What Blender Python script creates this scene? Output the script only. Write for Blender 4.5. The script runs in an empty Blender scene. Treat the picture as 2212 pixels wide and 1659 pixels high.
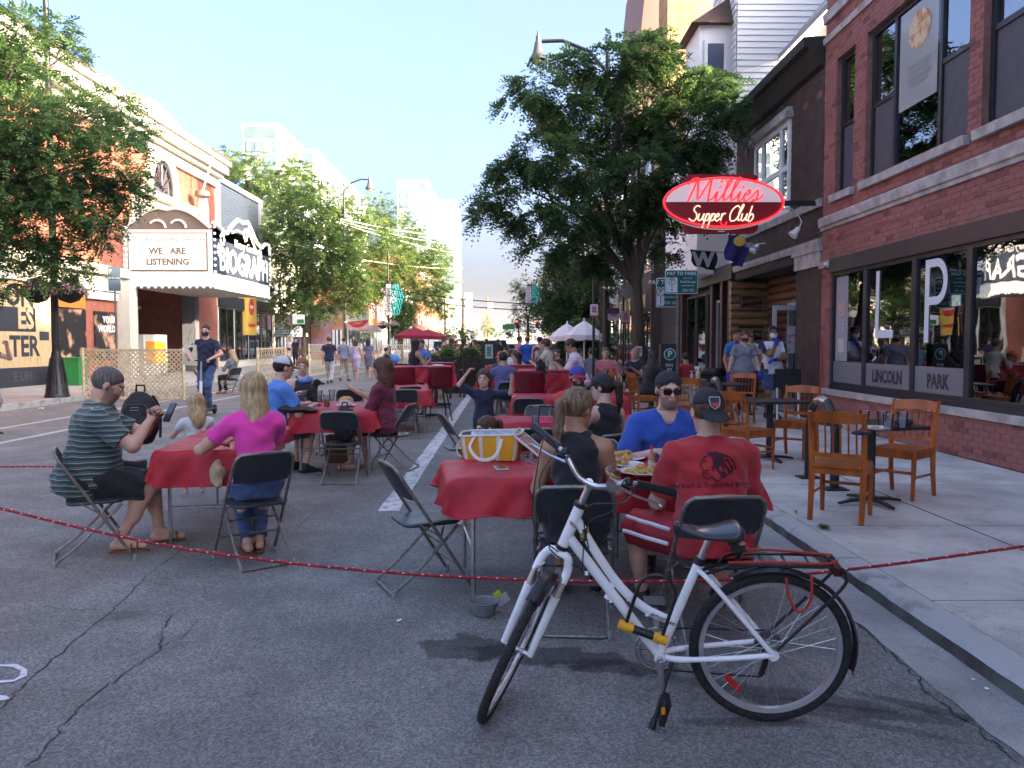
import bpy,bmesh,math,random
import numpy as np
from mathutils import Matrix,Vector
R=math.radians
random.seed(7)
sc=bpy.context.scene
COL=sc.collection
# ---------------- camera ----------------
CAMZ=1.55
cd=bpy.data.cameras.new('camera');cam=bpy.data.objects.new('camera',cd);COL.objects.link(cam)
cam.location=(0,0,CAMZ);cam.rotation_euler=(R(90-2.98),0,R(-0.37))
cd.sensor_width=36;cd.lens=28.0;cd.clip_start=0.05;cd.clip_end=6000
sc.camera=cam
# ---------------- world, sun, exposure ----------------
SUN_EL=17.5
SUN_DIR=Vector((math.cos(R(-24)),math.sin(R(-24)),0))
sun_vec=Vector((SUN_DIR.x*math.cos(R(SUN_EL)),SUN_DIR.y*math.cos(R(SUN_EL)),math.sin(R(SUN_EL))))
w=bpy.data.worlds.new('World');sc.world=w;w.use_nodes=True
wn=w.node_tree;wn.nodes.clear()
wo=wn.nodes.new('ShaderNodeOutputWorld');bg=wn.nodes.new('ShaderNodeBackground');sky=wn.nodes.new('ShaderNodeTexSky')
sky.sky_type='NISHITA';sky.sun_disc=False ;sky.sun_elevation=R(SUN_EL)
sky.sun_rotation=math.atan2(SUN_DIR.x,SUN_DIR.y)
sky.air_density=0.55;sky.dust_density=10.0;sky.ozone_density=4.8;sky.altitude=0
bg.inputs['Strength'].default_value=0.15
wn.links.new(sky.outputs[0],bg.inputs[0]);wn.links.new(bg.outputs[0],wo.inputs[0])
sl=bpy.data.lights.new('sun','SUN');sl.energy=2.9;sl.angle=R(0.5);sl.color=(1.0,0.86,0.68)
so=bpy.data.objects.new('sun',sl);COL.objects.link(so)
so.rotation_euler=sun_vec.to_track_quat('Z','Y').to_euler();so.location=(30,-20,30)
sc.view_settings.view_transform='Standard';sc.view_settings.look='None'
sc.view_settings.exposure=3.1;sc.view_settings.use_white_balance=True ;sc.view_settings.white_balance_temperature=7700;sc.view_settings.gamma=1.0;sc.view_settings.use_curve_mapping=False
try:
 sc.cycles.max_bounces=6;sc.cycles.transparent_max_bounces=10
except Exception:pass
# ---------------- pixel helpers (photo seen 2212 x 1659): give real places ----------------
FPX=28.0/36.0*2212
CM=cam.rotation_euler.to_matrix()
def ray(px,py):
 return CM@Vector(((px-1106)/FPX,-(py-829.5)/FPX,-1))
def G(px,py,z=0.0):
 d=ray(px,py);t=(z-CAMZ)/d.z
 return Vector((d.x*t,d.y*t,z))
def V(px,py,Y):
 d=ray(px,py);t=Y/d.y
 return Vector((d.x*t,Y,CAMZ+d.z*t))
def W(px,py,X):
 d=ray(px,py);t=X/d.x
 return Vector((X,d.y*t,CAMZ+d.z*t))
 # ---------------- object helpers ----------------
def tag(o,label=None,cat=None,group=None,kind=None):
 if label:o['label']=label
 if cat:o['category']=cat
 if group:o['group']=group
 if kind:o['kind']=kind
 return o
def thing(name,label,cat,loc=(0,0,0),rz=0.0,group=None,rot=None):
 o=bpy.data.objects.new(name,None);COL.objects.link(o)
 o.empty_display_size=0.1
 o.location=loc;o.rotation_euler=rot if rot else (0,0,rz)
 return tag(o,label,cat,group)
def link_mesh(name,me,mats,parent=None,smooth=False):
 o=bpy.data.objects.new(name,me);COL.objects.link(o)
 if not isinstance(mats,(list,tuple)):mats=[mats]
 if len(me.materials)==0:
  for m in mats:me.materials.append(m)
 if smooth:me.shade_smooth() if hasattr(me,'shade_smooth') else None
 if parent:o.parent=parent
 return o
def dup(root,loc,rz,label=None,group=None,scale=None):
 def rec(o,par):
  c=o.copy();COL.objects.link(c)
  if par is not None:c.parent=par
  for ch in o.children:rec(ch,c)
  return c
 c=rec(root,None);c.location=loc;c.rotation_euler=(0,0,rz)
 if scale:c.scale=(scale,)*3
 if label:c['label']=label
 if group:c['group']=group
 return c
BOXF=[(0,1,3,2),(4,6,7,5),(0,4,5,1),(2,3,7,6),(0,2,6,4),(1,5,7,3)]
def frames(pts,closed=False):
 P=[Vector(p) for p in pts];n=len(P);out=[];up=None
 for i in range(n):
  if closed:t=P[(i+1)%n]-P[i-1]
  else:t=P[min(i+1,n-1)]-P[max(i-1,0)]
  if t.length<1e-9:t=Vector((0,0,1))
  t.normalize()
  if up is None:
   up=Vector((0,0,1)) if abs(t.z)<.9 else Vector((1,0,0))
  a=up-t*up.dot(t)
  if a.length<1e-6:a=t.orthogonal()
  a.normalize();up=a;out.append((a,t.cross(a)))
 return P,out
class MB:
 def __init__(s,M=None):s.v=[];s.f=[];s.m=[];s.M=M;s.cur=0
 def pt(s,p):
  p=Vector(p);s.v.append(tuple(s.M@p) if s.M else tuple(p));return len(s.v)-1
 def face(s,ids):s.f.append(tuple(ids));s.m.append(s.cur)
 def box(s,lo,hi,m=None,rot=None):
  c=(Vector(lo)+Vector(hi))/2 if rot else None
  b=len(s.v)
  for i in range(8):
   p=Vector(((lo,hi)[i&1][0],(lo,hi)[i>>1&1][1],(lo,hi)[i>>2&1][2]))
   if rot:p=c+rot@(p-c)
   s.pt(p)
  for f in ((0,2,3,1),(4,5,7,6),(0,1,5,4),(2,6,7,3),(0,4,6,2),(1,3,7,5)):
   s.face([b+k for k in f])
  return s
 def cbox(s,c,sz,rot=None):
  return s.box([c[i]-sz[i]/2 for i in range(3)],[c[i]+sz[i]/2 for i in range(3)],rot=rot)
 def quad(s,a,b,c,d):s.face([s.pt(p) for p in (a,b,c,d)]);return s
 def poly(s,pts):s.face([s.pt(p) for p in pts]);return s
 def tube(s,pts,r,n=8,closed=False,cap=True,sx=1.0):
  P,F=frames(pts,closed);b=len(s.v);k=len(P)
  rr=r if isinstance(r,(list,tuple)) else [r]*k
  for i in range(k):
   a,c=F[i]
   for j in range(n):
    t=2*math.pi*j/n
    s.pt(P[i]+(a*math.cos(t)*sx+c*math.sin(t))*rr[i])
  for i in range(k if closed else k-1):
   i2=(i+1)%k
   for j in range(n):
    j2=(j+1)%n
    s.face([b+i*n+j,b+i*n+j2,b+i2*n+j2,b+i2*n+j])
  if cap and not closed:
   s.face([b+j for j in range(n)][::-1]);s.face([b+(k-1)*n+j for j in range(n)])
  return s
 def lathe(s,prof,c=(0,0,0),n=16,rot=None,cap=True):
  b=len(s.v);c=Vector(c)
  for (r,z) in prof:
   for j in range(n):
    t=2*math.pi*j/n;p=Vector((r*math.cos(t),r*math.sin(t),z))
    s.pt(c+(rot@p if rot else p))
  for i in range(len(prof)-1):
   for j in range(n):
    j2=(j+1)%n
    s.face([b+i*n+j,b+i*n+j2,b+(i+1)*n+j2,b+(i+1)*n+j])
  if cap:
   s.face([b+j for j in range(n)][::-1]);s.face([b+(len(prof)-1)*n+j for j in range(n)])
  return s
 def ball(s,c,r,n=10,m=6,rot=None):
  r=r if isinstance(r,(tuple,list)) else (r,r,r);b=len(s.v);c=Vector(c)
  for i in range(m+1):
   ph=math.pi*i/m
   for j in range(n):
    t=2*math.pi*j/n
    p=Vector((r[0]*math.sin(ph)*math.cos(t),r[1]*math.sin(ph)*math.sin(t),-r[2]*math.cos(ph)))
    s.pt(c+(rot@p if rot else p))
  for i in range(m):
   for j in range(n):
    j2=(j+1)%n
    s.face([b+i*n+j,b+i*n+j2,b+(i+1)*n+j2,b+(i+1)*n+j])
  return s
 def prism(s,poly,o,ux,uy,h):
  o,ux,uy=Vector(o),Vector(ux),Vector(uy);nz=ux.cross(uy).normalized()*h
  a=[s.pt(o+ux*p[0]+uy*p[1]) for p in poly];c=[s.pt(o+ux*p[0]+uy*p[1]+nz) for p in poly]
  s.face(a[::-1]);s.face(c);n=len(poly)
  for i in range(n):s.face([a[i],a[(i+1)%n],c[(i+1)%n],c[i]])
  return s
 def mesh(s,name,mats,smooth=False):
  me=bpy.data.meshes.new(name);me.from_pydata(s.v,[],s.f)
  if not isinstance(mats,(list,tuple)):mats=[mats]
  for m in mats:me.materials.append(m)
  if any(s.m):me.polygons.foreach_set('material_index',s.m)
  if smooth:
   me.polygons.foreach_set('use_smooth',[True]*len(me.polygons))
  me.update();return me
 def build(s,name,mats,parent=None,smooth=False,**kw):
  o=link_mesh(name,s.mesh(name,mats,smooth),mats,parent)
  if smooth=='auto' or smooth:
   try:
    o.data.set_sharp_from_angle(angle=R(40))
   except Exception:pass
  return tag(o,**kw)
def np_mesh(name,verts,faces,mats,parent=None,smooth=False,mi=None,**kw):
 verts=np.asarray(verts,dtype=np.float32);faces=np.asarray(faces,dtype=np.int32)
 me=bpy.data.meshes.new(name);n=len(faces);k=faces.shape[1] if n else 4
 me.vertices.add(len(verts));me.vertices.foreach_set('co',verts.ravel())
 me.loops.add(n*k);me.loops.foreach_set('vertex_index',faces.ravel())
 me.polygons.add(n);me.polygons.foreach_set('loop_start',np.arange(0,n*k,k,dtype=np.int32))
 try:me.polygons.foreach_set('loop_total',np.full(n,k,dtype=np.int32))
 except Exception:pass
 if not isinstance(mats,(list,tuple)):mats=[mats]
 for m in mats:me.materials.append(m)
 if mi is not None:me.polygons.foreach_set('material_index',np.asarray(mi,dtype=np.int32))
 me.polygons.foreach_set('use_smooth',np.full(n,bool(smooth)))
 me.update(calc_edges=True)
 o=bpy.data.objects.new(name,me);COL.objects.link(o)
 if parent:o.parent=parent
 return tag(o,**kw)
def xf(loc=(0,0,0),rz=0.0,ry=0.0,rx=0.0,s=1.0):
 return Matrix.Translation(loc)@Matrix.Rotation(rz,4,'Z')@Matrix.Rotation(ry,4,'Y')@Matrix.Rotation(rx,4,'X')@Matrix.Scale(s,4)
def text(s,size,o,ux,uy,mat,parent,name='lettering',ext=0.002,align='CENTER',bold=0.0,shear=0.0,sx=1.0,label=None):
 """lettering as mesh: origin o, reading direction ux, up direction uy"""
 cu=bpy.data.curves.new('t','FONT');cu.body=s;cu.size=size;cu.align_x=align;cu.align_y='CENTER'
 cu.extrude=ext;cu.offset=bold;cu.shear=shear;cu.resolution_u=2
 to=bpy.data.objects.new('t',cu);COL.objects.link(to)
 bpy.context.view_layer.update()
 me=bpy.data.meshes.new_from_object(to.evaluated_get(bpy.context.evaluated_depsgraph_get()))
 bpy.data.objects.remove(to);bpy.data.curves.remove(cu)
 ux=Vector(ux).normalized();uy=Vector(uy).normalized();uz=ux.cross(uy)
 M=Matrix((ux*sx,uy,uz)).transposed().to_4x4();M.translation=Vector(o)
 me.transform(M);me.name=name;me.materials.clear();me.materials.append(mat)
 ob=bpy.data.objects.new(name,me);COL.objects.link(ob)
 if parent:ob.parent=parent
 if label:ob['label']=label
 return ob
def print_lines(o,ux,uy,w_,h_,n,mat_,parent):
# small print that the photograph does not resolve: uneven dark lines, no characters
 o,ux,uy=Vector(o),Vector(ux).normalized(),Vector(uy).normalized();b=MB();rg=random.Random(int(w_*1000)+n)
 for k in range(n):
  z=h_*(.5-(k+.5)/n);l_=w_*rg.uniform(.6,1)/2;t=h_/n*.3
  b.quad(o-ux*l_+uy*(z-t),o+ux*l_+uy*(z-t),o+ux*l_+uy*(z+t),o-ux*l_+uy*(z+t))
 return b.build('small_print',mat_,parent,kind='stuff')
 # ---------------- materials ----------------
def mat(name,col,rough=.6,metal=0.0,var=0.0,vs=6.0,bump=0.0,bs=60.0,spec=.5,emis=None,es=0.0,coat=0.0,trans=0.0,col2=None,stretch=None,ior=1.45,sheen=0.0,detail=3.0,thr=(.35,.65),alpha=1.0,objvar=0.0,trl=0.0):
 m=bpy.data.materials.new(name);m.use_nodes=True ;nt=m.node_tree;b=nt.nodes['Principled BSDF']
 c=tuple(col)+(1,) if len(col)==3 else col
 b.inputs['Base Color'].default_value=c;b.inputs['Roughness'].default_value=rough;b.inputs['Metallic'].default_value=metal
 b.inputs['Specular IOR Level'].default_value=spec;b.inputs['IOR'].default_value=ior
 b.inputs['Coat Weight'].default_value=coat;b.inputs['Transmission Weight'].default_value=trans;b.inputs['Alpha'].default_value=alpha
 if sheen:b.inputs['Sheen Weight'].default_value=sheen
 if emis:b.inputs['Emission Color'].default_value=tuple(emis)+(1,);b.inputs['Emission Strength'].default_value=es
 N,L=nt.nodes.new,nt.links.new
 if var or bump or col2:
  tc=N('ShaderNodeTexCoord');vec=tc.outputs['Object']
  if stretch:
   mp=N('ShaderNodeMapping');mp.inputs['Scale'].default_value=stretch;L(vec,mp.inputs[0]);vec=mp.outputs[0]
  if var or col2:
   nz=N('ShaderNodeTexNoise');nz.inputs['Scale'].default_value=vs;nz.inputs['Detail'].default_value=detail;L(vec,nz.inputs['Vector'])
   rp=N('ShaderNodeValToRGB');rp.color_ramp.elements[0].position=thr[0];rp.color_ramp.elements[1].position=thr[1]
   if col2:a,d=c,tuple(col2)+(1,)
   else:a=tuple(x*(1-var) for x in c[:3])+(1,);d=tuple(min(1,x*(1+var)) for x in c[:3])+(1,)
   rp.color_ramp.elements[0].color=a;rp.color_ramp.elements[1].color=d
   L(nz.outputs[0],rp.inputs[0]);L(rp.outputs[0],b.inputs['Base Color'])
   if objvar:
    oi=N('ShaderNodeObjectInfo');hs=N('ShaderNodeHueSaturation');mr=N('ShaderNodeMapRange')
    mr.inputs[3].default_value=1-objvar;mr.inputs[4].default_value=1+objvar
    L(oi.outputs['Random'],mr.inputs[0]);L(mr.outputs[0],hs.inputs['Value']);L(rp.outputs[0],hs.inputs['Color']);L(hs.outputs[0],b.inputs['Base Color'])
  if bump:
   n2=N('ShaderNodeTexNoise');n2.inputs['Scale'].default_value=bs;n2.inputs['Detail'].default_value=4;L(vec,n2.inputs['Vector'])
   bp=N('ShaderNodeBump');bp.inputs['Strength'].default_value=bump;bp.inputs['Distance'].default_value=.01
   L(n2.outputs[0],bp.inputs['Height']);L(bp.outputs[0],b.inputs['Normal'])
 if trl:
  tr=N('ShaderNodeBsdfTranslucent');mx=N('ShaderNodeMixShader');mx.inputs[0].default_value=trl
  src=b.inputs['Base Color'].links[0].from_socket if b.inputs['Base Color'].links else None
  if src:L(src,tr.inputs[0])
  else:tr.inputs[0].default_value=c
  L(b.outputs[0],mx.inputs[1]);L(tr.outputs[0],mx.inputs[2]);L(mx.outputs[0],nt.nodes['Material Output'].inputs[0])
 return m
def glass_mat(name,tint=(.55,.6,.62),refl=1.6,base=.12):
 m=bpy.data.materials.new(name);m.use_nodes=True ;nt=m.node_tree;nt.nodes.clear();N,L=nt.nodes.new,nt.links.new
 out=N('ShaderNodeOutputMaterial');t=N('ShaderNodeBsdfTransparent');t.inputs[0].default_value=tuple(tint)+(1,)
 g=N('ShaderNodeBsdfGlossy');g.inputs['Roughness'].default_value=.01;g.inputs['Color'].default_value=(.92,.95,1,1)
 fr=N('ShaderNodeFresnel');fr.inputs[0].default_value=refl;ad=N('ShaderNodeMath');ad.operation='ADD';ad.use_clamp=True ;ad.inputs[1].default_value=base
 mx=N('ShaderNodeMixShader');L(fr.outputs[0],ad.inputs[0]);L(ad.outputs[0],mx.inputs[0]);L(t.outputs[0],mx.inputs[1]);L(g.outputs[0],mx.inputs[2]);L(mx.outputs[0],out.inputs[0])
 # a breath of waviness so that reflections are not perfect
 tc=N('ShaderNodeTexCoord');nz=N('ShaderNodeTexNoise');nz.inputs['Scale'].default_value=1.3;bp=N('ShaderNodeBump');bp.inputs['Strength'].default_value=.05;bp.inputs['Distance'].default_value=.05
 L(tc.outputs['Object'],nz.inputs['Vector']);L(nz.outputs[0],bp.inputs['Height']);L(bp.outputs[0],g.inputs['Normal'])
 return m
MT={}
def haze_box(density=.00028):
 m=bpy.data.materials.new('haze');m.use_nodes=True ;nt=m.node_tree;nt.nodes.clear();o_=nt.nodes.new('ShaderNodeOutputMaterial');v=nt.nodes.new('ShaderNodeVolumePrincipled')
 v.inputs['Color'].default_value=(.93,.95,1,1);v.inputs['Density'].default_value=density;v.inputs['Anisotropy'].default_value=.2;nt.links.new(v.outputs[0],o_.inputs['Volume'])
 b=MB();b.box((-950,-60,-1.2),(950,2650,64));o=b.build('haze',m,kind='stuff');return o
def mk(name,*a,**k):
 if name not in MT:MT[name]=mat(name,*a,**k)
 return MT[name]
M_glass=glass_mat('window_glass',base=.20)
M_clear=glass_mat('clear_plastic',tint=(.86,.88,.9),refl=1.35,base=.03)
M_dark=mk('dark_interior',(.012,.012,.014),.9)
M_frame=mk('dark_frame',(.022,.022,.027),.45,var=.2)
M_white=mk('white_paint',(.72,.72,.70),.5,var=.06,vs=3)
M_black=mk('black_metal',(.02,.02,.022),.4,var=.25,vs=20)
M_steel=mk('steel',(.55,.55,.56),.3,metal=1.0,var=.12,vs=30)
M_stone=mk('limestone_trim',(.40,.38,.35),.8,var=.22,vs=5,bump=.3,bs=40)
M_red=mk('red_plastic_cloth',(.42,.022,.036),.5,var=.18,vs=4,bump=.9,bs=9,spec=.3)
M_chairtube=mk('taupe_chair_tube',(.20,.185,.16),.42,metal=.5,var=.25,vs=25)
M_chairpanel=mk('charcoal_chair_panel',(.028,.032,.036),.38,var=.2,vs=14)
M_wood=mk('orange_oak',(.36,.092,.016),.36,var=.30,vs=9,stretch=(1,1,.25),bump=.1,bs=40,objvar=.12)
# ================= ground, kerbs, pavement =================
XF=5.72
SW=0.11
def asphalt():
 m=bpy.data.materials.new('asphalt');m.use_nodes=True ;nt=m.node_tree;b=nt.nodes['Principled BSDF'];N,L=nt.nodes.new,nt.links.new
 tc=N('ShaderNodeTexCoord');P=tc.outputs['Object']
 def noise(sc_,det=3,rough=.6):
  n=N('ShaderNodeTexNoise');n.inputs['Scale'].default_value=sc_;n.inputs['Detail'].default_value=det;n.inputs['Roughness'].default_value=rough;L(P,n.inputs['Vector']);return n.outputs[0]
 def ramp(src,p0,p1,c0,c1):
  r=N('ShaderNodeValToRGB');r.color_ramp.elements[0].position=p0;r.color_ramp.elements[1].position=p1
  r.color_ramp.elements[0].color=c0+(1,);r.color_ramp.elements[1].color=c1+(1,);L(src,r.inputs[0]);return r.outputs[0]
 def mixc(f,a,c,mode='MIX'):
  x=N('ShaderNodeMix');x.data_type='RGBA';x.blend_type=mode
  if isinstance(f,float):x.inputs[0].default_value=f
  else:L(f,x.inputs[0])
  for i,q in ((6,a),(7,c)):
   if isinstance(q,tuple):x.inputs[i].default_value=q+(1,)
   else:L(q,x.inputs[i])
  return x.outputs[2]
 base=ramp(noise(.55,4),.35,.68,(.172,.172,.164),(.232,.231,.222))
 v=N('ShaderNodeTexVoronoi');v.inputs['Scale'].default_value=105;L(P,v.inputs['Vector'])
 grain=ramp(v.outputs['Color'],.25,.95,(.52,.52,.53),(1.62,1.6,1.58))
 c=mixc(.8,base,grain,'MULTIPLY')
 grain2=ramp(noise(190,2),.3,.75,(.55,.55,.55),(1.6,1.6,1.6));c=mixc(.55,c,grain2,'MULTIPLY')
 patch=ramp(noise(1.7,5,.7),.42,.66,(.78,.77,.76),(1.08,1.08,1.08));c=mixc(1.0,c,patch,'MULTIPLY');blot=ramp(noise(4.2,8,.8),.30,.42,(.66,.65,.64),(1,1,1));c=mixc(1.0,c,blot,'MULTIPLY');pale=ramp(noise(2.9,6,.75),.60,.74,(1,1,1),(1.22,1.21,1.2));c=mixc(1.0,c,pale,'MULTIPLY')
 # wet and oily stains with shapes of their own
 def stain(cx,cy,rx,ry,rot,amt,sharp=.18,nsc=7.0,nam=1.7):
  nonlocal c
  mp=N('ShaderNodeMapping');mp.vector_type='TEXTURE';mp.inputs['Location'].default_value=(cx,cy,0);mp.inputs['Rotation'].default_value=(0,0,rot);mp.inputs['Scale'].default_value=(rx,ry,1);L(P,mp.inputs[0])
  ln=N('ShaderNodeVectorMath');ln.operation='LENGTH';L(mp.outputs[0],ln.inputs[0])
  n=noise(nsc,4);ad=N('ShaderNodeMath');ad.operation='MULTIPLY_ADD';L(n,ad.inputs[0]);ad.inputs[1].default_value=nam;L(ln.outputs['Value'],ad.inputs[2])
  hf=N('ShaderNodeMath');hf.operation='MULTIPLY';hf.inputs[1].default_value=.5;L(ad.outputs[0],hf.inputs[0]);f=ramp(hf.outputs[0],.5+nam*.21-sharp/2,.5+nam*.21+sharp/2,(amt,)*3,(1,1,1));c=mixc(1.0,c,f,'MULTIPLY')
 g=G
 for (px,py,rx,ry,rot,amt,sh) in ((1010,1400,.30,.19,0,.38,.08),(1190,1418,.50,.14,-.2,.38,.08),(1330,1440,.38,.09,-.15,.42,.1),(1700,1500,.7,.07,-.35,.5,.2),(1800,1530,.5,.06,-.3,.45,.2),(1620,1560,.3,.05,0,.6,.2),(1860,1560,.45,.035,-.45,.55,.25),(300,1180,.9,.35,.1,.72,.5),(520,1210,.6,.3,0,.75,.5),(2000,1530,.35,.04,-.6,.5,.2),(260,1330,.1,.1,0,.7,.3)):
  q=g(px,py);stain(q.x,q.y,rx,ry,rot,amt,sh)
 L(c,b.inputs['Base Color']);b.inputs['Roughness'].default_value=.8
 bp=N('ShaderNodeBump');bp.inputs['Strength'].default_value=.5;bp.inputs['Distance'].default_value=.004;L(noise(210,3,.7),bp.inputs['Height']);L(bp.outputs[0],b.inputs['Normal'])
 return m
def concrete(name,col):
 m=mat(name,col,.88,var=.2,vs=1.9,bump=.5,bs=150,objvar=.10,detail=10);nt=m.node_tree;N,L=nt.nodes.new,nt.links.new;b=nt.nodes['Principled BSDF'];src=b.inputs['Base Color'].links[0].from_socket;tc=N('ShaderNodeTexCoord')
 def mul(val_socket,p0,p1,c0,c1):
  nonlocal src
  r=N('ShaderNodeValToRGB');r.color_ramp.elements[0].position=p0;r.color_ramp.elements[1].position=p1;r.color_ramp.elements[0].color=c0+(1,);r.color_ramp.elements[1].color=c1+(1,);L(val_socket,r.inputs[0])
  x=N('ShaderNodeMix');x.data_type='RGBA';x.blend_type='MULTIPLY';x.inputs[0].default_value=1;L(src,x.inputs[6]);L(r.outputs[0],x.inputs[7]);src=x.outputs[2]
 n=N('ShaderNodeTexNoise');n.inputs['Scale'].default_value=140;n.inputs['Detail'].default_value=2;L(tc.outputs['Object'],n.inputs['Vector']);mul(n.outputs[0],.3,.7,(.72,.71,.70),(1.15,1.15,1.15))
 v=N('ShaderNodeTexVoronoi');v.inputs['Scale'].default_value=2.6;L(tc.outputs['Object'],v.inputs['Vector']);mul(v.outputs['Distance'],.035,.06,(.45,.43,.41),(1,1,1))
 n=N('ShaderNodeTexNoise');n.inputs['Scale'].default_value=6;n.inputs['Detail'].default_value=8;n.inputs['Roughness'].default_value=.75;L(tc.outputs['Object'],n.inputs['Vector']);mul(n.outputs[0],.34,.46,(.78,.75,.70),(1,1,1))
 L(src,b.inputs['Base Color']);return m
M_asph=asphalt()
M_asph_far=mk('old_concrete_road',(.15,.15,.16),.85,var=.15,vs=2,bump=.3,bs=80)
M_conc=concrete('pavement_concrete',(.56,.53,.48))
M_gutter=concrete('gutter_concrete',(.33,.325,.315))
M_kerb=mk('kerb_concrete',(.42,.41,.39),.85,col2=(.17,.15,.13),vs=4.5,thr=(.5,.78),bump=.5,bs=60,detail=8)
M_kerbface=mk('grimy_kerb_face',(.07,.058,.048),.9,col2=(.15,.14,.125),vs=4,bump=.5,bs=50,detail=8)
M_line=mk('worn_road_paint',(.60,.60,.60),.7,col2=(.16,.16,.17),vs=9,thr=(.46,.72),bump=.2,bs=90,detail=9)
M_linel=mk('white_road_paint',(.46,.455,.45),.7,col2=(.25,.25,.25),vs=6,thr=(.55,.85),detail=9)
mb=MB();mb.quad((-900,-40,-.006),(900,-40,-.006),(900,2600,-.006),(-900,2600,-.006));mb.build('ground',M_asph_far,kind='structure')
mb=MB();mb.quad((-11.35,-40,0),(1.93,-40,0),(1.93,260,0),(-11.35,260,0));mb.build('road',M_asph,kind='structure')
# gutter with a ragged edge towards the asphalt
random.seed(3)
mb=MB();ys=[-12+.13*i for i in range(700)]
e=0;prev=None
for y in ys:
 e=e*.8+random.uniform(-.022,.022);x0=1.935+e
 cur=(mb.pt((x0,y,.004)),mb.pt((2.2,y,.012)))
 if prev:mb.face((prev[0],prev[1],cur[1],cur[0]))
 prev=cur
mb.build('gutter',M_gutter,kind='structure')
# right kerb: stones with chipped edge, each a piece
kr=tag(bpy.data.objects.new('kerb',None),kind='structure');COL.objects.link(kr)
kstuff=MB()
yy=-10.0;k=0
while yy<150:
 ln=3.05 if yy<40 else 8
 mb=MB()
 n=24 if yy<12 else 8
 prev=None
 for i in range(n+1):
  y=yy+.012+(ln-.02)*i/n;j=random.uniform(-.005,.006) if 0<i<n else 0
  h=SW+random.uniform(-.004,.003)
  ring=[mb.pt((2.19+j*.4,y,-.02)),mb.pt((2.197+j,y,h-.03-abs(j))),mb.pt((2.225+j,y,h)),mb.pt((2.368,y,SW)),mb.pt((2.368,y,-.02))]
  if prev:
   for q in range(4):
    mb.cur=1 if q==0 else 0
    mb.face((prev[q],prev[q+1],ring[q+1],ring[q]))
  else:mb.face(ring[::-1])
  prev=ring
 mb.face(prev)
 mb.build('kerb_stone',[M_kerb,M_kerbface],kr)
 yy+=ln
 # pavement slabs, right: two rows
pv=tag(bpy.data.objects.new('pavement',None),kind='structure');COL.objects.link(pv)
mb=MB();mb.box((2.37,-12,-.03),(XF+3.2,40,SW-.007));mb.box((2.37,40.002,-.03),(XF+.6,260,SW-.007));mb.build('slab_bed',mk('tarry_joint',(.035,.03,.027),.95),pv)
def slab(x0,x1,y0,y1,m=M_conc,par=pv,z=SW):
 b=MB();g=.009;d=random.uniform(-.004,.002);c=.007
 lo=(x0+g,y0+g,z-.05);hi=(x1-g,y1-g,z+d)
 o=[(lo[0],lo[1]),(hi[0],lo[1]),(hi[0],hi[1]),(lo[0],hi[1])];i_=[(lo[0]+c,lo[1]+c),(hi[0]-c,lo[1]+c),(hi[0]-c,hi[1]-c),(lo[0]+c,hi[1]-c)]
 A=[b.pt((p[0],p[1],lo[2])) for p in o];B=[b.pt((p[0],p[1],hi[2]-c)) for p in o];C=[b.pt((p[0],p[1],hi[2])) for p in i_]
 for q in range(4):
  r=(q+1)%4;b.face((A[q],A[r],B[r],B[q]));b.face((B[q],B[r],C[r],C[q]))
 b.face(C);return b.build('slab',m,par)
y=-6.6
while y<60:
 st=1.83
 slab(2.372,3.6,y,y+st)
 slab(3.6,XF+(2.9 if 14<y<30 else -.0),y,y+st*1.0)
 y+=st
slab(2.372,3.6,y,200);slab(3.6,XF,y,200)
# left pavement and kerb
mb=MB();mb.box((-16.2,-10,-.02),(-11.55,260,.13));mb.build('left_pavement',mk('left_concrete',(.33,.31,.28),.85,var=.15,vs=2,bump=.3,bs=80),kind='structure')
mb=MB();mb.box((-11.55,-10,-.02),(-11.37,260,.135));mb.build('left_kerb',M_kerb,kind='structure')
# lane markings
def strip(p,q,wd,m,name,z=.004,seg=30,jit=.008):
 p,q=Vector(p),Vector(q);d=(q-p).normalized();n=Vector((-d.y,d.x,0));b=MB();prev=None
 for i in range(seg+1):
  c=p.lerp(q,i/seg);a=b.pt((c.x+n.x*(wd/2+random.uniform(-jit,jit)),c.y+n.y*(wd/2+random.uniform(-jit,jit)),z));e_=b.pt((c.x-n.x*(wd/2+random.uniform(-jit,jit)),c.y-n.y*(wd/2+random.uniform(-jit,jit)),z))
  if prev:b.face((prev[1],e_,a,prev[0]))
  prev=(a,e_)
 b.build(name,m,kind='structure')
lm=G(838,1105)
strip((lm.x,lm.y,0),(lm.x,70,0),.19,M_line,'parking_lane_line',seg=200)
a=G(0,957);strip((a.x,a.y-6,0),(a.x+.1,60,0),.13,M_linel,'lane_line',seg=60)
a=G(0,926);strip((a.x,a.y-6,0),(a.x+.1,60,0),.13,M_linel,'lane_line',seg=60)
# sprayed marks bottom left
M_spray=mk('white_spray_paint',(.62,.63,.66),.8,col2=(.25,.25,.27),vs=30,thr=(.55,.8))
sp=thing('sprayed_mark','white curved utility mark sprayed on the asphalt at the bottom left corner','road mark')
b=MB()
pts=[G(x,y,.004) for x,y in ((-40,1448),(0,1437),(30,1437),(52,1447),(50,1460),(30,1470),(-20,1474))]
prev=None
for i,p in enumerate(pts):
 t=(pts[min(i+1,len(pts)-1)]-pts[max(i-1,0)]).normalized();n=Vector((-t.y,t.x,0))*(.012 if i%2 else .017)
 cur=(b.pt(p+n),b.pt(p-n))
 if prev:b.face((prev[1],cur[1],cur[0],prev[0]))
 prev=cur
b.build('paint_stroke',M_spray,sp)
b=MB();pts=[G(x,y,.004) for x,y in ((-20,1500),(0,1501),(14,1503),(22,1508),(10,1512),(-20,1514))];b.poly(pts[::-1]);b.build('paint_stroke',M_spray,sp)
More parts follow.
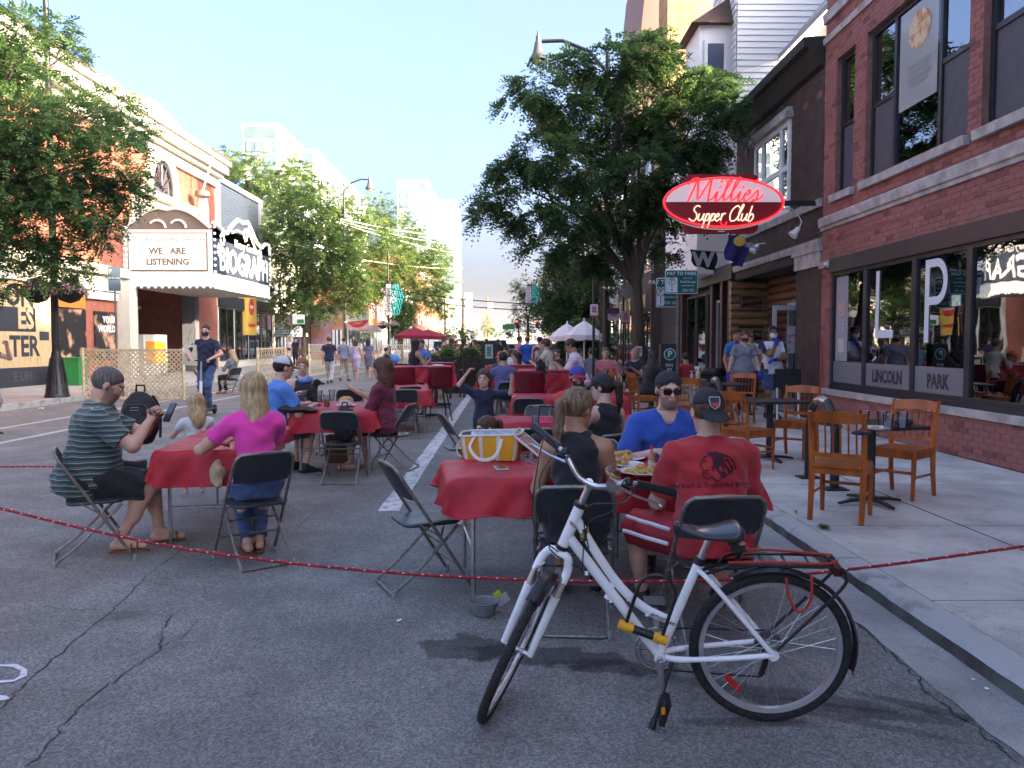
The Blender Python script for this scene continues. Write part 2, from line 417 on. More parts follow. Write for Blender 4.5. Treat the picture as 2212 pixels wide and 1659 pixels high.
# cracks: thin dark slits laid 3 mm above the asphalt
M_crack=mk('crack_shadow',(.038,.037,.037),.95)
def crack(pxs,wd=.006,sub=7,jit=.012,seed=1):
 rnd=random.Random(seed);P=[G(x,y,.003) for x,y in pxs];out=[]
 for i in range(len(P)-1):
  for k in range(sub):
   c=P[i].lerp(P[i+1],k/sub);c.x+=rnd.uniform(-jit,jit);c.y+=rnd.uniform(-jit,jit)*1.5;out.append(c)
 out.append(P[-1]);b=MB();prev=None
 for i,p in enumerate(out):
  t=(out[min(i+1,len(out)-1)]-out[max(i-1,0)]).normalized();n=Vector((-t.y,t.x,0))*wd*rnd.uniform(.2,.85)
  cur=(b.pt(p+n),b.pt(p-n))
  if prev:b.face((prev[1],cur[1],cur[0],prev[0]))
  prev=cur
 b.build('crack',M_crack,kind='structure')
crack([(0,1532),(60,1470),(180,1370),(250,1310),(320,1240),(390,1190),(430,1150)],.0055,seed=1)
crack([(60,1659),(130,1575),(200,1500),(290,1440),(345,1400),(350,1360),(375,1330)],.0065,sub=9,jit=.016,seed=2)
crack([(345,1400),(400,1370),(425,1340)],.003,seed=3);crack([(350,1340),(365,1330),(410,1310)],.003,seed=4)
crack([(0,1312),(60,1310),(220,1318)],.003,seed=5);crack([(0,1208),(120,1205)],.003,seed=6)
crack([(640,1140),(700,1090),(820,1050)],.004,seed=7);crack([(820,1100),(1010,1098),(1150,1102)],.004,seed=8)
crack([(1860,1350),(1900,1390),(1960,1440),(2010,1500),(2120,1580),(2200,1650)],.007,sub=9,jit=.02,seed=9)
crack([(440,1260),(445,1290),(450,1300)],.003,seed=10);crack([(900,985),(1040,985)],.004,seed=11);crack([(560,1000),(600,1010),(720,1005)],.004,seed=12)
# small weeds in the pavement joint, litter
def weed(px,py,n,r,z=SW):
 c=G(px,py,z);rnd=random.Random(px);b=MB()
 for i in range(n):
  a=rnd.uniform(0,6.28);d=rnd.uniform(0,r);p=c+Vector((math.cos(a)*d*.6,math.sin(a)*d,rnd.uniform(.002,.03)))
  l=rnd.uniform(.01,.022);u=Vector((math.cos(a),math.sin(a),rnd.uniform(-.2,.6)))*l;v=Vector((-math.sin(a),math.cos(a),.1))*l*.5
  b.quad(p-u*.5,p+v,p+u*.5,p-v)
 b.build('weed',mk('weed_green',(.06,.13,.025),.7,var=.4,vs=40),kind='stuff',label='small green weed growing in the pavement joint',cat='weed')
weed(1780,1142,160,.07);weed(1655,970,50,.05);weed(1720,1110,20,.03)
def litter(px,py,s,m,lab,z=.004):
 c=G(px,py,z);b=MB();rnd=random.Random(px+py)
 pts=[c+Vector((math.cos(a)*s*rnd.uniform(.6,1),math.sin(a)*s*rnd.uniform(.6,1),rnd.uniform(0,s*.5))) for a in [i*1.05 for i in range(6)]]
 t=c+Vector((0,0,s*.45))
 for i in range(6):b.face([b.pt(pts[i]),b.pt(pts[(i+1)%6]),b.pt(t)])
 o=b.build('litter',m);tag(o,lab,'litter')
M_paper=mk('white_paper',(.7,.7,.7),.7)
litter(862,1341,.02,M_paper,'crumpled clear plastic scrap on the asphalt left of the grey bowl')
litter(2102,1468,.014,M_paper,'small white scrap in the gutter near the kerb, left of its pair',.02);litter(2132,1488,.015,M_paper,'small white scrap in the gutter near the kerb, right of its pair',.02)
litter(88,885,.1,M_paper,'white plastic bag scrap lying in the gutter across the street')
# ================= signed-distance bodies and their polygonising =================
f32=np.float32
def A(p):return np.array(p,dtype=f32)
def smin(a,b,k):
 h=np.clip(.5+.5*(b-a)/k,0,1);return b+(a-b)*h-k*h*(1-h)
def smax(a,b,k):return -smin(-a,-b,k)
def cone(a,b,ra,rb):
 a,b=A(a),A(b);ab=b-a;L2=float(ab@ab)+1e-9
 def f(p,e=0.0):
  t=np.clip(((p-a)@ab)/L2,0,1);q=p-a-t[:,None]*ab
  return np.sqrt(np.einsum('ij,ij->i',q,q))-(ra+(rb-ra)*t)-e
 return f
def capcone(a,b,ra,rb,t1,t0=-9):
 a_,b_=A(a),A(b);ab=b_-a_;L=float(np.linalg.norm(ab))+1e-9;u=ab/L;c=cone(a,b,ra,rb)
 def f(p,e=0.0):
  s=(p-a_)@u;d=np.maximum(c(p,e),s-t1*L)
  if t0>-5:d=np.maximum(d,t0*L-s)
  return d
 return f
def ell(c,r,Rm=None):
 c,r=A(c),A(r)
 def f(p,e=0.0):
  q=p-c
  if Rm is not None:q=q@Rm
  rr=r+e;k0=np.sqrt((((q/rr))**2).sum(1))+1e-6;k1=np.sqrt((((q/rr**2))**2).sum(1))+1e-6
  return k0*(k0-1)/k1
 return f
def loft(a,u,xa,st):
 """elliptic stations along axis u from a: st = [(s, halfwidth, halfdepth, forward offset)], metres"""
 a,u,xa=A(a),A(u),A(xa);ya=np.cross(u,xa);S=np.array([q[0] for q in st]);Wd=np.array([q[1] for q in st]);Dp=np.array([q[2] for q in st]);Of=np.array([q[3] if len(q)>3 else 0 for q in st])
 def f(p,e=0.0,ew=None):
  q=p-a;s=q@u;sc_=np.clip(s,S[0],S[-1]);w_=np.interp(sc_,S,Wd)+e;d_=np.interp(sc_,S,Dp)+e;o_=np.interp(sc_,S,Of)
  k=np.sqrt(((q@xa)/w_)**2+(((q@ya)-o_)/d_)**2)+1e-6
  d=(k-1)*np.minimum(w_,d_);ax=np.abs(s-sc_)-e*.5
  return np.where(ax>0,np.sqrt(np.maximum(d,0)**2+ax**2)+np.minimum(d,0)*.0,d)
 return f
def polygonise(fn,lo,hi,res,C=4):
 lo,hi=A(lo),A(hi);nb=np.maximum(np.ceil((hi-lo)/(res*C)).astype(int),2)
 ax=[lo[i]+(np.arange(nb[i])+.5)*res*C-res*.5 for i in range(3)]
 g=np.stack(np.meshgrid(*ax,indexing='ij'),-1).reshape(-1,3).astype(f32)
 dc=fn(g).reshape(nb);act=np.abs(dc)<res*C*1.9
 D=np.repeat(np.repeat(np.repeat(dc,C,0),C,1),C,2).astype(f32)
 mk_=np.repeat(np.repeat(np.repeat(act,C,0),C,1),C,2)
 idx=np.argwhere(mk_);P=(lo+idx*res).astype(f32);D[mk_]=fn(P)
 D[0],D[-1],D[:,0],D[:,-1],D[:,:,0],D[:,:,-1]=(1,)*6
 s=D<0;n=np.array(D.shape)
 cnt=np.zeros(n-1,dtype=np.int8)
 offs=[(i,j,k) for i in (0,1) for j in (0,1) for k in (0,1)]
 for (i,j,k) in offs:cnt+=s[i:n[0]-1+i,j:n[1]-1+j,k:n[2]-1+k]
 cells=np.argwhere((cnt>0)&(cnt<8))
 if len(cells)==0:return np.zeros((0,3),f32),np.zeros((0,4),np.int32)
 vid=np.full(n-1,-1,dtype=np.int32);vid[tuple(cells.T)]=np.arange(len(cells))
 vals=np.stack([D[cells[:,0]+i,cells[:,1]+j,cells[:,2]+k] for (i,j,k) in offs],1)
 acc=np.zeros((len(cells),3),f32);w_=np.zeros(len(cells),f32)
 for x in range(8):
  for y in range(x+1,8):
   o1,o2=offs[x],offs[y]
   if sum(abs(o1[q]-o2[q]) for q in range(3))!=1:continue
   a,b=vals[:,x],vals[:,y];m=(a<0)!=(b<0);t=np.where(m,a/np.where(m,a-b,1),0)
   pos=np.array(o1,f32)+t[:,None]*(np.array(o2,f32)-np.array(o1,f32));acc+=pos*m[:,None];w_+=m
 Vv=lo+(cells+acc/w_[:,None])*res
 F=[]
 for a in range(3):
  b,c=(a+1)%3,(a+2)%3
  sl0=[slice(None)]*3;sl1=[slice(None)]*3;sl0[a]=slice(0,n[a]-1);sl1[a]=slice(1,n[a])
  s0,s1=s[tuple(sl0)],s[tuple(sl1)];e=np.argwhere(s0!=s1)
  e=e[(e[:,b]>0)&(e[:,c]>0)&(e[:,b]<n[b]-1)&(e[:,c]<n[c]-1)]
  fl=s0[tuple(e.T)]
  q=[]
  for (db,dc_) in ((-1,-1),(0,-1),(0,0),(-1,0)):
   t=e.copy();t[:,b]+=db;t[:,c]+=dc_;q.append(vid[tuple(t.T)])
  q=np.stack(q,1);q[~fl]=q[~fl][:,::-1];F.append(q)
 return Vv.astype(f32),np.concatenate(F).astype(np.int32)
def wr(p,amp,sc_=1.0,seed=0.0):
 x,y,z=p[:,0]*sc_,p[:,1]*sc_,p[:,2]*sc_
 w1=np.sin(x*19+seed+2.2*np.sin(z*11+seed))*np.sin(z*23+1.7*np.sin(y*17+seed*2));w2=np.sin(z*47+3*np.sin(x*21+seed)+y*30)
 w3=np.abs(np.sin(z*13+x*9+2.5*np.sin(y*8+seed)))-.6;return amp*(w1*.8+w2*.4+w3*.7)
def rotm(rz=0,rx=0,ry=0):
 return np.array((Matrix.Rotation(rz,3,'Z')@Matrix.Rotation(rx,3,'X')@Matrix.Rotation(ry,3,'Y')),dtype=f32)
def ik(a,t,l1,l2,pole):
 a,t,pole=A(a),A(t),A(pole);d=t-a;L=float(np.linalg.norm(d))+1e-6;u=d/L;L=min(L,(l1+l2)*.999)
 c=(l1*l1+L*L-l2*l2)/(2*l1*L);c=max(-1,min(1,c));h=l1*math.sqrt(max(0,1-c*c));pp=pole-u*float(pole@u);pp/=(np.linalg.norm(pp)+1e-6)
 return a+u*l1*c+pp*h,a+u*L
SK={}
def skin(nm='light'):
 cols={'light':(.52,.30,.22),'pale':(.58,.36,.28),'tan':(.40,.21,.13),'brown':(.23,.115,.07)}
 return mk('skin_'+nm,cols[nm],.5,var=.10,vs=12,spec=.35)
def cloth(nm,col,**k):
 k.setdefault('var',.10);k.setdefault('vs',5);k.setdefault('bump',.8);k.setdefault('bs',15);k.setdefault('sheen',.2)
 return mk('cloth_'+nm,col,.85,**k)
def hairm(nm):
 cols={'blonde':((.30,.20,.095),(.50,.37,.20)),'grey':((.06,.05,.045),(.14,.12,.11)),'brown':((.045,.024,.012),(.10,.055,.03)),'dark':((.012,.008,.006),(.035,.022,.015)),'black':((.006,.005,.006),(.02,.018,.018)),'red':((.20,.075,.025),(.34,.15,.06)),'dirty':((.10,.062,.035),(.24,.165,.095)),'auburn':((.055,.02,.01),(.13,.05,.028))}
 a,b=cols[nm];return mk('hair_'+nm,a,.5,col2=b,vs=60,stretch=(1,1,.12),thr=(.38,.62),bump=1.0,bs=110)
def stripe_mat(name,c1,c2,freq,c3=None):
 if name in MT:return MT[name]
 m=mat(name,c1,.85,bump=.2,bs=90,sheen=.2);nt=m.node_tree;N,L=nt.nodes.new,nt.links.new;b=nt.nodes['Principled BSDF']
 tc=N('ShaderNodeTexCoord');sp=N('ShaderNodeSeparateXYZ');L(tc.outputs['Object'],sp.inputs[0])
 nz=N('ShaderNodeTexNoise');nz.inputs['Scale'].default_value=5;L(tc.outputs['Object'],nz.inputs['Vector'])
 ma=N('ShaderNodeMath');ma.operation='MULTIPLY_ADD';L(nz.outputs[0],ma.inputs[0]);ma.inputs[1].default_value=.05;L(sp.outputs['Z'],ma.inputs[2])
 mu=N('ShaderNodeMath');mu.operation='MULTIPLY';mu.inputs[1].default_value=freq;L(ma.outputs[0],mu.inputs[0]);fr=N('ShaderNodeMath');fr.operation='FRACT';L(mu.outputs[0],fr.inputs[0])
 r=N('ShaderNodeValToRGB');r.color_ramp.interpolation='CONSTANT';e=r.color_ramp.elements;e[0].position=0;e[0].color=tuple(c1)+(1,);e[1].position=.55;e[1].color=tuple(c2)+(1,)
 q=e.new(.72);q.color=tuple(c1)+(1,);q=e.new(.84);q.color=tuple(c3 or c2)+(1,);L(fr.outputs[0],r.inputs[0]);L(r.outputs[0],b.inputs['Base Color']);MT[name]=m;return m
def person(label,pos,rz,s=1.0,res=.009,hz=.93,lean=0,side=0,twist=0,girth=1.0,fem=False,belly=0.0,headyaw=0,headpitch=5,headroll=0,head=1.0,hands=((-.23,.05,.86),(.23,.05,.86)),poles=None,feet=((-.10,0,.08),(.10,0,.08)),knee=(0,1,.2),footdir=None,curl=(.6,.6),palm=None,top=None,topm=None,sleeve=.55,bottom=None,botm=None,blen=1.0,shoe=None,shoem=None,hair='short',hairc='brown',hlen=.3,cap=None,beard=None,mask=None,glasses=None,skinn='light',group=None,name='person',eyes=True,hem=-.08,slv2=None,gloves=None,capback=None,lowdetail=False,fingers=True,category='person',legdetail=True,panel=None,sock=None):
 r0=res;res=res*1.28
 root=thing(name,label,category,pos,R(rz),group);root.empty_display_size=.2
 X=A((1,0,0));hip=A((0,0,hz))
 u=A((math.sin(R(side)),math.sin(R(lean)),math.cos(R(lean))*math.cos(R(side))));u/=np.linalg.norm(u)
 xa=A((math.cos(R(twist)),math.sin(R(twist)),0));xa=xa-u*float(xa@u);xa/=np.linalg.norm(xa);fw=np.cross(u,xa)
 S=hip+u*.49*s;nb=hip+u*.525*s
 hp=R(headpitch);Rh=rotm(R(headyaw+twist),-hp,R(headroll));hs=s*head*1.06
 hc=nb+(u*.6+A((0,.0,.4))+A((0,math.sin(hp)*.15,0)))*.158*s*(0.6+.4*head)+(Rh@A((0,.012,0)))*hs
 sw_=(.158 if fem else .180)*s*(1+(girth-1)*.4)
 sh=[S-xa*sw_-u*.048*s,S+xa*sw_-u*.048*s]
 hj=[hip-xa*.09*s,hip+xa*.09*s]
 poles=poles or ((-.6,-.5,-.8),(.6,-.5,-.8))
 elb,wri,kne,ank=[],[],[],[]
 for i in range(2):
  e_,w_=ik(sh[i],A(hands[i]),.29*s,.25*s,poles[i]);elb.append(e_);wri.append(w_)
  k_,a_=ik(hj[i],A(feet[i]),.43*s,.42*s,knee if not isinstance(knee[0],(tuple,list)) else knee[i]);kne.append(k_);ank.append(a_)
 g=girth
 st=[(-.10,.125,.10,0),(0,.17 if fem else .158,.118,-.008),(.10,.148 if fem else .15,.112,.0),(.22,.122 if fem else .142,.098,.004),(.34,.138 if fem else .155,.108,.004),(.43,.145 if fem else .168,.102,-.004),(.485,.125 if fem else .15,.075,-.01),(.53,.06,.055,-.005)]
 st=[(a*s,b*s*g,(c+(belly if .0<=a<=.3 else belly*.4))*s*g,(d+(belly*.6 if .0<=a<=.3 else 0))*s) for a,b,c,d in st]
 T=loft(hip,u,xa,st)
 UA=[cone(sh[i],elb[i],.052*s*g,.040*s*g) for i in (0,1)];FA=[cone(elb[i],wri[i],.041*s*g,.025*s*(1+(g-1)*.5)) for i in (0,1)]
 SHL=[cone(S+xa*(.05 if i else -.05)*s+u*.0*s,sh[i],.048*s,.052*s*g) for i in (0,1)]
 TH=[cone(hj[i],kne[i],.085*s*g,.055*s*g) for i in (0,1)];
 SHN=[cone(kne[i],ank[i],.050*s*g,.034*s) for i in (0,1)]
 CALF=[ell(kne[i]*.62+ank[i]*.38+A((0,-.018,0))*s,(.045*s,.048*s,.12*s)) for i in (0,1)]
 fd=[]
 for i in range(2):
  d=A(footdir[i]) if footdir else A((-.12 if i==0 else .12,1,0));fd.append(d/np.linalg.norm(d))
 heel=[ank[i]+A((0,0,-.045))*s-fd[i]*.035*s for i in (0,1)];toe=[ank[i]+A((0,0,-.055))*s+fd[i]*.155*s for i in (0,1)]
 FT=[cone(heel[i],toe[i],.032*s,.024*s) for i in (0,1)];FT2=[cone(ank[i],ank[i]*.5+toe[i]*.5+A((0,0,.006))*s,.034*s,.028*s) for i in (0,1)]
 # head
 hcA,inv=hc,1.0/hs
 def hl(p):return ((p-hcA)@Rh)*inv
 HP=[(ell((0,-.014,.028),(.075,.094,.086)),.01),(ell((0,.028,-.03),(.060,.062,.078)),.03),(ell((0,.045,-.082),(.038,.034,.028)),.03),(cone((0,.088,.012),(0,.106,-.020),.008,.0125),.012),(cone((-.028,.080,.028),(.028,.080,.028),.011,.011),.015),(cone((-.014,.087,-.052),(.014,.087,-.052),.009,.009),.01),(ell((-.077,-.006,-.004),(.010,.019,.030)),.008),(ell((.077,-.006,-.004),(.010,.019,.030)),.008)]
 soc=[ell((sx*.031,.100,.008),(.016,.014,.011)) for sx in (-1,1)]
 def headf(p):
  q=hl(p);d=HP[0][0](q)
  for f,k in HP[1:]:d=smin(d,f(q),k)
  for f in soc:d=smax(d,-f(q),.01)
  return d*hs
 neck=cone(nb-u*.03*s,hc+Rh@A((0,-.022,-.07))*hs,.058*s*(1+(g-1)*.5),.054*hs)
 # hands
 HD=[]
 if fingers:
  for i in range(2):
   fdv=wri[i]-elb[i];fdv=fdv/np.linalg.norm(fdv)
   pn=A(palm[i]) if palm else A((0,0,-1));pn=pn-fdv*float(pn@fdv);pn/=np.linalg.norm(pn)+1e-6;sd=np.cross(fdv,pn)*(1 if i else -1)
   pc=wri[i]+fdv*.045*s;q=s;c=curl[i]
   HD.append((cone(wri[i],pc-sd*.012*q,.024*q,.024*q),.02));HD.append((cone(pc-sd*.022*q+fdv*.03*q,pc+sd*.022*q+fdv*.03*q,.0155*q,.0165*q),.018))
   for k in range(4):
    b0=pc+fdv*(.040-.004*abs(k-1))*q+sd*(.027-.018*k)*q;ln=(.042,.047,.044,.034)[k]*q
    d1=fdv*math.cos(c*.8)+pn*math.sin(c*.8);b1=b0+d1*ln;d2=fdv*math.cos(c*2.0)+pn*math.sin(c*2.0);b2=b1+d2*ln*.8
    HD.append((cone(b0,b1,.0095*q,.0085*q),.004));HD.append((cone(b1,b2,.0085*q,.007*q),.003))
   t0=wri[i]+fdv*.02*q+sd*.022*q;t1=t0+(fdv*.75+sd*.6+pn*.25)*.042*q;t2=t1+(fdv*.9+sd*(.2-c*.3)+pn*.4)*.032*q
   HD.append((cone(t0,t1,.0125*q,.0105*q),.008));HD.append((cone(t1,t2,.0105*q,.008*q),.003))
 def handf(p):
  d=None
  for f,k in HD:d=f(p) if d is None else smin(d,f(p),k)
  return d
 def body(p):
  d=T(p,-.004)
  for i in (0,1):
   d=smin(d,SHL[i](p),.05*s);d=smin(d,UA[i](p),.03*s);d=smin(d,FA[i](p),.012*s)
   d=smin(d,TH[i](p),.05*s);d=smin(d,smin(SHN[i](p),CALF[i](p),.03*s),.02*s);d=smin(d,smin(FT[i](p),FT2[i](p),.02*s),.015*s)
  if fem:
   for i in (-1,1):d=smin(d,ell(hip+u*.36*s+xa*.065*s*i+fw*.085*s,(.062*s,.055*s,.062*s))(p),.03*s)
  d=smin(d,neck(p),.035*s);d=smin(d,headf(p),.015*s)
  if fingers:d=smin(d,handf(p),.008*s)
  return d
 allp=np.stack(sh+elb+wri+kne+ank+toe+heel+[hip,S,hc]);lo=allp.min(0)-.22*s;hi=allp.max(0)+.22*s;lo[2]=max(lo[2],-.03)
 Vb,Fb=polygonise(body,lo,hi,res)
 cen=Vb[Fb].mean(1);q=hl(cen);mi=np.zeros(len(Fb),np.int32);mats=[skin(skinn)]
 if not lowdetail:
  mats+=[mk('lips_'+skinn,{'light':(.40,.15,.12),'pale':(.42,.17,.15),'tan':(.28,.11,.08),'brown':(.16,.06,.045)}[skinn],.45),hairm(beard if beard and beard!='stubble' else ('dark' if hairc in ('black',) else ('brown' if hairc in ('blonde','red') else hairc))),mk('stubble_'+skinn,tuple(x*.55 for x in {'light':(.46,.27,.2),'pale':(.5,.32,.25),'tan':(.34,.18,.12),'brown':(.18,.09,.06)}[skinn]),.6)]
  if beard:
   m_=(q[:,2]<-.030)&(q[:,1]>.005+(q[:,2]+.03)*-.0)&(np.abs(q[:,0])<.08)&(q[:,2]>-.13)&((q[:,2]<-.046)|(np.abs(q[:,0])>.02));m_|=(np.abs(q[:,0])>.055)&(q[:,2]<.0)&(q[:,2]>-.1)&(q[:,1]>.0)&(q[:,1]<.05);mi[m_]=2 if beard!='stubble' else 3
  m_=(np.abs(q[:,2]-.027)<.0055)&(np.abs(q[:,0])>.012)&(np.abs(q[:,0])<.048)&(q[:,1]>.06);mi[m_]=2
  m_=(np.abs(q[:,2]+.054)<.0085)&(np.abs(q[:,0])<.024)&(q[:,1]>.078);mi[m_]=1
 np_mesh('body',Vb,Fb,mats,root,True,mi)
 def piece(nm,fn,lo_,hi_,m,r=None,mif=None):
  Vv,Ff=polygonise(fn,lo_,hi_,r or r0*1.55)
  if not len(Ff):return None
  return np_mesh(nm,Vv,Ff,m,root,True,mif(Vv[Ff].mean(1)) if mif else None)
 seed=abs(hash(label))%97*.0+len(label)*1.3
 if top:
  e=.018*s if not fem else .014*s
  tank=top in ('tank','dress0')
  UAc=[capcone(sh[i],elb[i],.060*s*g,.058*s*g,sleeve) for i in (0,1)]
  LS=sleeve>1.0
  FAc=[capcone(elb[i],wri[i],.052*s*g,.036*s*g,sleeve-1.0) for i in (0,1)]
  neckcut=ell(nb+u*.035*s+fw*.03*s,(.075*s,.085*s,.055*s))
  if top in ('vneck',):nc2=cone(nb+fw*.07*s,nb+fw*.12*s-u*.08*s,.05*s,.015*s)
  def shirt(p):
   d=T(p,e+np.clip((.20*s-(p-hip)@u)/.2,0,1.4)*.020)
   if fem:
    for i in (-1,1):d=smin(d,ell(hip+u*.36*s+xa*.065*s*i+fw*.088*s,(.07*s,.06*s,.066*s))(p,.004),.035*s)
   if tank:
    for i in (0,1):d=smin(d,cone(S+xa*(.05 if i else -.05)*s,S+xa*(.085 if i else -.085)*s-u*.03*s,.05*s,.04*s)(p,.006),.03)
    for i in (0,1):d=smax(d,-ell(sh[i]+(sh[i]-S)*.22,(.085*s,.12*s,.12*s))(p),.012)
   else:
    for i in (0,1):
     d=smin(d,SHL[i](p,.014*s),.04*s);d=smin(d,UAc[i](p,.004),.022*s)
     if LS:d=smin(d,FAc[i](p,.003),.012*s)
   d=d+wr(p,.0085*s,1/s,seed)
   d=smax(d,-neckcut(p),.008)
   if top=='vneck':d=smax(d,-nc2(p),.006)
   d=np.maximum(d,hem*s-((p-hip)@u))
   return d
  tmats=topm if isinstance(topm,(list,tuple)) else [topm]
  mif=None
  if top=='raglan':
   def mif(c):return ((np.abs((c-S)@xa)>.180*s)|(((c-S)@u)>.03*s)).astype(np.int32)
  so_=piece('shirt' if not tank else 'tank_top',shirt,lo,hi,tmats,mif=mif)
  if top in ('polo',):
   b=MB();c0=Vector(nb+u*.02*s)
   pts=[c0+(Vector(xa)*math.cos(t)*.078+Vector(fw)*(math.sin(t)*.075-.0))*s for t in [2*math.pi*k/14 for k in range(14)]]
   b.tube(pts,.013*s,6,True);b.build('collar',tmats[0],root,True)
  if capback is None and panel:pass
 if bottom:
  e=.014*s
  loose=.022 if bottom=='shorts' else .010
  THc=[capcone(hj[i],kne[i],(.088+loose*.4)*s*g,(.062+loose)*s*g,blen if bottom in ('shorts','skirt') else 1.5) for i in (0,1)]
  SHc=[capcone(kne[i],ank[i],.066*s*g,.050*s,.97 if bottom!='crop' else .8) for i in (0,1)]
  def pants(p):
   d=T(p,.010);d=np.maximum(d,((p-hip)@u)-(.12 if not top else max(.05,hem+.07))*s)
   for i in (0,1):
    d=smin(d,THc[i](p,.006),.05*s)
    if bottom not in ('shorts','skirt'):d=smin(d,SHc[i](p),.015*s)
   if bottom=='skirt':
    mid=cone(hip,(kne[0]+kne[1])/2*blen+hip*(1-blen),.12*s,.11*s);d=smin(d,mid(p),.04*s)
   return d+wr(p,.008*s,1.1/s,seed+3)
  piece('shorts' if bottom=='shorts' else ('skirt' if bottom=='skirt' else 'trousers'),pants,lo,hi,botm)
 if top=='dress' or bottom=='dress':
  pass
 if shoe:
  for i in range(2):
   c0=(heel[i]+toe[i])/2;z0=min(heel[i][2],toe[i][2])-.03*s
   if shoe=='shoe':
    f1,f2,f3=cone(heel[i]+A((0,0,.008)),toe[i],.040*s,.034*s),cone(ank[i],(ank[i]+toe[i])/2,.040*s,.034*s),cone(ank[i],ank[i]+A((0,0,.02))*s,.042*s,.042*s)
    def fn(p):return np.maximum(smin(smin(f1(p),f2(p),.02),f3(p),.02),z0-p[:,2]+.0)
    a0=np.minimum(np.minimum(heel[i],toe[i]),ank[i])-.07*s;a1=np.maximum(np.maximum(heel[i],toe[i]),ank[i])+.07*s
    def mif(c):return (c[:,2]<z0+.022*s).astype(np.int32)
    piece('shoe',fn,a0,a1,shoem,min(res,.012),mif)
   else:
    b=MB();d=Vector(fd[i]);n=Vector((-d.y,d.x,0));o=Vector(c0);o.z=z0+.006
    out=[(-.125,-.028),(-.135,0),(-.125,.028),(-.03,.034),(.06,.042),(.115,.032),(.13,0),(.115,-.032),(.06,-.042),(-.03,-.034)]
    b.prism([(x*s,y*s) for x,y in out],o-Vector((0,0,.016)),d,n,.018)
    for t in (.015,.055):b.tube([o+d*t*s+n*(.042*math.cos(a))*s+Vector((0,0,.062*math.sin(a)*s)) for a in [math.pi*k/6 for k in range(7)]],.007*s,5)
    b.build('sandal',shoem if not isinstance(shoem,(list,tuple)) else shoem[0],root,True)
 if sock:
  for i in range(2):piece('sock',capcone(ank[i]-A((0,0,.0)),kne[i],.040*s,.044*s,.16),ank[i]-.1,ank[i]+.14,sock,.01)
 if gloves:
  Hf=handf
  def gf(p):return Hf(p)-.004
  for i in range(2):
   w0=wri[i];cuff=capcone(wri[i],elb[i],.034*s,.038*s,.18)
   def gg(p):return smin(gf(p),cuff(p),.01)
   piece('glove',gg,w0-.17*s,w0+.17*s,gloves,.006)
   # hair
 hm=hairm(hairc)
 def toW(q):return Vector(hc)+Vector(Rh@A(q))*hs
 if hair and hair!='bald':
  parts=[]
  if hair in ('long','curly','pony','bob','bun'):
   vol=.014 if hair!='curly' else .035
  else:vol=.004
  base_=ell((0,-.016,.030),(.079+vol*.4,.098+vol*.5,.090+vol*.5))
  L_=hlen
  ext=[]
  if hair in ('long','curly','bob'):
   w2=.075+(.03 if hair=='curly' else 0)
   ext=[(ell((0,-.045,-.03-L_*.33),(w2+.006,.055+(.03 if hair=='curly' else 0),.07+L_*.5)),.03),(cone((-.068,-.012,.03),(-.072,-.03,-.02-L_*.5),.026,.022),.02),(cone((.068,-.012,.03),(.072,-.03,-.02-L_*.5),.026,.022),.02)]
  if hair=='pony':
   ext=[(cone((0,-.10,.035),(0,-.155,.01),.024,.03),.01),(cone((0,-.155,.01),(0,-.15,-.06-L_*.25),.036,.030),.015),(cone((0,-.15,-.06-L_*.25),(.005,-.135,-.06-L_*.62),.030,.012),.015)]
  if hair=='bun':ext=[(ell((0,-.09,.075),(.035,.035,.03)),.01)]
  def hairf(p):
   q=hl(p);d=base_(q)
   cut=-(q[:,2]-.068+1.12*(.088-q[:,1]))
   if hair in ('long','bob','curly','pony','bun'):cut=-(q[:,2]-.075+1.25*(.09-q[:,1]))-.01*(np.abs(q[:,0])/.07)
   cut=cut+.006*np.sin(q[:,0]*170+q[:,2]*60)*np.sin(q[:,1]*150);d=smax(d,cut*.62,.012 if hair!='short' else .018)
   for f,k in ext:d=smin(d,f(q),k)
   th=np.arctan2(q[:,0],-q[:,1]+.02)
   amp=0 if hair in ('short',) else .003
   d=d+amp*np.sin(th*38+4*np.sin(q[:,2]*30))+amp*.6*np.sin(th*83+q[:,2]*25)
   if hair=='curly':d=d+.006*np.sin(q[:,0]*150)*np.sin(q[:,2]*120)*np.sin(q[:,1]*140+1)
   if hair in ('short',):d=d+.0018*np.sin(q[:,0]*310+9*np.sin(q[:,2]*70))*np.sin(q[:,1]*290+7*np.sin(q[:,0]*90))
   return d*hs
  ex=(.2+L_)*hs
  piece('hair',hairf,hc-A((ex*.9,ex*.9,ex*1.15)),hc+A((.2,.2,.17))*hs,[hm],min(res,.0092) if not lowdetail else res*.85)
 if cap:
  cmats,back=cap[0],cap[1]
  sgn=-1 if back else 1
  dome=ell((0,-.014,.040),(.086,.106,.088));bc=ell((0,sgn*.125,.030+(0.0 if not back else -.022)),(.074,.066 if back else .072,.011))
  def capf(p):
   q=hl(p);d=smax(dome(q),-(q[:,2]-.038-.12*(q[:,1])*sgn*-1),.006);q2=q.copy();q2[:,2]=q2[:,2]+3.0*q2[:,0]**2+(q2[:,1]*sgn-.08)*(.22 if not back else .8)
   b_=bc(q2)
   if back:
    hole=ell((0,.095,.055),(.034,.04,.024));d=smax(d,-hole(q),.004)
   return smin(d,b_,.006)*hs
  def mif(c):
   q=hl(c);r=(q[:,1]*sgn>.085)&(q[:,2]<.062)
   out=np.where(r,1,0);fr=(np.arctan2(np.abs(q[:,0]),q[:,1]*sgn)>1.15)&~r;return np.where(fr,2,out).astype(np.int32)
  piece('cap',capf,hc-.24*hs,hc+.24*hs,list(cmats),min(res,.0085) if not lowdetail else res*.85,mif)
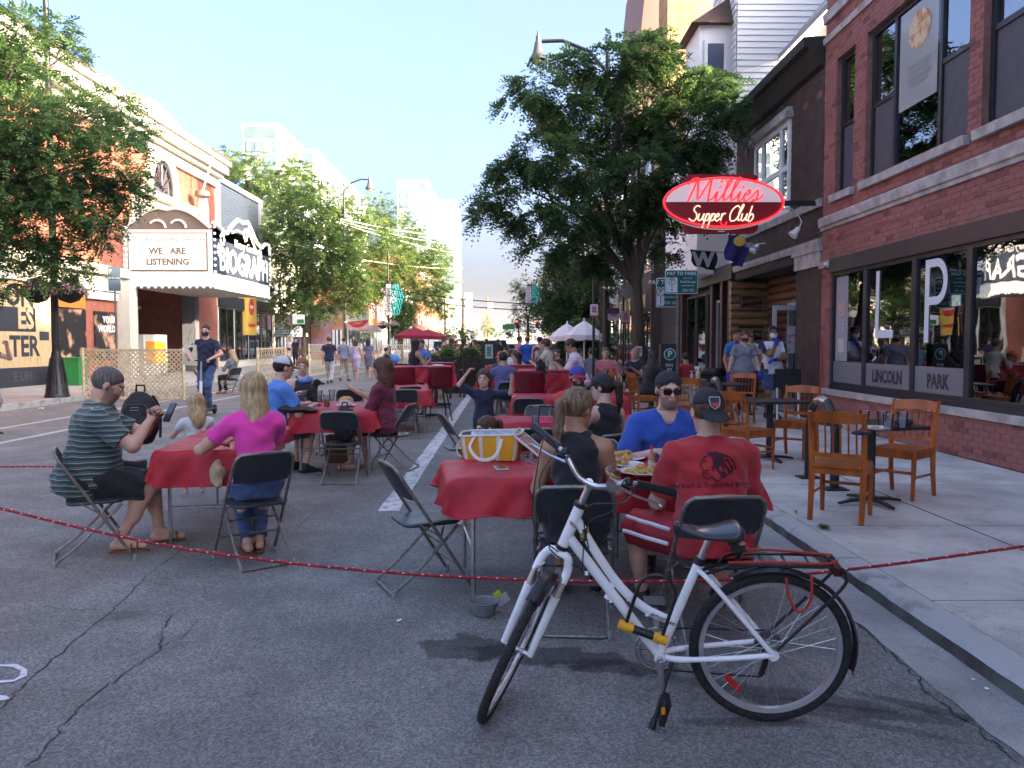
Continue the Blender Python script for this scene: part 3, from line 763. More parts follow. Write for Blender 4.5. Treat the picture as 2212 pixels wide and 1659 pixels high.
 if mask:
  mf=ell((0,.030,-.040),(.068,.074,.070))
  def mkf(p):
   q=hl(p);d=smax(mf(q),-(q[:,1]-.028),.004);d=smax(d,q[:,2]+.004,.006);d=smax(d,-(q[:,2]+.098),.006);return (d+.001*np.sin(q[:,2]*260))*hs
  piece('face_mask',mkf,hc-.18*hs,hc+.18*hs,mask,min(res,.008))
 HM=Matrix(Rh.tolist()).to_4x4();HM=Matrix.Translation(Vector(hc))@HM@Matrix.Scale(hs,4)
 if eyes and not lowdetail and glasses!='sun':
  for sx in (-1,1):
   b=MB(HM);b.ball((sx*.031,.0795,.008),(.0125,.0105,.0085),10,8)
   for k,f in enumerate(b.f):
    c=sum((Vector(b.v[i]) for i in f),Vector())/len(f);l_=HM.inverted()@c
    if abs(l_.x-sx*.031)<.006 and l_.y>.084:b.m[k]=1
   b.build('eye',[mk('eye_white',(.5,.48,.46),.3),mk('eye_iris',(.02,.014,.01),.2)],root,True)
 if glasses:
  b=MB(HM);lm_=mk('dark_lens',(.02,.012,.01),.08) if glasses=='sun' else M_clear;y0=.103
  for sx in (-1,1):
   poly=[(sx*.031+dx,.006+dz) for dx,dz in ((-.026,.017),(.026,.017),(.027,-.004),(.019,-.019),(-.017,-.019),(-.026,-.006))]
   b.cur=0
   P_=[(x,y0-abs(x)*.18,z) for x,z in poly]
   b.poly(P_ if sx>0 else P_);b.cur=1;b.tube(P_,.0028,5,True)
   b.tube([(sx*.057,y0-.011,.018),(sx*.077,.05,.016),(sx*.078,-.01,.012)],.003,5)
  b.cur=1;b.tube([(-.006,y0,.012),(.006,y0,.012)],.0035,5)
  b.build('sunglasses' if glasses=='sun' else 'glasses',[lm_,mk('glasses_frame',(.03,.015,.01),.3)],root,True)
 root_info=dict(root=root,hc=Vector(hc),HM=HM,S=Vector(S),u=Vector(u),xa=Vector(xa),fw=Vector(fw),hip=Vector(hip),wri=[Vector(x) for x in wri],elb=[Vector(x) for x in elb],toW=toW,T=T,s=s)
 return root_info
 # ================= chairs, tables, cloths =================
def rrect(w,d,r,n=4):
 out=[]
 for cx,cy,a0 in ((w/2-r,d/2-r,0),(-w/2+r,d/2-r,90),(-w/2+r,-d/2+r,180),(w/2-r,-d/2+r,270)):
  for k in range(n+1):a=R(a0+90*k/n);out.append((cx+r*math.cos(a),cy+r*math.sin(a)))
 return out
def make_folding():
 t=thing('folding_chair','x','chair')
 b=MB();bw,bt=.215,.795
 side=lambda s:[(s*.225,.235,.012),(s*.218,.02,.36),(s*.212,-.155,.635),(s*.205,-.215,.73)]
 path=side(-1)+[(-.195,-.235,.765),(-.165,-.245,.79),(0,-.25,.797),(.165,-.245,.79),(.195,-.235,.765)]+side(1)[::-1]
 b.tube(path,.0115,7);b.tube([(-.222,.14,.165),(.222,.14,.165)],.009,6)
 b.build('front_frame',M_chairtube,t,True)
 b=MB();p=lambda s:[(s*.165,.165,.405),(s*.172,.08,.32),(s*.18,-.12,.13),(s*.185,-.245,.035)]
 b.tube(p(-1)+[(-.175,-.265,.014),(-.15,-.27,.012),(.15,-.27,.012),(.175,-.265,.014)]+p(1)[::-1],.0105,7);b.tube([(-.172,.06,.29),(.172,.06,.29)],.007,5)
 b.build('rear_frame',M_chairtube,t,True)
 for s in (-1,1):
  for q in ((s*.225,.235),(s*.187,-.262)):b=MB();b.lathe([(.016,0),(.016,.03),(.012,.04)],(q[0],q[1],0),8);b.build('foot_cap',mk('grey_foot_cap',(.22,.21,.2),.6),t,True)
 b=MB()
 for s in (-1,1):b.tube([(s*.222,.015,.36),(s*.2,-.10,.435)],.006,5);b.tube([(s*.19,.06,.41),(s*.224,.03,.35)],.008,5)
 b.build('hinge',M_chairtube,t,True,kind='stuff')
 b=MB();o=rrect(.375,.375,.07);m=len(o)
 rings=[(.97,.414),(1.0,.424),(.985,.438),(.93,.441),(.5,.434)];ids=[]
 for sc_,z in rings:ids.append([b.pt((x*sc_,y*sc_-.0+.0,z-(.008*(y/.19)**2 if z>.43 else 0))) for x,y in o])
 for i in range(len(ids)-1):
  for j in range(m):b.face((ids[i][j],ids[i][(j+1)%m],ids[i+1][(j+1)%m],ids[i+1][j]))
 b.face(ids[-1]);b.face(ids[0][::-1]);b.build('seat',M_chairpanel,t,True)
 b=MB();nx,nz=9,5;F=[];Bk=[]
 for k in range(nz+1):
  z=.585+.20*k/nz;y0=-.13-(z-.585)*.52
  rw=.198*(1-.06*(k==0))*(1-.10*(k==nz))
  for lst,dy in ((F,.0),(Bk,-.012)):
   lst.append([b.pt((rw*(2*i/nx-1),y0+dy-.022*(1-(2*i/nx-1)**2),z)) for i in range(nx+1)])
 for k in range(nz):
  for i in range(nx):
   b.face((F[k][i+1],F[k][i],F[k+1][i],F[k+1][i+1]));b.face((Bk[k][i],Bk[k][i+1],Bk[k+1][i+1],Bk[k+1][i]))
 for i in range(nx):b.face((F[0][i],F[0][i+1],Bk[0][i+1],Bk[0][i]));b.face((F[nz][i+1],F[nz][i],Bk[nz][i],Bk[nz][i+1]))
 for k in range(nz):b.face((F[k][0],Bk[k][0],Bk[k+1][0],F[k+1][0]));b.face((F[k+1][nx],Bk[k+1][nx],Bk[k][nx],F[k][nx]))
 b.build('backrest',M_chairpanel,t,True);return t
FOLD=None
def folding(loc,rz_deg,label,group='grey folding chairs at the tables in the street'):
 global FOLD
 if FOLD is None:FOLD=make_folding();o=FOLD;o.location=loc;o.rotation_euler=(0,0,R(rz_deg));o['label']=label;o['group']=group;return o
 return dup(FOLD,loc,R(rz_deg),label,group)
def folding_feet(L,Rt,label):
 """rear feet given as photo pixels, sitter's left then right"""
 l,r=G(*L),G(*Rt);x=(r-l);x.z=0;x.normalize();f=Vector((-x.y,x.x,0));c=(l+r)/2+f*.262
 return folding((c.x,c.y,0),math.degrees(math.atan2(x.y,x.x)),label)
def make_wood_chair():
 t=thing('wooden_chair','x','chair')
 for s in (-1,1):
  b=MB();P_=[(s*.195,-.24,0),(s*.195,-.20,.22),(s*.195,-.19,.44),(s*.20,-.215,.68),(s*.205,-.27,.89)]
  b.tube(P_,[.021,.024,.025,.022,.019],4);b.build('rear_leg',M_wood,t)
  b=MB();b.tube([(s*.19,.215,0),(s*.19,.20,.43)],[.018,.025],4);b.build('front_leg',M_wood,t)
  b=MB();b.tube([(s*.193,-.20,.21),(s*.19,.205,.21)],.012,4);b.build('side_stretcher',M_wood,t)
 b=MB();b.tube([(-.19,.20,.25),(.19,.20,.25)],.013,4);b.build('front_stretcher',M_wood,t)
 b=MB();b.prism([(x,y) for x,y in rrect(.42,.43,.05)],(0,0,.435),(1,0,0),(0,1,0),.028);b.build('seat',M_wood,t)
 b=MB();b.box((-.185,.185,.375),(.185,.207,.434));b.box((-.19,-.195,.375),(.19,-.175,.434));b.box((-.205,-.174,.375),(-.183,.184,.434));b.box((.183,-.174,.375),(.205,.184,.434));b.build('apron',M_wood,t)
 b=MB();n=8
 def rail(z0,z1,y,bow,crown=0):
  for i in range(n):
   a,c=-1+2*i/n,-1+2*(i+1)/n;ya,yc=y-bow*(1-a*a),y-bow*(1-c*c);za,zc=z1+crown*(1-a*a),z1+crown*(1-c*c);dy=(z1-z0)*.22
   v=[b.pt(q) for q in ((a*.2,ya,z0),(c*.2,yc,z0),(c*.2,yc-.022,z0),(a*.2,ya-.022,z0),(a*.2,ya-dy,za),(c*.2,yc-dy,zc),(c*.2,yc-dy-.02,zc),(a*.2,ya-dy-.02,za))]
   for f in ((0,1,5,4),(1,2,6,5),(2,3,7,6),(3,0,4,7),(4,5,6,7),(0,3,2,1)):b.face([v[k] for k in f])
 rail(.80,.875,-.235,.03,.022);b.build('top_rail',M_wood,t)
 b=MB();rail(.52,.555,-.195,.02);b.build('lower_rail',M_wood,t)
 for k in range(6):
  x=(-.145+.058*k);q=1-(x/.2)**2;b=MB();b.tube([(x,-.205-.02*q,.55),(x,-.22-.025*q,.68),(x*1.02,-.247-.03*q,.81)],.0125,4,sx=.6);b.build('slat',M_wood,t)
 return t
WCH=None
def wooden(loc,rz_deg,label,group='orange wooden slat-back chairs on the pavement'):
 global WCH
 if WCH is None:WCH=make_wood_chair();o=WCH;o.location=loc;o.rotation_euler=(0,0,R(rz_deg));o['label']=label;o['group']=group;return o
 return dup(WCH,loc,R(rz_deg),label,group)
def folding_table(loc,rz,L,Wd,label,group='folding tables under red cloths',H=.74):
 """long side along local Y"""
 t=thing('folding_table',label,'table',loc,R(rz),group)
 b=MB();b.prism(rrect(Wd-.09,L-.09,.03),(0,0,H-.04),(1,0,0),(0,1,0),.03);b.build('table_top',mk('table_laminate',(.35,.33,.3),.5),t)
 for s in (-1,1):
  b=MB();y=s*(L/2-.16);w2=Wd/2-.09
  b.tube([(-w2,y,.015),(-w2,y,.50),(-w2+.02,y+s*-.02,.69),(w2-.02,y+s*-.02,.69),(w2,y,.50),(w2,y,.015)],.014,8);b.tube([(-w2,y,.30),(w2,y,.30)],.009,6)
  b.build('leg_frame',M_steel,t,True)
  b=MB();b.tube([(0,y,.5),(0,y-s*.32,.70)],.010,4);b.tube([(-w2,y,.48),(-w2,y-s*.22,.69)],.010,4);b.tube([(w2,y,.48),(w2,y-s*.22,.69)],.010,4);b.build('brace',M_steel,t,kind='stuff')
 return t
def table_cloth(loc,rz,L,Wd,drop,label,seed=1,H=.742,group='red plastic cloths',flare=.18,m=None,res=.035,lift=None,cat='tablecloth',drops=None,amp=.03):
 """sheet over a rectangle (long side local Y) falling over its edges with folds"""
 rnd=random.Random(seed);ex=max(drops) if drops else drop
 nx=int((Wd+2*ex)/res);ny=int((L+2*ex)/res);ph=[rnd.uniform(0,6.28) for _ in range(8)]
 xs=np.linspace(-Wd/2-ex,Wd/2+ex,nx+1);ys_=np.linspace(-L/2-ex,L/2+ex,ny+1);Xg,Yg=np.meshgrid(xs,ys_,indexing='ij')
 rr=.03;cx=np.clip(Xg,-Wd/2+rr,Wd/2-rr);cy=np.clip(Yg,-L/2+rr,L/2-rr);dx,dy=Xg-cx,Yg-cy;d=np.hypot(dx,dy)+1e-9;ux,uy=dx/d,dy/d
 if drops:
  lim=drops[0]*(ux<0)*np.abs(ux)+drops[1]*(ux>0)*np.abs(ux)+drops[2]*(uy<0)*np.abs(uy)+drops[3]*(uy>0)*np.abs(uy);lim=np.maximum(lim/(np.abs(ux)+np.abs(uy)+1e-6),.03);d2=np.minimum(d,lim)
 else:d2=np.minimum(d,drop*(1.0+.15*np.sin(np.arctan2(cy+uy*.3,cx+ux*.3)*3+ph[0])))
 d2=d2-rr*(d2>rr);d2=np.where(d<=rr,d,np.maximum(d2,0)+rr)
 s=cx*1.3+cy+np.arctan2(uy,ux)*.35
 fold=np.sin(s*7+ph[1]+1.2*np.sin(s*3))*.55+np.sin(s*15+ph[2]+d2*5)*.30+(np.abs(np.sin(s*11+ph[3]+d2*9))-.6)*.45
 fall=np.clip(d2-rr,0,9);out=np.minimum(d2,rr)*.9+fall*(flare+.10*fold)+fold*amp*np.clip(fall*5,0,1)
 Z=H-np.maximum(d2-rr*.4,0)*(.93-.05*fold)+.004*np.sin(Xg*13+ph[4]+2*np.sin(Yg*7))*np.sin(Yg*11+ph[5])-.006*np.abs(np.sin(Xg*8+Yg*5+ph[6]+1.5*np.sin(Yg*4+ph[7])))**6-.005*np.abs(np.sin(Yg*7-Xg*4+ph[2]+1.2*np.sin(Xg*6)))**8+.012*(np.abs(Xg)<Wd/2)*0+.009
 if lift is not None:Z=Z+lift(cx,cy,fall)
 Vx=cx+ux*out;Vy=cy+uy*out;V_=np.stack([Vx,Vy,Z],-1).reshape(-1,3);n1=ny+1
 i,j=np.meshgrid(np.arange(nx),np.arange(ny),indexing='ij');a=(i*n1+j).ravel();F=np.stack([a,a+n1,a+n1+1,a+1],1)
 q=V_[F];area=np.linalg.norm(np.cross(q[:,2]-q[:,0],q[:,3]-q[:,1]),axis=1);F=F[area>1e-6]
 o=np_mesh('tablecloth',V_,F,m or M_red,None,True);o.location=loc;o.rotation_euler=(0,0,R(rz));return tag(o,label,cat,group)
def cup(loc,label,h=.13,r=.045,liquid=None,group='clear plastic cups',level=.5):
 t=thing('plastic_cup',label,'cup',loc,0,group)
 b=MB();b.lathe([(r*.68,0),(r*.70,.004),(r,h),(r+.003,h+.002),(r+.003,h+.005),(r-.002,h+.003),(r*.66,.006)],(0,0,0),16,cap=True);b.build('cup_wall',M_clear,t,True)
 if liquid:
  b=MB();b.lathe([(r*.64,.006),(r*(.66+.32*level)-.003,h*level)],(0,0,0),14);b.build('drink',liquid,t,True)
 return t
M_lemon=mk('pale_pink_drink',(.62,.52,.55),.3);M_beer=mk('amber_beer',(.55,.25,.03),.25);M_ice=mk('iced_water',(.45,.48,.5),.2)
def plate(loc,r,label,m=None,parent=None):
 b=MB();b.lathe([(r*.55,0),(r*.6,.004),(r*.95,.018),(r,.022),(r*.96,.024),(r*.6,.010),(.001,.008)],(0,0,0),24);o=b.build('plate',m or mk('white_china',(.7,.69,.67),.25),parent,True);o.location=loc
 if not parent:tag(o,label,'plate')
 return o
def pedestal_table(loc,rz,w,label,H=.75,top=None,group='black café tables on the pavement'):
 t=thing('cafe_table',label,'table',loc,R(rz),group)
 b=MB();b.prism(rrect(w,w,.03),(0,0,H-.03),(1,0,0),(0,1,0),.03);b.build('table_top',top or mk('dark_table_top',(.03,.022,.02),.4,var=.3,vs=8),t)
 b=MB();b.lathe([(.04,.03),(.04,H-.06),(.08,H-.03)],(0,0,0),12);b.build('pedestal',M_black,t,True)
 b=MB()
 for k in range(4):
  a=k*math.pi/2;u=Vector((math.cos(a),math.sin(a),0));b.tube([u*.03+Vector((0,0,.045)),u*.2+Vector((0,0,.035)),u*.31+Vector((0,0,.018))],[.034,.03,.022],6,sx=.6)
 b.build('base',M_black,t,True);return t
def make_stool():
 t=thing('bar_stool','x','bar stool');M_v=mk('burgundy_vinyl',(.13,.008,.015),.25,var=.15,coat=.3)
 b=MB();nx,nz=12,10;F=[];Bk=[]
 for k in range(nz+1):
  z=.70+.37*k/nz
  for lst,sg in ((F,1),(Bk,-1)):
   row=[]
   for i in range(nx+1):
    a=(2*i/nx-1);tx=.25*a*(1-.05*(k==nz));y=-.19-.02*(1-a*a)-(z-.7)*.15+sg*.028*(1-abs(a)**6)
    if sg<0:y-=.012*abs(math.sin(i*math.pi/2.4))*abs(math.sin(k*math.pi/2.0))
    row.append(b.pt((tx,y,z)))
   lst.append(row)
 for k in range(nz):
  for i in range(nx):
   b.face((F[k][i+1],F[k][i],F[k+1][i],F[k+1][i+1]));b.face((Bk[k][i],Bk[k][i+1],Bk[k+1][i+1],Bk[k+1][i]))
 for i in range(nx):b.face((F[0][i],F[0][i+1],Bk[0][i+1],Bk[0][i]));b.face((F[nz][i+1],F[nz][i],Bk[nz][i],Bk[nz][i+1]))
 for k in range(nz):b.face((F[k][0],Bk[k][0],Bk[k+1][0],F[k+1][0]));b.face((F[k+1][nx],Bk[k+1][nx],Bk[k][nx],F[k][nx]))
 back=b.build('backrest',M_v,t,True)
 b=MB()
 for k in range(3):
  for i in range(4-k%2):b.ball(((-.15+.1*i+.05*(k%2)),-.235-k*.016,.79+.095*k),.012,6,4)
 b.build('tuft_button',mk('tuft_button',(.3,.05,.06),.2),back,True,kind='stuff')
 b=MB();b.prism(rrect(.48,.44,.08),(0,0,.64),(1,0,0),(0,1,0),.10);b.build('seat',M_v,t)
 for sx in (-1,1):
  for sy in (-1,1):
   b=MB();b.tube([(sx*.13,sy*.13,.64),(sx*.235,sy*.235,0)],[.018,.013],6);lg=b.build('leg',M_black,t,True)
   b=MB();b.tube([(sx*.225,sy*.225,.06),(sx*.236,sy*.236,0)],.016,6);b.build('brass_tip',mk('brass',(.35,.22,.08),.35,metal=1),lg,True)
 b=MB();b.tube([(.2*math.cos(a)*1.35,.2*math.sin(a)*1.35,.26) for a in [R(45+90*k) for k in range(4)]],.009,6,True);b.build('foot_ring',M_black,t,True)
 return t
STO=None
def stool(loc,rz,label):
 global STO
 if STO is None:STO=make_stool();STO.location=loc;STO.rotation_euler=(0,0,R(rz));STO['label']=label;STO['group']='burgundy vinyl bar stools';return STO
 return dup(STO,loc,R(rz),label,'burgundy vinyl bar stools')
 # ================= bicycle =================
def bicycle():
 pr,pf=G(1655,1556),G(1020,1530);d=(pf-pr);d.z=0;rz=math.atan2(d.y,d.x);wb=d.length
 # local frame: x forward (towards the front wheel), z up, y = rider's left, leaning to the left onto the kickstand
 rid=Matrix.Translation(pr)@Matrix.Rotation(rz,4,'Z')@Matrix.Rotation(R(-7),4,'X')
 t=bpy.data.objects.new('bicycle',None);COL.objects.link(t);t.matrix_world=rid
 tag(t,'white step-through bicycle on its kickstand in front of the rope','bicycle')
 Mw=mk('glossy_white_frame',(.78,.79,.80),.22,coat=.5,var=.03);Mt=mk('tyre_rubber',(.022,.021,.021),.8,var=.4,vs=60,bump=.8,bs=220);Mrim=mk('rim_alloy',(.62,.63,.64),.35,metal=.9);Mk=mk('black_plastic',(.015,.015,.017),.35);Mks=mk('black_leather',(.02,.022,.028),.25,coat=.3,bump=.1,bs=60)
 r=.322;RH=Vector((0,0,r));BB=Vector((.44,0,.275));
 hb,ht=Vector((.835,0,.735)),Vector((.765,0,.905));ax=(hb-ht).normalized()
 FHn=hb+ax*.475
 SH=Vector((.285,0,.70));
 b=MB();b.tube([ht,hb],.0235,14);b.build('head_tube',Mw,t,True)
 b=MB();b.tube([ht+ax*-.012,ht+ax*.004],.028,12);b.tube([hb+ax*-.004,hb+ax*.012],.028,12);b.build('headset',Mk,t,True,kind='stuff')
 b=MB();b.tube([hb+ax*-.05,BB],.021,14);b.build('down_tube',Mw,t,True)
 tt=[ht+ax*.05,Vector((.70,0,.71)),Vector((.60,0,.565)),Vector((.50,0,.475)),Vector((.38,0,.425))];
 # smooth the curved tube
 def smooth(P,n=4):
  P=[Vector(p) for p in P];out=[]
  for i in range(len(P)-1):
   p0,p1,p2,p3=P[max(i-1,0)],P[i],P[i+1],P[min(i+2,len(P)-1)]
   for k in range(n):
    u=k/n;out.append(.5*((2*p1)+(p2-p0)*u+(2*p0-5*p1+4*p2-p3)*u*u+(3*p1-p0-3*p2+p3)*u**3))
  return out+[P[-1]]
 tt[-1]=BB+(SH-BB)*.345
 b=MB();b.tube(smooth(tt),.0185,14);top=b.build('top_tube',Mw,t,True)
 b=MB();b.tube([Vector((.655,0,.515)),Vector((.625,0,.59))],.013,10);b.build('tube_bridge',Mw,t,True)
 b=MB();b.tube([BB,SH],.0185,14);b.build('seat_tube',Mw,t,True)
 b=MB();b.tube([BB+Vector((0,-.035,0)),BB+Vector((0,.035,0))],.024,14);b.build('bottom_bracket',Mw,t,True)
 for s in (-1,1):
  b=MB();b.tube(smooth([BB+Vector((-.02,s*.02,0)),BB+Vector((-.09,s*.045,.006)),Vector((.17,s*.058,.30)),RH+Vector((0,s*.062,0))]),[.013]*5+[.011]*8,10);b.build('chainstay',Mw,t,True)
  b=MB();b.tube(smooth([SH+Vector((.01,s*.012,-.05)),SH+Vector((-.05,s*.05,-.10)),RH+Vector((.012,s*.062,.015))]),.0105,10);b.build('seatstay',Mw,t,True)
  b=MB();b.lathe([(.022,-.004),(.022,.004)],RH+Vector((0,s*.066,0)),12,rot=Matrix.Rotation(R(90),3,'X'));b.build('dropout',Mw,t)
  # small frame bosses
 b=MB()
 for f in (.2,.45,.7,.88):
  c=hb.lerp(BB,f)+Vector((-.018,.012,-.018));b.cbox(c,(.014,.012,.012))
 for p_ in smooth(tt)[3:14:3]:b.cbox(p_+Vector((-.006,.012,-.020)),(.013,.01,.012))
 b.build('cable_guide',Mw,t,kind='stuff')
 # lettering on the top tube ("amorosso" seen upside down) and badges
 tang=(tt[4]-tt[3]).normalized();up=Vector((-tang.z,0,tang.x))*-1
 c_=tt[3].lerp(tt[4],.62)+Vector((0,.0193,0))
 text('amoroso',.030,c_,tang*-1*-1,Vector((0,1,0)).cross(tang)*1,Mk,top,ext=.0006,shear=.3)
 b=MB();c=ht.lerp(hb,.42);b.ball(c+Vector((0,.012,0)),(.014,.0135,.022),10,6,rot=Matrix.Rotation(R(23),3,'Y'));b.build('badge',mk('badge_print',(.5,.45,.42),.4,col2=(.2,.05,.04),vs=90),t,True)
 b=MB();c=smooth(tt)[2];b.tube([c+(c-ht).normalized()*-.02,c+(c-ht).normalized()*.03],.0195,12);b.build('warning_label',mk('yellow_label',(.45,.38,.04),.4,col2=(.02,.02,.02),vs=80),t,True)
 # wheels
 def wheel(nm,M,par):
  w_=bpy.data.objects.new(nm,None)
  b=MB(M);n=56
  tread=[]
  for k in range(n):a=2*math.pi*k/n;tread.append((math.cos(a)*(r-.019),0,math.sin(a)*(r-.019)))
  b.tube(tread,.019,10,True,sx=1.0);ty=b.build(nm,Mt,par,True)
  b=MB(M);rr_=r-.047
  prof=[(rr_-.012,-.008),(rr_-.012,.008),(rr_+.008,.012),(rr_+.008,-.012)]
  base_=len(b.v)
  for k in range(n):
   a=2*math.pi*k/n
   for (q,y) in prof:b.pt((math.cos(a)*q,y,math.sin(a)*q))
  for k in range(n):
   for j in range(4):b.face((base_+k*4+j,base_+k*4+(j+1)%4,base_+((k+1)%n)*4+(j+1)%4,base_+((k+1)%n)*4+j))
  b.build('rim',Mrim,ty,True)
  b=MB(M);b.tube([(0,-.05,0),(0,.05,0)],.012,10);b.lathe([(.022,-.003),(.022,.003)],(0,.028,0),12,rot=Matrix.Rotation(R(90),3,'X'));b.lathe([(.022,-.003),(.022,.003)],(0,-.028,0),12,rot=Matrix.Rotation(R(90),3,'X'));b.build('hub',M_steel,ty,True)
  for k in range(32):
   a=2*math.pi*k/32;sd=1 if k%2 else -1;da=(R(62) if (k//2)%2 else -R(62))
   b=MB(M);b.tube([(math.cos(a+da)*.02,sd*.028,math.sin(a+da)*.02),(math.cos(a)*(rr_-.01),sd*.002,math.sin(a)*(rr_-.01))],.0013,4,cap=False);b.build('spoke',M_steel,ty)
  return ty
 rw=wheel('rear_wheel',Matrix.Translation(RH),t)
 b=MB(Matrix.Translation(RH));b.cbox((.14,.0,-.16),(.022,.012,.085),rot=Matrix.Rotation(R(42),3,'Y'));b.build('wheel_reflector',mk('red_reflector',(.55,.02,.02),.25),rw)
 b=MB(Matrix.Translation(RH))
 for k,q in enumerate((.055,.047,.04,.034,.028)):b.lathe([(q,-.002),(q,.002)],(0,-.036-k*.004,0),20,rot=Matrix.Rotation(R(90),3,'X'))
 b.build('sprocket',mk('dull_steel',(.2,.2,.2),.4,metal=1),t)
 b=MB();b.tube([RH+Vector((-.01,-.062,-.03)),RH+Vector((0,-.066,-.11)),RH+Vector((.015,-.066,-.16))],[.010,.014,.012],6);b.build('derailleur',Mk,t,True)
 # steered front end: axis rotation about the steering axis
 st=R(78);FM=Matrix.Translation(hb)@Matrix.Rotation(st,4,-ax)@Matrix.Translation(-hb)
 off=Vector((ax.z*-1,0,ax.x));off=off if off.x>0 else -off
 FH=FHn+off*.035
 wheel('front_wheel',FM@Matrix.Translation(FH),t)
 crown=hb+ax*.035+off*.01
 for s in (-1,1):
  b=MB(FM);b.tube(smooth([crown,crown+Vector((0,s*.035,.005)),crown+Vector((0,s*.058,-.015))+ax*.03,crown+Vector((0,s*.060,0))+ax*.10+off*.01]),.0185,12);b.build('fork_crown',Mw,t,True)
  b=MB(FM);b.tube([crown+Vector((0,s*.060,0))+ax*.10+off*.01,FH+Vector((0,s*.060,0))-ax*.26],[.0165,.0155],12);b.build('fork_upper',mk('fork_stanchion',(.5,.42,.36),.4,metal=.3),t,True)
  b=MB(FM);b.tube([FH+Vector((0,s*.060,0))-ax*.28,FH+Vector((0,s*.060,0))],[.0195,.014],12);b.build('fork_lower',Mw,t,True)
  b=MB(FM);c=FH+Vector((0,s*.05,0))-ax*.30+off*.02;b.tube([c,c-ax*.07+Vector((0,s*.004,0))+off*.02,c-ax*.11-Vector((0,s*.02,0))+off*.025],[.009,.007,.005],6);b.cbox(c-Vector((0,s*.02,0)),(.05,.014,.016));b.build('brake_arm',M_steel,t,True)
  # short mudguard on the front wheel, long one behind
 def guard(M,a0,a1,rr_,nm,wdt=.052,n=18):
  b=MB(M);rows=[]
  for k in range(n+1):
   a=R(a0+(a1-a0)*k/n);row=[]
   for j in range(7):
    q=(j/6*2-1);row.append(b.pt((math.cos(a)*(rr_+.012*(1-q*q)),q*wdt/2,math.sin(a)*(rr_+.012*(1-q*q)))))
   for j in range(7):
    q=(j/6*2-1);row.append(b.pt((math.cos(a)*(rr_-.003+.012*(1-q*q)),q*wdt/2*.93,math.sin(a)*(rr_-.003+.012*(1-q*q)))))
   rows.append(row)
  for k in range(n):
   for j in range(6):
    b.face((rows[k][j],rows[k][j+1],rows[k+1][j+1],rows[k+1][j]));b.face((rows[k][7+j+1],rows[k][7+j],rows[k+1][7+j],rows[k+1][7+j+1]))
   for j,j2 in ((0,7),(6,13)):b.face((rows[k][j],rows[k][j2],rows[k+1][j2],rows[k+1][j]))
  return b.build(nm,Mk,t,True)
 axang=math.degrees(math.atan2(-ax.z,-ax.x))
 guard(FM@Matrix.Translation(FH),axang-30,axang+14,r+.010,'front_mudguard',.062)
 guard(Matrix.Translation(RH),62,196,r+.012,'rear_mudguard')
 # stem, bars, grips, levers
 s0=ht-ax*.01;s1=ht-ax*.095
 b=MB(FM);b.tube([s0,s1],.0135,12);b.tube([s1+ax*.012,s1-ax*.012],.018,12);stc=s1+off*.06-ax*.025;b.tube([s1,stc],.017,10);b.build('stem',M_steel,t,True)
 bar=smooth([stc+Vector((0,y,0))+off*o_-ax*z_ for y,o_,z_ in ((-.30,-.13,.075),(-.20,-.07,.07),(-.11,-.01,.045),(-.04,0,0),(.04,0,0),(.11,-.01,.045),(.20,-.07,.07),(.30,-.13,.075))],3)
 b=MB(FM);b.tube(bar,.0115,10);b.build('handlebar',M_steel,t,True)
 for s,i0 in ((-1,0),(1,len(bar)-1)):
  e0=bar[i0];e1=bar[i0+(4 if s<0 else -4)]
  b=MB(FM);b.tube([e0.lerp(e1,-.1),e0,e0.lerp(e1,.5),e0.lerp(e1,1.02)],[.016,.018,.0165,.017],12);b.build('grip',Mk,t,True)
  b=MB(FM);c=e0.lerp(e1,1.25);b.ball(c,(.022,.02,.019),10,6);b.cbox(c+off*.012+ax*.014,(.03,.035,.02));b.build('shifter',Mk,t,True)
  b=MB(FM);c=e0.lerp(e1,1.4);b.tube([c,c+off*.035+ax*.02,c+off*.05+ax*.035+(e0-e1)*.5,c+off*.045+ax*.05+(e0-e1)*1.2,c+off*.06+ax*.055+(e0-e1)*1.32],[.008,.008,.006,.005,.006],6);b.build('brake_lever',M_steel,t,True)
  # doughnut-shaped bell, camera clamp
 e0,e1=bar[-1],bar[-5];c=e0.lerp(e1,1.75)-ax*.03
 b=MB(FM);ring=[c+(off*math.cos(a)+Vector((0,1,0))*math.sin(a))*.017 for a in [2*math.pi*k/14 for k in range(14)]]
 b.tube(ring,.014,8,True);b.cur=1;b.tube([q+ax*.006 for q in ring],.0142,8,True);b.build('bell',[mk('chocolate_icing',(.09,.025,.03),.3,col2=(.7,.5,.55),vs=190,thr=(.62,.68)),mk('dough_tan',(.5,.28,.10),.5)],t,True)
 b=MB(FM);c=bar[-8];b.cbox(c,(.03,.045,.04));b.build('clamp',M_steel,t)
 # cables
 lev=[FM@(bar[4]+off*.02),FM@(bar[-5]+off*.02)]
 b=MB();f0=FM@(crown+off*.06-ax*.03)
 b.tube(smooth([lev[0],lev[0]+Vector((.06,.02,.03)),f0+Vector((.10,0,.12)),f0]),.0028,5)
 b.tube(smooth([lev[1],lev[1]+Vector((.05,.06,-.05)),ht+Vector((-.02,.08,.02)),tt[1]+Vector((.03,.03,.03))]),.0028,5)
 b.tube(smooth([lev[0],ht+Vector((.16,.06,.12)),ht+Vector((.12,.07,-.02)),hb+Vector((.05,.04,.0)),hb.lerp(BB,.2)+Vector((0,.02,0))]),.0028,5)
 b.tube(smooth([lev[1],ht+Vector((-.12,.12,.02)),ht+Vector((-.03,.10,-.04)),hb.lerp(BB,.2)+Vector((0,.02,-.01))]),.0028,5)
 b.build('cable',Mk,t,True,kind='stuff')
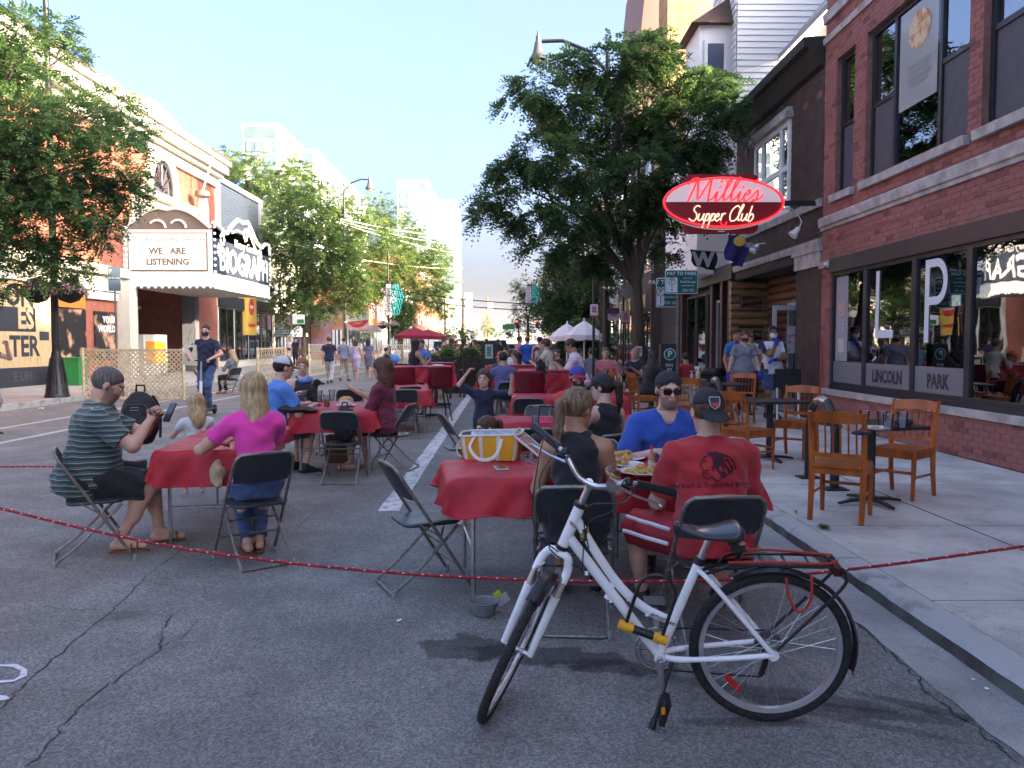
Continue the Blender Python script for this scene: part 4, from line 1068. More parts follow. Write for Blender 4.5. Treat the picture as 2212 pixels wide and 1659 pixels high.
 # seatpost and saddle
 b=MB();b.tube([SH,SH+(SH-BB).normalized()*.09],.0135,12);b.build('seatpost',M_steel,t,True)
 b=MB();b.tube([SH+(SH-BB).normalized()*-.0,SH+(SH-BB).normalized()*-.03],.0215,12);b.build('seat_clamp',Mk,t,True)
 sc0=SH+(SH-BB).normalized()*.085
 def sad(p):
  q=p-A(sc0);x,y,z=q[:,0],q[:,1],q[:,2];f=np.clip((x+.13)/.27,0,1)
  w_=.085*(1-f)**.9*1.0+.020+.0*f;w_=np.where(f<.15,w_*(.75+f*1.67),w_);top_=.052+.012*np.cos(f*6.0)-.10*(y**2)/.02*.25+.010*(f>.9)
  d1=np.abs(y)-w_;d2=z-top_;d3=(-z+.006+.012*(1-f));d4=np.abs(x-.005)-.138
  d=smax(smax(smax(d1,d2,.02),d3,.01),d4,.03);return smax(d,-(.003-np.abs(y))*.0-1,.001)
 Vv,Ff=polygonise(sad,A(sc0)-.17,A(sc0)+.17,.0055);np_mesh('saddle',Vv,Ff,Mks,t,True)
 b=MB();c=sc0+Vector((-.12,0,-.035));b.lathe([(.03,.0),(.028,.03)],c+Vector((.01,.03,0)),10);b.lathe([(.03,.0),(.028,.03)],c+Vector((.01,-.03,0)),10);b.tube([sc0+Vector((.1,.02,.02)),sc0+Vector((-.1,.02,.0))],.004,5);b.tube([sc0+Vector((.1,-.02,.02)),sc0+Vector((-.1,-.02,.0))],.004,5);b.tube([c,c+Vector((.005,0,-.07))],[.02,.008],6);b.build('saddle_spring',Mk,t,True)
 # rack
 z=r+.372;b=MB()
 for s in (-1,1):b.tube(smooth([(.21,s*.03,z-.03),(.15,s*.055,z),(-.05,s*.06,z+.003),(-.20,s*.06,z+.003)]),.0065,6)
 for x in (.14,.05,-.04,-.13):b.tube([(x,-.06,z),(x,.06,z)],.005,5)
 b.tube([(-.205,-.062,z+.003),(-.225,0,z+.003),(-.205,.062,z+.003)],.0065,6);b.tube([(.2,0,z-.025),(-.2,0,z-.025)],.006,6)
 b.tube([(.2,.03,z-.028),(.29,.02,.63)],.006,5);b.tube([(.2,-.03,z-.028),(.29,-.02,.63)],.006,5)
 b.build('rack_platform',Mk,t,True)
 for s in (-1,1):
  b=MB();b.tube(smooth([(-.235,s*.065,z+.0),(-.255,s*.068,z-.03),(-.235,s*.072,z-.09),(-.01,s*.075,r+.03)]),.007,6);b.build('rack_strut',Mk,t,True)
 b=MB();b.cbox((-.235,0,z-.025),(.03,.09,.035));b.build('rear_lamp',mk('smoked_red',(.08,.01,.01),.25),t)
 Mre=mk('red_bungee',(.42,.03,.02),.6,bump=.4,bs=200)
 b=MB();b.tube(smooth([(.19,.062,z+.012),(0,.064,z+.018),(-.17,.06,z+.014),(-.232,.03,z+.016)]),.0055,6);b.tube(smooth([(-.03,.078,z-.04),(-.045,.085,z-.12),(-.085,.085,z-.175),(-.125,.085,z-.12),(-.125,.078,z-.03)],5),.0058,6);b.tube(smooth([(.19,-.062,z+.012),(0,-.064,z+.018),(-.232,-.03,z+.016)]),.0055,6);b.build('bungee_cord',Mre,t,True)
 # crankset
 ca=Vector((-.10+.03,0,-.995)).normalized();cl=.17
 b=MB();c0=BB+Vector((0,.05,0));b.tube([BB+Vector((0,.03,0)),BB+Vector((0,.062,0))],.014,10);b.tube([c0,c0+ca*cl*.5+Vector((0,.012,0)),c0+ca*cl+Vector((0,.02,0))],[.016,.012,.011],8);b.build('crank_arm',M_steel,t,True)
 b=MB();c1=c0+ca*cl+Vector((0,.07,0));b.cbox(c1,(.10,.085,.024),rot=Matrix.Rotation(R(75),3,'Y'));pd=b.build('pedal',Mk,t)
 b=MB();b.cbox(c1+Vector((.008,.044,.02)),(.014,.005,.028));b.build('pedal_reflector',mk('amber_reflector',(.8,.25,.01),.3),pd)
 b=MB();c2=BB-Vector((0,.05,0));b.tube([c2,c2-ca*cl-Vector((0,.02,0))],[.014,.011],8);b.build('crank_arm',M_steel,t,True)
 b=MB();b.cbox(c2-ca*cl-Vector((0,.07,0)),(.09,.085,.022));b.build('pedal',Mk,t)
 b=MB()
 for q,y in ((.092,-.05),(.075,-.043)):
  Q=[(BB.x+q*math.cos(a),y,BB.z+q*math.sin(a)) for a in [2*math.pi*k/30 for k in range(30)]];b.tube(Q,.0045,5,True)
 for k in range(5):a=2*math.pi*k/5;b.tube([(BB.x,-.045,BB.z),(BB.x+.09*math.cos(a),-.048,BB.z+.09*math.sin(a))],.006,5)
 b.build('chainring',mk('chainring_alloy',(.4,.4,.4),.35,metal=1),t,True)
 b=MB();b.tube([(BB.x,-.05,BB.z+.094),(0,-.048,r+.05)],.004,5);b.tube([(BB.x,-.05,BB.z-.094),(.02,-.055,r-.16),(0,-.055,r-.14)],.004,5);b.build('chain',Mk,t)
 # kickstand to the rider's left: foot on the ground
 iv=rid.inverted();ft=iv@G(1408,1574)
 b=MB();k0=BB+Vector((-.05,.03,-.01));b.tube([k0,k0+(ft-k0)*.93],.0085,8);b.tube([k0+(ft-k0)*.86,ft],[.013,.015],8);b.build('kickstand',Mk,t,True)
 # U-lock hanging on the seat tube: yellow-capped crossbar and black shackle
 u=bpy.data.objects.new('bicycle_lock',None);COL.objects.link(u);u.matrix_world=rid;tag(u,'black U-lock with yellow end caps hanging on the frame of the white bicycle','bicycle lock')
 a0,a1=Vector((.60,.055,.43)),Vector((.425,.06,.37));dr=(a1-a0).normalized();nrm=Vector((dr.z,0,-dr.x))*-1
 if nrm.z<0:nrm=-nrm
 My=mk('lock_yellow',(.75,.36,.02),.4);b=MB();b.tube([a0.lerp(a1,.25),a0.lerp(a1,.75)],.017,12);b.build('lock_bar',Mk,u,True)
 for f0_,f1_ in ((-.05,.27),(.73,1.05)):b=MB();b.tube([a0.lerp(a1,f0_),a0.lerp(a1,f1_)],.020,12);b.build('end_cap',My,u,True)
 b=MB();p0,p1=a0.lerp(a1,.1),a0.lerp(a1,.92);nrm=Vector((-.28,0,.96));h_=.235
 b.tube([p0,p0+nrm*h_*.75]+[((p0+p1)/2+nrm*h_*.75)+(p0-p1)/2*math.cos(q)+nrm*h_*.33*math.sin(q) for q in [math.pi*k/8 for k in range(1,8)]]+[p1+nrm*h_*.75,p1],.0075,8);b.build('shackle',Mk,u,True)
 return t
bicycle()
# ================= buildings =================
M_brick=mk('red_brick',(.27,.098,.08),.85,col2=(.35,.145,.12),vs=2.2,thr=(.3,.7),bump=.5,bs=60,objvar=.0,detail=8)
M_brickv=mk('red_brick_dark',(.225,.085,.072),.85,var=.3,vs=4,bump=.5,bs=60)
M_mortar=mk('mortar',(.25,.125,.105),.95,var=.2,vs=9)
M_bbrick=mk('brown_brick',(.055,.036,.028),.85,col2=(.095,.06,.045),vs=3,bump=.5,bs=60,detail=8)
M_bmort=mk('brown_mortar',(.05,.042,.036),.95)
def solve(p,q):return q
def brick_wall(par,o,ux,W_,H_,holes,mats,mortar,near=0,bw=.205,bh=.066,jt=.010,dep=.007,seed=0,name='brick',xlim=None,offs=.0,thick=.3):
 """wall from o along ux (to the right seen from the outside), bricks proud of the mortar; holes = [(u0,u1,z0,z1)] in wall units"""
 rnd=random.Random(seed);o=Vector(o);ux=Vector(ux).normalized();up=Vector((0,0,1));nz=ux.cross(up)
 b=MB();us=sorted({0,W_}|{h[0] for h in holes}|{h[1] for h in holes});zs=sorted({0,H_}|{h[2] for h in holes}|{h[3] for h in holes})
 us=[u for u in us if 0<=u<=W_];zs=[z for z in zs if 0<=z<=H_]
 for i in range(len(us)-1):
  for k in range(len(zs)-1):
   uc,zc=(us[i]+us[i+1])/2,(zs[k]+zs[k+1])/2
   if any(h[0]<uc<h[1] and h[2]<zc<h[3] for h in holes):continue
   P_=[o+ux*u+up*z-nz*dep for u,z in ((us[i],zs[k]),(us[i+1],zs[k]),(us[i+1],zs[k+1]),(us[i],zs[k+1]))]
   b.quad(*P_)
   # reveals
 for h in holes:
  a,c=max(h[0],0),min(h[1],W_)
  for (u0,z0,u1,z1) in ((a,h[2],c,h[2]),(c,h[2],c,h[3]),(c,h[3],a,h[3]),(a,h[3],a,h[2])):
   p,q=o+ux*u0+up*z0-nz*.004,o+ux*u1+up*z1-nz*.004;b.quad(q,p,p-nz*.14,q-nz*.14)
 b.build('wall',mortar,par)
 rows=[]
 x0,x1=xlim or (0,W_)
 z=jt/2;r=0
 while z+bh<H_+.02:
  z1=min(z+bh,H_);iv=[(x0,x1)]
  for h in holes:
   if h[2]<z1-.01 and h[3]>z+.01:
    nv=[]
    for a,c in iv:
     if h[1]<=a or h[0]>=c:nv.append((a,c));continue
     if h[0]>a:nv.append((a,h[0]))
     if h[1]<c:nv.append((h[1],c))
    iv=nv
  for a,c in iv:
   u=math.floor(a/(bw+jt))*(bw+jt)+(r%2)*(bw+jt)/2-(bw+jt)
   while u<c:
    s_,e_=max(u,a+.002),min(u+bw,c-.002)
    if e_-s_>.03:rows.append((s_,e_,z,z1))
    u+=bw+jt
  z+=bh+jt;r+=1
 cen=np.array([[(q[0]+q[1])/2,(q[2]+q[3])/2] for q in rows]) if rows else np.zeros((0,2))
 near_ids=set()
 if near and len(rows):
  Pw=np.array([list(o+ux*c[0]+up*c[1]) for c in cen]);v=Pw-np.array([0,0,CAMZ]);vis=(v[:,1]>0)&(np.abs(v[:,0]/np.maximum(v[:,1],.1)+.0)<.66)&((v[:,2]/np.maximum(v[:,1],.1))<.44)
  d=np.linalg.norm(v,axis=1)+np.where(vis,0,1e4);near_ids=set(np.argsort(d)[:near].tolist())
 Vs,Fs=[],[];cache={}
 for k,(s_,e_,za,zb) in enumerate(rows):
  d=rnd.uniform(-.003,.003);c=.004
  def P(u,zz,n_):return o+ux*u+up*zz+nz*n_
  if k in near_ids:
   key=round(e_-s_,2)
   if key not in cache:
    m=MB();L_=e_-s_;hh=zb-za
    A_=[(-L_/2,-dep,0),(L_/2,-dep,0),(L_/2,-dep,hh),(-L_/2,-dep,hh)];B_=[(-L_/2,-c,0),(L_/2,-c,0),(L_/2,-c,hh),(-L_/2,-c,hh)];C_=[(-L_/2+c,0,c),(L_/2-c,0,c),(L_/2-c,0,hh-c),(-L_/2+c,0,hh-c)]
    I=[[m.pt(p) for p in q] for q in (A_,B_,C_)]
    for q in range(4):
     w_=(q+1)%4;m.face((I[0][q],I[0][w_],I[1][w_],I[1][q]));m.face((I[1][q],I[1][w_],I[2][w_],I[2][q]))
    m.face(I[2]);cache[key]=[m.mesh(name,mats[0]),m.mesh(name,mats[-1])]
   ob=bpy.data.objects.new(name,cache[key][1 if rnd.random()<.14 else 0]);COL.objects.link(ob);ob.parent=par
   ob.location=P((s_+e_)/2,za,d);ob.rotation_euler=(0,0,math.atan2(ux.y,ux.x)+0)
   # mesh local y = outward: local x=ux, y=?  outward nz = ux x up = rotate ux by -90deg -> flip with scale
   ob.scale=(1,-1,1)
   continue
  base_=len(Vs)
  for q in (P(s_,za,-dep),P(e_,za,-dep),P(e_,zb,-dep),P(s_,zb,-dep),P(s_,za,d),P(e_,za,d),P(e_,zb,d),P(s_,zb,d)):Vs.append(q)
  for f in ((4,5,6,7),(0,1,5,4),(1,2,6,5),(2,3,7,6),(3,0,4,7)):Fs.append([base_+j for j in f])
 if Fs:
  mi=[]
  for k in range(len(Fs)//5):mi+=[1 if rnd.random()<.14 else 0]*5
  np_mesh(name,np.array([list(v) for v in Vs]),Fs,[mats[0],mats[-1]],par,False,mi,kind='stuff')
def beam(par,o,ux,L_,prof,m,name,seg=1.2):
 """moulding along ux made of stones; prof = [(out, z)] polygon"""
 o=Vector(o);ux=Vector(ux).normalized();nz=ux.cross(Vector((0,0,1)));n=max(1,round(L_/seg));
 for k in range(n):
  b=MB();a,c=L_*k/n+.003,L_*(k+1)/n-.003
  A_=[b.pt(o+ux*a+nz*p+Vector((0,0,z))) for p,z in prof];C_=[b.pt(o+ux*c+nz*p+Vector((0,0,z))) for p,z in prof];q=len(prof)
  b.face(A_[::-1]);b.face(C_)
  for i in range(q):b.face((A_[i],A_[(i+1)%q],C_[(i+1)%q],C_[i]))
  b.build(name,m,par)
def winframe(par,o,ux,W_,H_,cols=(1,),sash=None,fw=.06,inset=.09,m=M_frame,glass=None,screens=(),name='window',bars=0,depth=.06):
 """window with separate panes; cols = relative widths; sash = [fraction or None] meeting-rail height per column"""
 o=Vector(o);ux=Vector(ux).normalized();nz=ux.cross(Vector((0,0,1)));o=o-nz*inset;b=MB()
 def bx(u0,u1,z0,z1,d0=0.0,d1=None):
  d1=depth if d1 is None else d1
  for_=[o+ux*u+Vector((0,0,z))-nz*d for d in (d0,d1) for u,z in ((u0,z0),(u1,z0),(u1,z1),(u0,z1))]
  i=[b.pt(p) for p in for_]
  for f in ((0,1,2,3),(5,4,7,6),(4,5,1,0),(6,7,3,2),(7,4,0,3),(5,6,2,1)):b.face([i[q] for q in f])
 bx(0,W_,0,fw);bx(0,W_,H_-fw,H_);bx(0,fw,fw,H_-fw);bx(W_-fw,W_,fw,H_-fw)
 tot=sum(cols);us=[fw];
 for c in cols:us.append(us[-1]+(W_-2*fw)*c/tot)
 panes=[]
 for i in range(len(cols)):
  if i:bx(us[i]-fw/2,us[i]+fw/2,fw,H_-fw,-.004)
  a=us[i]+(fw/2 if i else 0);c=us[i+1]-(fw/2 if i<len(cols)-1 else 0)
  s_=sash[i] if sash else None
  if s_:zc=fw+(H_-2*fw)*s_;bx(a,c,zc-fw*.45,zc+fw*.45,.006);panes+=[(a,c,fw,zc-fw*.4,i,0),(a,c,zc+fw*.4,H_-fw,i,1)]
  else:panes.append((a,c,fw,H_-fw,i,1))
  for q in range(bars):zc=fw+(H_-2*fw)*(q+1)/(bars+1);bx(a,c,zc-.012,zc+.012,.012,.03);
 fr=b.build(name,m,par)
 for (a,c,z0,z1,i,u_) in panes:
  b=MB();d=.032;g=-.006
  scr=(i,u_) in screens
  P_=[o+ux*u+Vector((0,0,z))-nz*d for u,z in ((a+g,z0+g),(c-g,z0+g),(c-g,z1-g),(a+g,z1-g))]
  b.quad(*P_);b.quad(*[p-nz*.006 for p in P_[::-1]])
  b.build('insect_screen' if scr else 'pane',mk('insect_screen',(.075,.078,.088),.7,var=.1) if scr else (glass or M_glass),fr)
 return fr
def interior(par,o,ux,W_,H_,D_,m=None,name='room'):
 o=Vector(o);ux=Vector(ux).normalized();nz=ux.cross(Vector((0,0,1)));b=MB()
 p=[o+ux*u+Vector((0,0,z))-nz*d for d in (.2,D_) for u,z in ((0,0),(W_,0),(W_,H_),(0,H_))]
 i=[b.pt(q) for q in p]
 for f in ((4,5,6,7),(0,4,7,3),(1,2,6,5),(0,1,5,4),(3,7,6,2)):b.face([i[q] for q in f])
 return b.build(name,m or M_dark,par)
UY=Vector((0,-1,0))
def rb(y):return y
# ---- A: red brick restaurant on the right ----
A_=thing('brick_restaurant','red brick restaurant at right with dark-framed windows lettered L P','building',(XF,0,0))
A_.location=(0,0,0)
Y1,Y0,YV,HT=14.52,-16.0,6.4,12.2
L1=Y1-YV
def hy(y0,y1,z0,z1):return (Y1-y1,Y1-y0,z0-SW,z1-SW)
oA=(XF,Y1,SW)
wins=[(13.30,14.02,4.13,6.45),(10.02,12.86,4.13,6.45),(6.5,9.72,4.13,6.45)]
g0,g1,gz0,gz1=6.45,14.12,.73,3.02
holes=[hy(*w_) for w_ in wins]+[hy(g0,g1,gz0,gz1)]
brick_wall(A_,oA,UY,L1,7.6,holes,(M_brick,M_brickv),M_mortar,near=290,seed=5)
b=MB();b.box((XF+.0,Y0,0),(XF+5.3,YV,HT));b.box((XF+.012,YV+.002,7.75),(XF+5.3,Y1-.004,HT));b.box((XF+4.5,YV+.002,0),(XF+5.3,Y1-.006,7.74));b.box((XF+.02,Y1-.12,SW),(XF+4.49,Y1-.01,7.74));b.build('brick_shell',M_brick,A_)  # unseen back and top sized for where sun and shadow fall
beam(A_,(XF,Y1,gz0-.10),UY,L1,[(0,0),(.05,0),(.06,.09),(0,.10)],M_stone,'sill_stone',1.5)
beam(A_,(XF,Y1+.02,3.56),UY,L1+.1,[(0,0),(.03,0),(.035,.05),(.07,.07),(.085,.20),(.07,.225),(0,.23)],M_stone,'belt_stone',1.1)
beam(A_,(XF,Y1+.02,6.86),UY,L1+.1,[(0,0),(.04,0),(.06,.10),(0,.12)],M_stone,'belt_stone',1.4)
beam(A_,(XF,Y1+.02,7.22),UY,L1+.1,[(0,0),(.05,0),(.07,.16),(0,.18)],M_stone,'belt_stone',1.4)
beam(A_,(XF,Y1+.015,3.0),UY,.42,[(0,-.12),(.05,-.12),(.06,0),(0,.01)],M_stone,'corner_stone',.5)
b=MB();b.box((XF-.006,YV,3.34),(XF+.01,Y1-.0,3.352));b.build('shadow_course',M_brickv,A_)
for (y0,y1,z0,z1) in wins:beam(A_,(XF,y1+.07,z0-.135),UY,y1-y0+.14,[(-.05,0),(.075,0),(.085,.12),(-.05,.13)],M_stone,'window_sill',1.6)
winframe(A_,(XF,wins[0][1],wins[0][2]),UY,wins[0][1]-wins[0][0],wins[0][3]-wins[0][2],(1,),(.5,),fw=.07,screens=((0,0),))
winframe(A_,(XF,wins[1][1],wins[1][2]),UY,wins[1][1]-wins[1][0],wins[1][3]-wins[1][2],(.8,1.45,.85),(.5,None,.5),fw=.07,screens=((0,0),(2,0)))
winframe(A_,(XF,wins[2][1],wins[2][2]),UY,wins[2][1]-wins[2][0],wins[2][3]-wins[2][2],(1,1.2),(.5,.5),fw=.08,screens=((0,0),(1,0)))
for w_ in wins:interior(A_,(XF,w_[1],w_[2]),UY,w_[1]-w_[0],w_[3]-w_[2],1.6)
# poster hung in the upper window
pw=MB();pw.quad((XF+.108,12.0,6.35),(XF+.108,10.95,6.35),(XF+.108,10.95,4.95),(XF+.108,12.0,4.95));pw.build('window_poster',mk('poster_paper',(.5,.54,.52),.6,alpha=.6),A_)
pw=MB();pw.M=Matrix.Translation((XF+.104,11.45,5.98));pw.poly([(0,.30*math.cos(a),.26*math.sin(a)) for a in [2*math.pi*k/20 for k in range(20)]]);pw.build('poster_print',mk('poster_food',(.45,.17,.03),.6,col2=(.62,.5,.3),vs=9,thr=(.4,.6)),A_)
print_lines((XF+.101,11.45,5.38),(0,-1,0),(0,0,1),.7,.34,4,mk('poster_ink',(.24,.27,.26),.6),A_)
# ground floor shop front
fz=gz1-.24
b=MB();b.box((XF-.03,g0,fz),(XF+.1,g1,gz1));b.build('fascia',M_frame,A_)
b=MB();b.box((XF+.02,g0,gz0),(XF+.12,g1,gz0+.07));b.build('window_base',M_frame,A_)
ym=[14.10,12.82,11.28,9.93,8.3,6.5];M_frost=mk('frosted_film',(.17,.175,.185),.6)
for k in range(5):
 ya,yb=ym[k],ym[k+1]
 fr=winframe(A_,(XF,ya,gz0+.071),UY,ya-yb,fz-gz0-.073,(1,),fw=.06,inset=.03,name='shop_window')
 if k<3:
  b=MB();b.box((XF+.050,yb+.062,gz0+.133),(XF+.054,ya-.062,1.22));b.build('frosted_film',M_frost,fr)
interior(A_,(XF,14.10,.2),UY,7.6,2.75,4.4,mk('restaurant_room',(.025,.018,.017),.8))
M_wl=mk('white_vinyl',(.62,.68,.70),.5);M_dl=mk('dark_vinyl',(.03,.025,.035),.5)
def on_glass(s,size,y,z,m,nm='window_lettering',**k):return text(s,size,(XF+.045,y,z),(0,-1,0),(0,0,1),m,A_,nm,.001,**k)
b=MB();yl=12.42;b.box((XF+.050,yl-.055,1.62),(XF+.054,yl+.055,2.66));b.box((XF+.050,yl-.52,1.62),(XF+.0539,yl-.056,1.74));b.build('window_lettering',M_wl,A_)
b=MB();yp=10.95;n=16
b.box((XF+.050,yp-.055,1.55),(XF+.054,yp+.055,2.68))
prev=None
for k in range(n+1):
 a=math.pi/2-math.pi*k/n;c=(math.cos(a),math.sin(a));q0=(XF+.05,yp-.056-.20-c[0]*.24 if False else yp-.056-(.22+c[0]*.24 if False else .18+c[0]*.27),2.37+c[1]*.31);q1=(XF+.05,yp-.056-(.18+c[0]*.165),2.37+c[1]*.20)
 cur=(b.pt(q0),b.pt(q1))
 if prev:b.face((prev[0],cur[0],cur[1],prev[1]))
 prev=cur
b.quad((XF+.05,yp-.056,2.68),(XF+.05,yp-.236,2.68),(XF+.05,yp-.236,2.57),(XF+.05,yp-.056,2.57));b.quad((XF+.05,yp-.056,2.17),(XF+.05,yp-.236,2.17),(XF+.05,yp-.236,2.06),(XF+.05,yp-.056,2.06));b.build('window_lettering',M_wl,A_)
on_glass('LINCOLN',.27,12.05,1.02,M_dl,bold=.008,sx=.82);on_glass('PARK',.27,10.62,1.02,M_dl,bold=.008,sx=.82)
b=MB();b.box((XF+.052,10.14,2.02),(XF+.056,10.34,2.16));b.build('sticker',mk('green_sticker',(.15,.5,.15),.5,col2=(.75,.75,.7),vs=14),A_)
for k,(z,m) in enumerate(((2.0,'orange'),(1.72,'blue'),(1.38,'white'))):
 b=MB();b.box((XF+.048,13.62,z),(XF+.052,13.86,z+.24));b.build('taped_flyer',mk('flyer_'+m,{'orange':(.5,.15,.08),'blue':(.18,.2,.4),'white':(.5,.5,.5)}[m],.6,col2=(.5,.48,.46),vs=25),A_)
b=MB();b.box((XF+.056,13.5,1.23),(XF+.058,13.98,2.68));b.build('window_column',mk('window_column',(.30,.31,.33),.7),A_)
b=MB();b.box((XF+.9,12.95,.9),(XF+.92,13.25,2.7));b.build('curtain',mk('red_curtain',(.16,.012,.01),.8),A_)
def rb_tables():
 for y in (12.2,10.6,9.0,7.6):
  b=MB();b.box((XF+1.0,y-.35,.82),(XF+1.8,y+.35,.86));b.box((XF+1.37,y-.03,.2),(XF+1.43,y+.03,.82));b.build('indoor_table',mk('indoor_table',(.08,.03,.02),.5),A_)
 b=MB();b.box((XF+2.5,7,.2),(XF+2.6,13.8,1.3));b.build('booth',mk('booth_red',(.14,.015,.015),.5),A_)
rb_tables()
cm=thing('security_camera','small silver dome security camera on the corner of the dark fascia','camera',(XF-.05,14.2,2.93));b=MB();b.ball((0,0,0),.055,10,6);b.build('dome',M_steel,cm,True);b=MB();b.cbox((.03,0,.03),(.06,.07,.07));b.build('mount',M_frame,cm)
# ---- B: brown brick building with log front ----
B_=thing('log_front_building','dark brown brick two-storey building with recessed log-cabin bar front and white upstairs window','building')
YB0,YB1,HB=14.54,20.05,7.0
brick_wall(B_,(XF,20.05,SW),UY,20.05-14.54,HB-SW,[(0,4.25,0,2.99),(20.05-18.5,20.05-16.2,4.15-SW,6.05-SW)],(M_bbrick,mk('brown_brick_worn',(.075,.046,.036),.85)),M_bmort,near=0,seed=8)
b=MB();b.box((XF+2.6,YB0,0),(XF+9,YB1-.002,HB));b.box((XF+.02,YB0+4.6,3.15),(XF+2.59,YB1-.003,3.3));b.box((XF+.02,YB0,3.12),(XF+2.59,YB1-1.0,3.3));b.box((XF+.9,YB0+.004,SW),(XF+2.59,YB0+.2,3.11));b.build('brick_shell',M_bbrick,B_)
b=MB();b.box((XF+.16,14.55,SW),(XF+.9,15.8,3.1));b.build('pilaster',M_bbrick,B_)
b=MB();b.box((XF-.04,14.56,2.95),(XF+.2,15.82,3.22));b.box((XF-.07,14.5,3.22),(XF+.2,15.9,3.3));b.build('pilaster_capital',M_stone,B_)
beam(B_,(XF,20.05,3.3),UY,5.5,[(0,0),(.05,0),(.07,.08),(.07,.14),(0,.16)],M_stone,'belt_stone',1.4)
beam(B_,(XF,20.05,4.02),UY,5.5,[(0,0),(.05,0),(.07,.14),(0,.16)],M_stone,'belt_stone',1.4)
mB=mk('dark_cornice',(.035,.028,.025),.7,var=.2)
b=MB();b.prism([(0,-.5),(.12,-.45),(.3,-.12),(.38,-.1),(.40,.06),(0,.08)],(XF,20.06,HB),(-1,0,0),(0,0,1),-5.55) if False else None
beam(B_,(XF,20.06,HB-.5),UY,5.52,[(0,0),(.10,.04),(.28,.34),(.38,.36),(.40,.52),(0,.54)],mB,'cornice',6)
for yq in (14.75,15.4,19.2,19.9):b=MB();b.box((XF-.014,yq-.12,6.0),(XF,yq+.12,6.12));b.build('brick_detail',M_brickv,B_)
# upstairs bay window with white frame
fr=winframe(B_,(XF,18.5,4.15),UY,2.3,1.9,(.55,1.3,.45),(.5,.5,.5),fw=.12,inset=-.04,m=M_white,depth=.16)
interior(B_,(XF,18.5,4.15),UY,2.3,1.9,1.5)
b=MB();b.box((XF-.16,16.1,6.05),(XF-.0,18.6,6.17));b.box((XF-.10,16.15,6.17),(XF,18.55,6.27));b.build('window_hood',M_stone,B_)
# recess: log walls
M_log=mk('varnished_log',(.28,.15,.065),.45,var=.35,vs=4,stretch=(1,1,6),bump=.3,bs=12,objvar=.12)
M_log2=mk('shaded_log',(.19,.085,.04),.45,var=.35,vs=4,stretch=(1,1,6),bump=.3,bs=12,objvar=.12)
XR=XF+.87
z=SW+.10;k=0
rj=random.Random(4)
while z<3.05:
 rad=.098
 segs=[(XF-.12,XR+.1)]
 if 2.32<z<2.78:segs=[(XF-.12,XF+.10),(XF+.74,XR+.1)]
 if .95<z<1.95:segs=[(XF-.12,XF+.08),(XF+.74,XR+.1)]
 for a,c in segs:
  b=MB();b.tube([(a,20.0,z),((a+c)/2,20.0+rj.uniform(-.008,.008),z),(c,20.0,z)],[rad*rj.uniform(.93,1.03)]*3,10);b.build('log',M_log,B_,True)
 for a,c in (((20.0,18.45),(16.95,15.6)) if z<2.35 else ((20.0,15.6),)):
  b=MB();b.tube([(XR,a,z+.05),(XR,c,z+.05)],rad*rj.uniform(.93,1.0),10);b.build('log',M_log2,B_,True)
 z+=.185
b=MB();b.box((XF-.08,20.02,SW),(XR+.3,20.06,3.1));b.box((XR+.05,15.7,SW),(XR+.12,20.0,3.1));b.build('log_backing',mk('chinking',(.06,.04,.025),.9),B_)
for (x0,x1,z0,z1,nm) in ((XF+.12,XF+.72,2.36,2.74,'small_window'),(XF+.10,XF+.72,1.02,1.9,'log_window')):
 winframe(B_,(x0,19.93,z0),(1,0,0),x1-x0,z1-z0,(1,1) if nm=='log_window' else (1,),fw=.035,inset=0,m=M_log,name=nm)
 b=MB();b.box((x0,19.995,z0),(x1,20.02,z1));b.build('dark_room',M_dark,B_)
 # open white door and its frame in the recess
M_df=mk('grey_white_door_frame',(.42,.44,.47),.5)
b=MB();b.box((XR-.1,16.95,SW),(XR+.02,17.05,2.36));b.box((XR-.1,18.35,SW),(XR+.02,18.45,2.36));b.box((XR-.1,16.95,2.36),(XR+.02,18.45,2.46));b.build('door_frame',M_df,B_)
b=MB();b.box((XR+.021,17.0,SW),(XR+.04,18.4,2.36));b.build('dark_doorway',M_dark,B_)
dr=MB();dr.box((XR-.92,16.98,SW+.02),(XR-.84,17.03,2.34));dr.box((XR-.18,16.98,SW+.02),(XR-.1,17.03,2.34));dr.box((XR-.839,16.98,2.24),(XR-.181,17.03,2.34));dr.box((XR-.839,16.98,SW+.02),(XR-.181,17.03,SW+.25));dob=dr.build('open_door',M_df,B_)
b=MB();b.quad((XR-.84,17.0,SW+.25),(XR-.18,17.0,SW+.25),(XR-.18,17.0,2.24),(XR-.84,17.0,2.24));b.build('pane',M_glass,dob)
b=MB();b.box((XR-.62,16.965,1.32),(XR-.24,16.972,1.9));b.build('door_poster',mk('pink_poster',(.55,.5,.52),.6,col2=(.5,.12,.25),vs=9,thr=(.56,.62)),dob)
# ---- C: dark storefront with white frame house above ----
C_=thing('white_frame_house','white clapboard gabled house above a dark red wooden shopfront, behind the tree','building')
M_sid=mk('white_clapboard',(.74,.74,.73),.6);M_dred=mk('dark_red_wood',(.055,.016,.014),.5,var=.2)
M_shopdark=mk('shop_black',(.02,.018,.018),.5)
b=MB();b.box((XF+.25,20.08,SW),(XF+9,31,3.4));b.build('shop_body',M_shopdark,C_)
for k,(ya,yb) in enumerate(((22.2,21.4),(25.8,24.6),(24.5,23.3),(23.2,22.3))):
 winframe(C_,(XF+.1,ya,.5 if k else SW),UY,ya-yb,2.5 if k else 2.6,(1,),fw=.06,inset=0,m=M_frame if k else M_df,name='shop_window' if k else 'shop_door')
for y in (20.5,21.25,22.28,26.1,26.8):b=MB();b.box((XF-.02,y-.12,SW),(XF+.24,y+.12,3.4));b.build('pier',M_dred,C_)
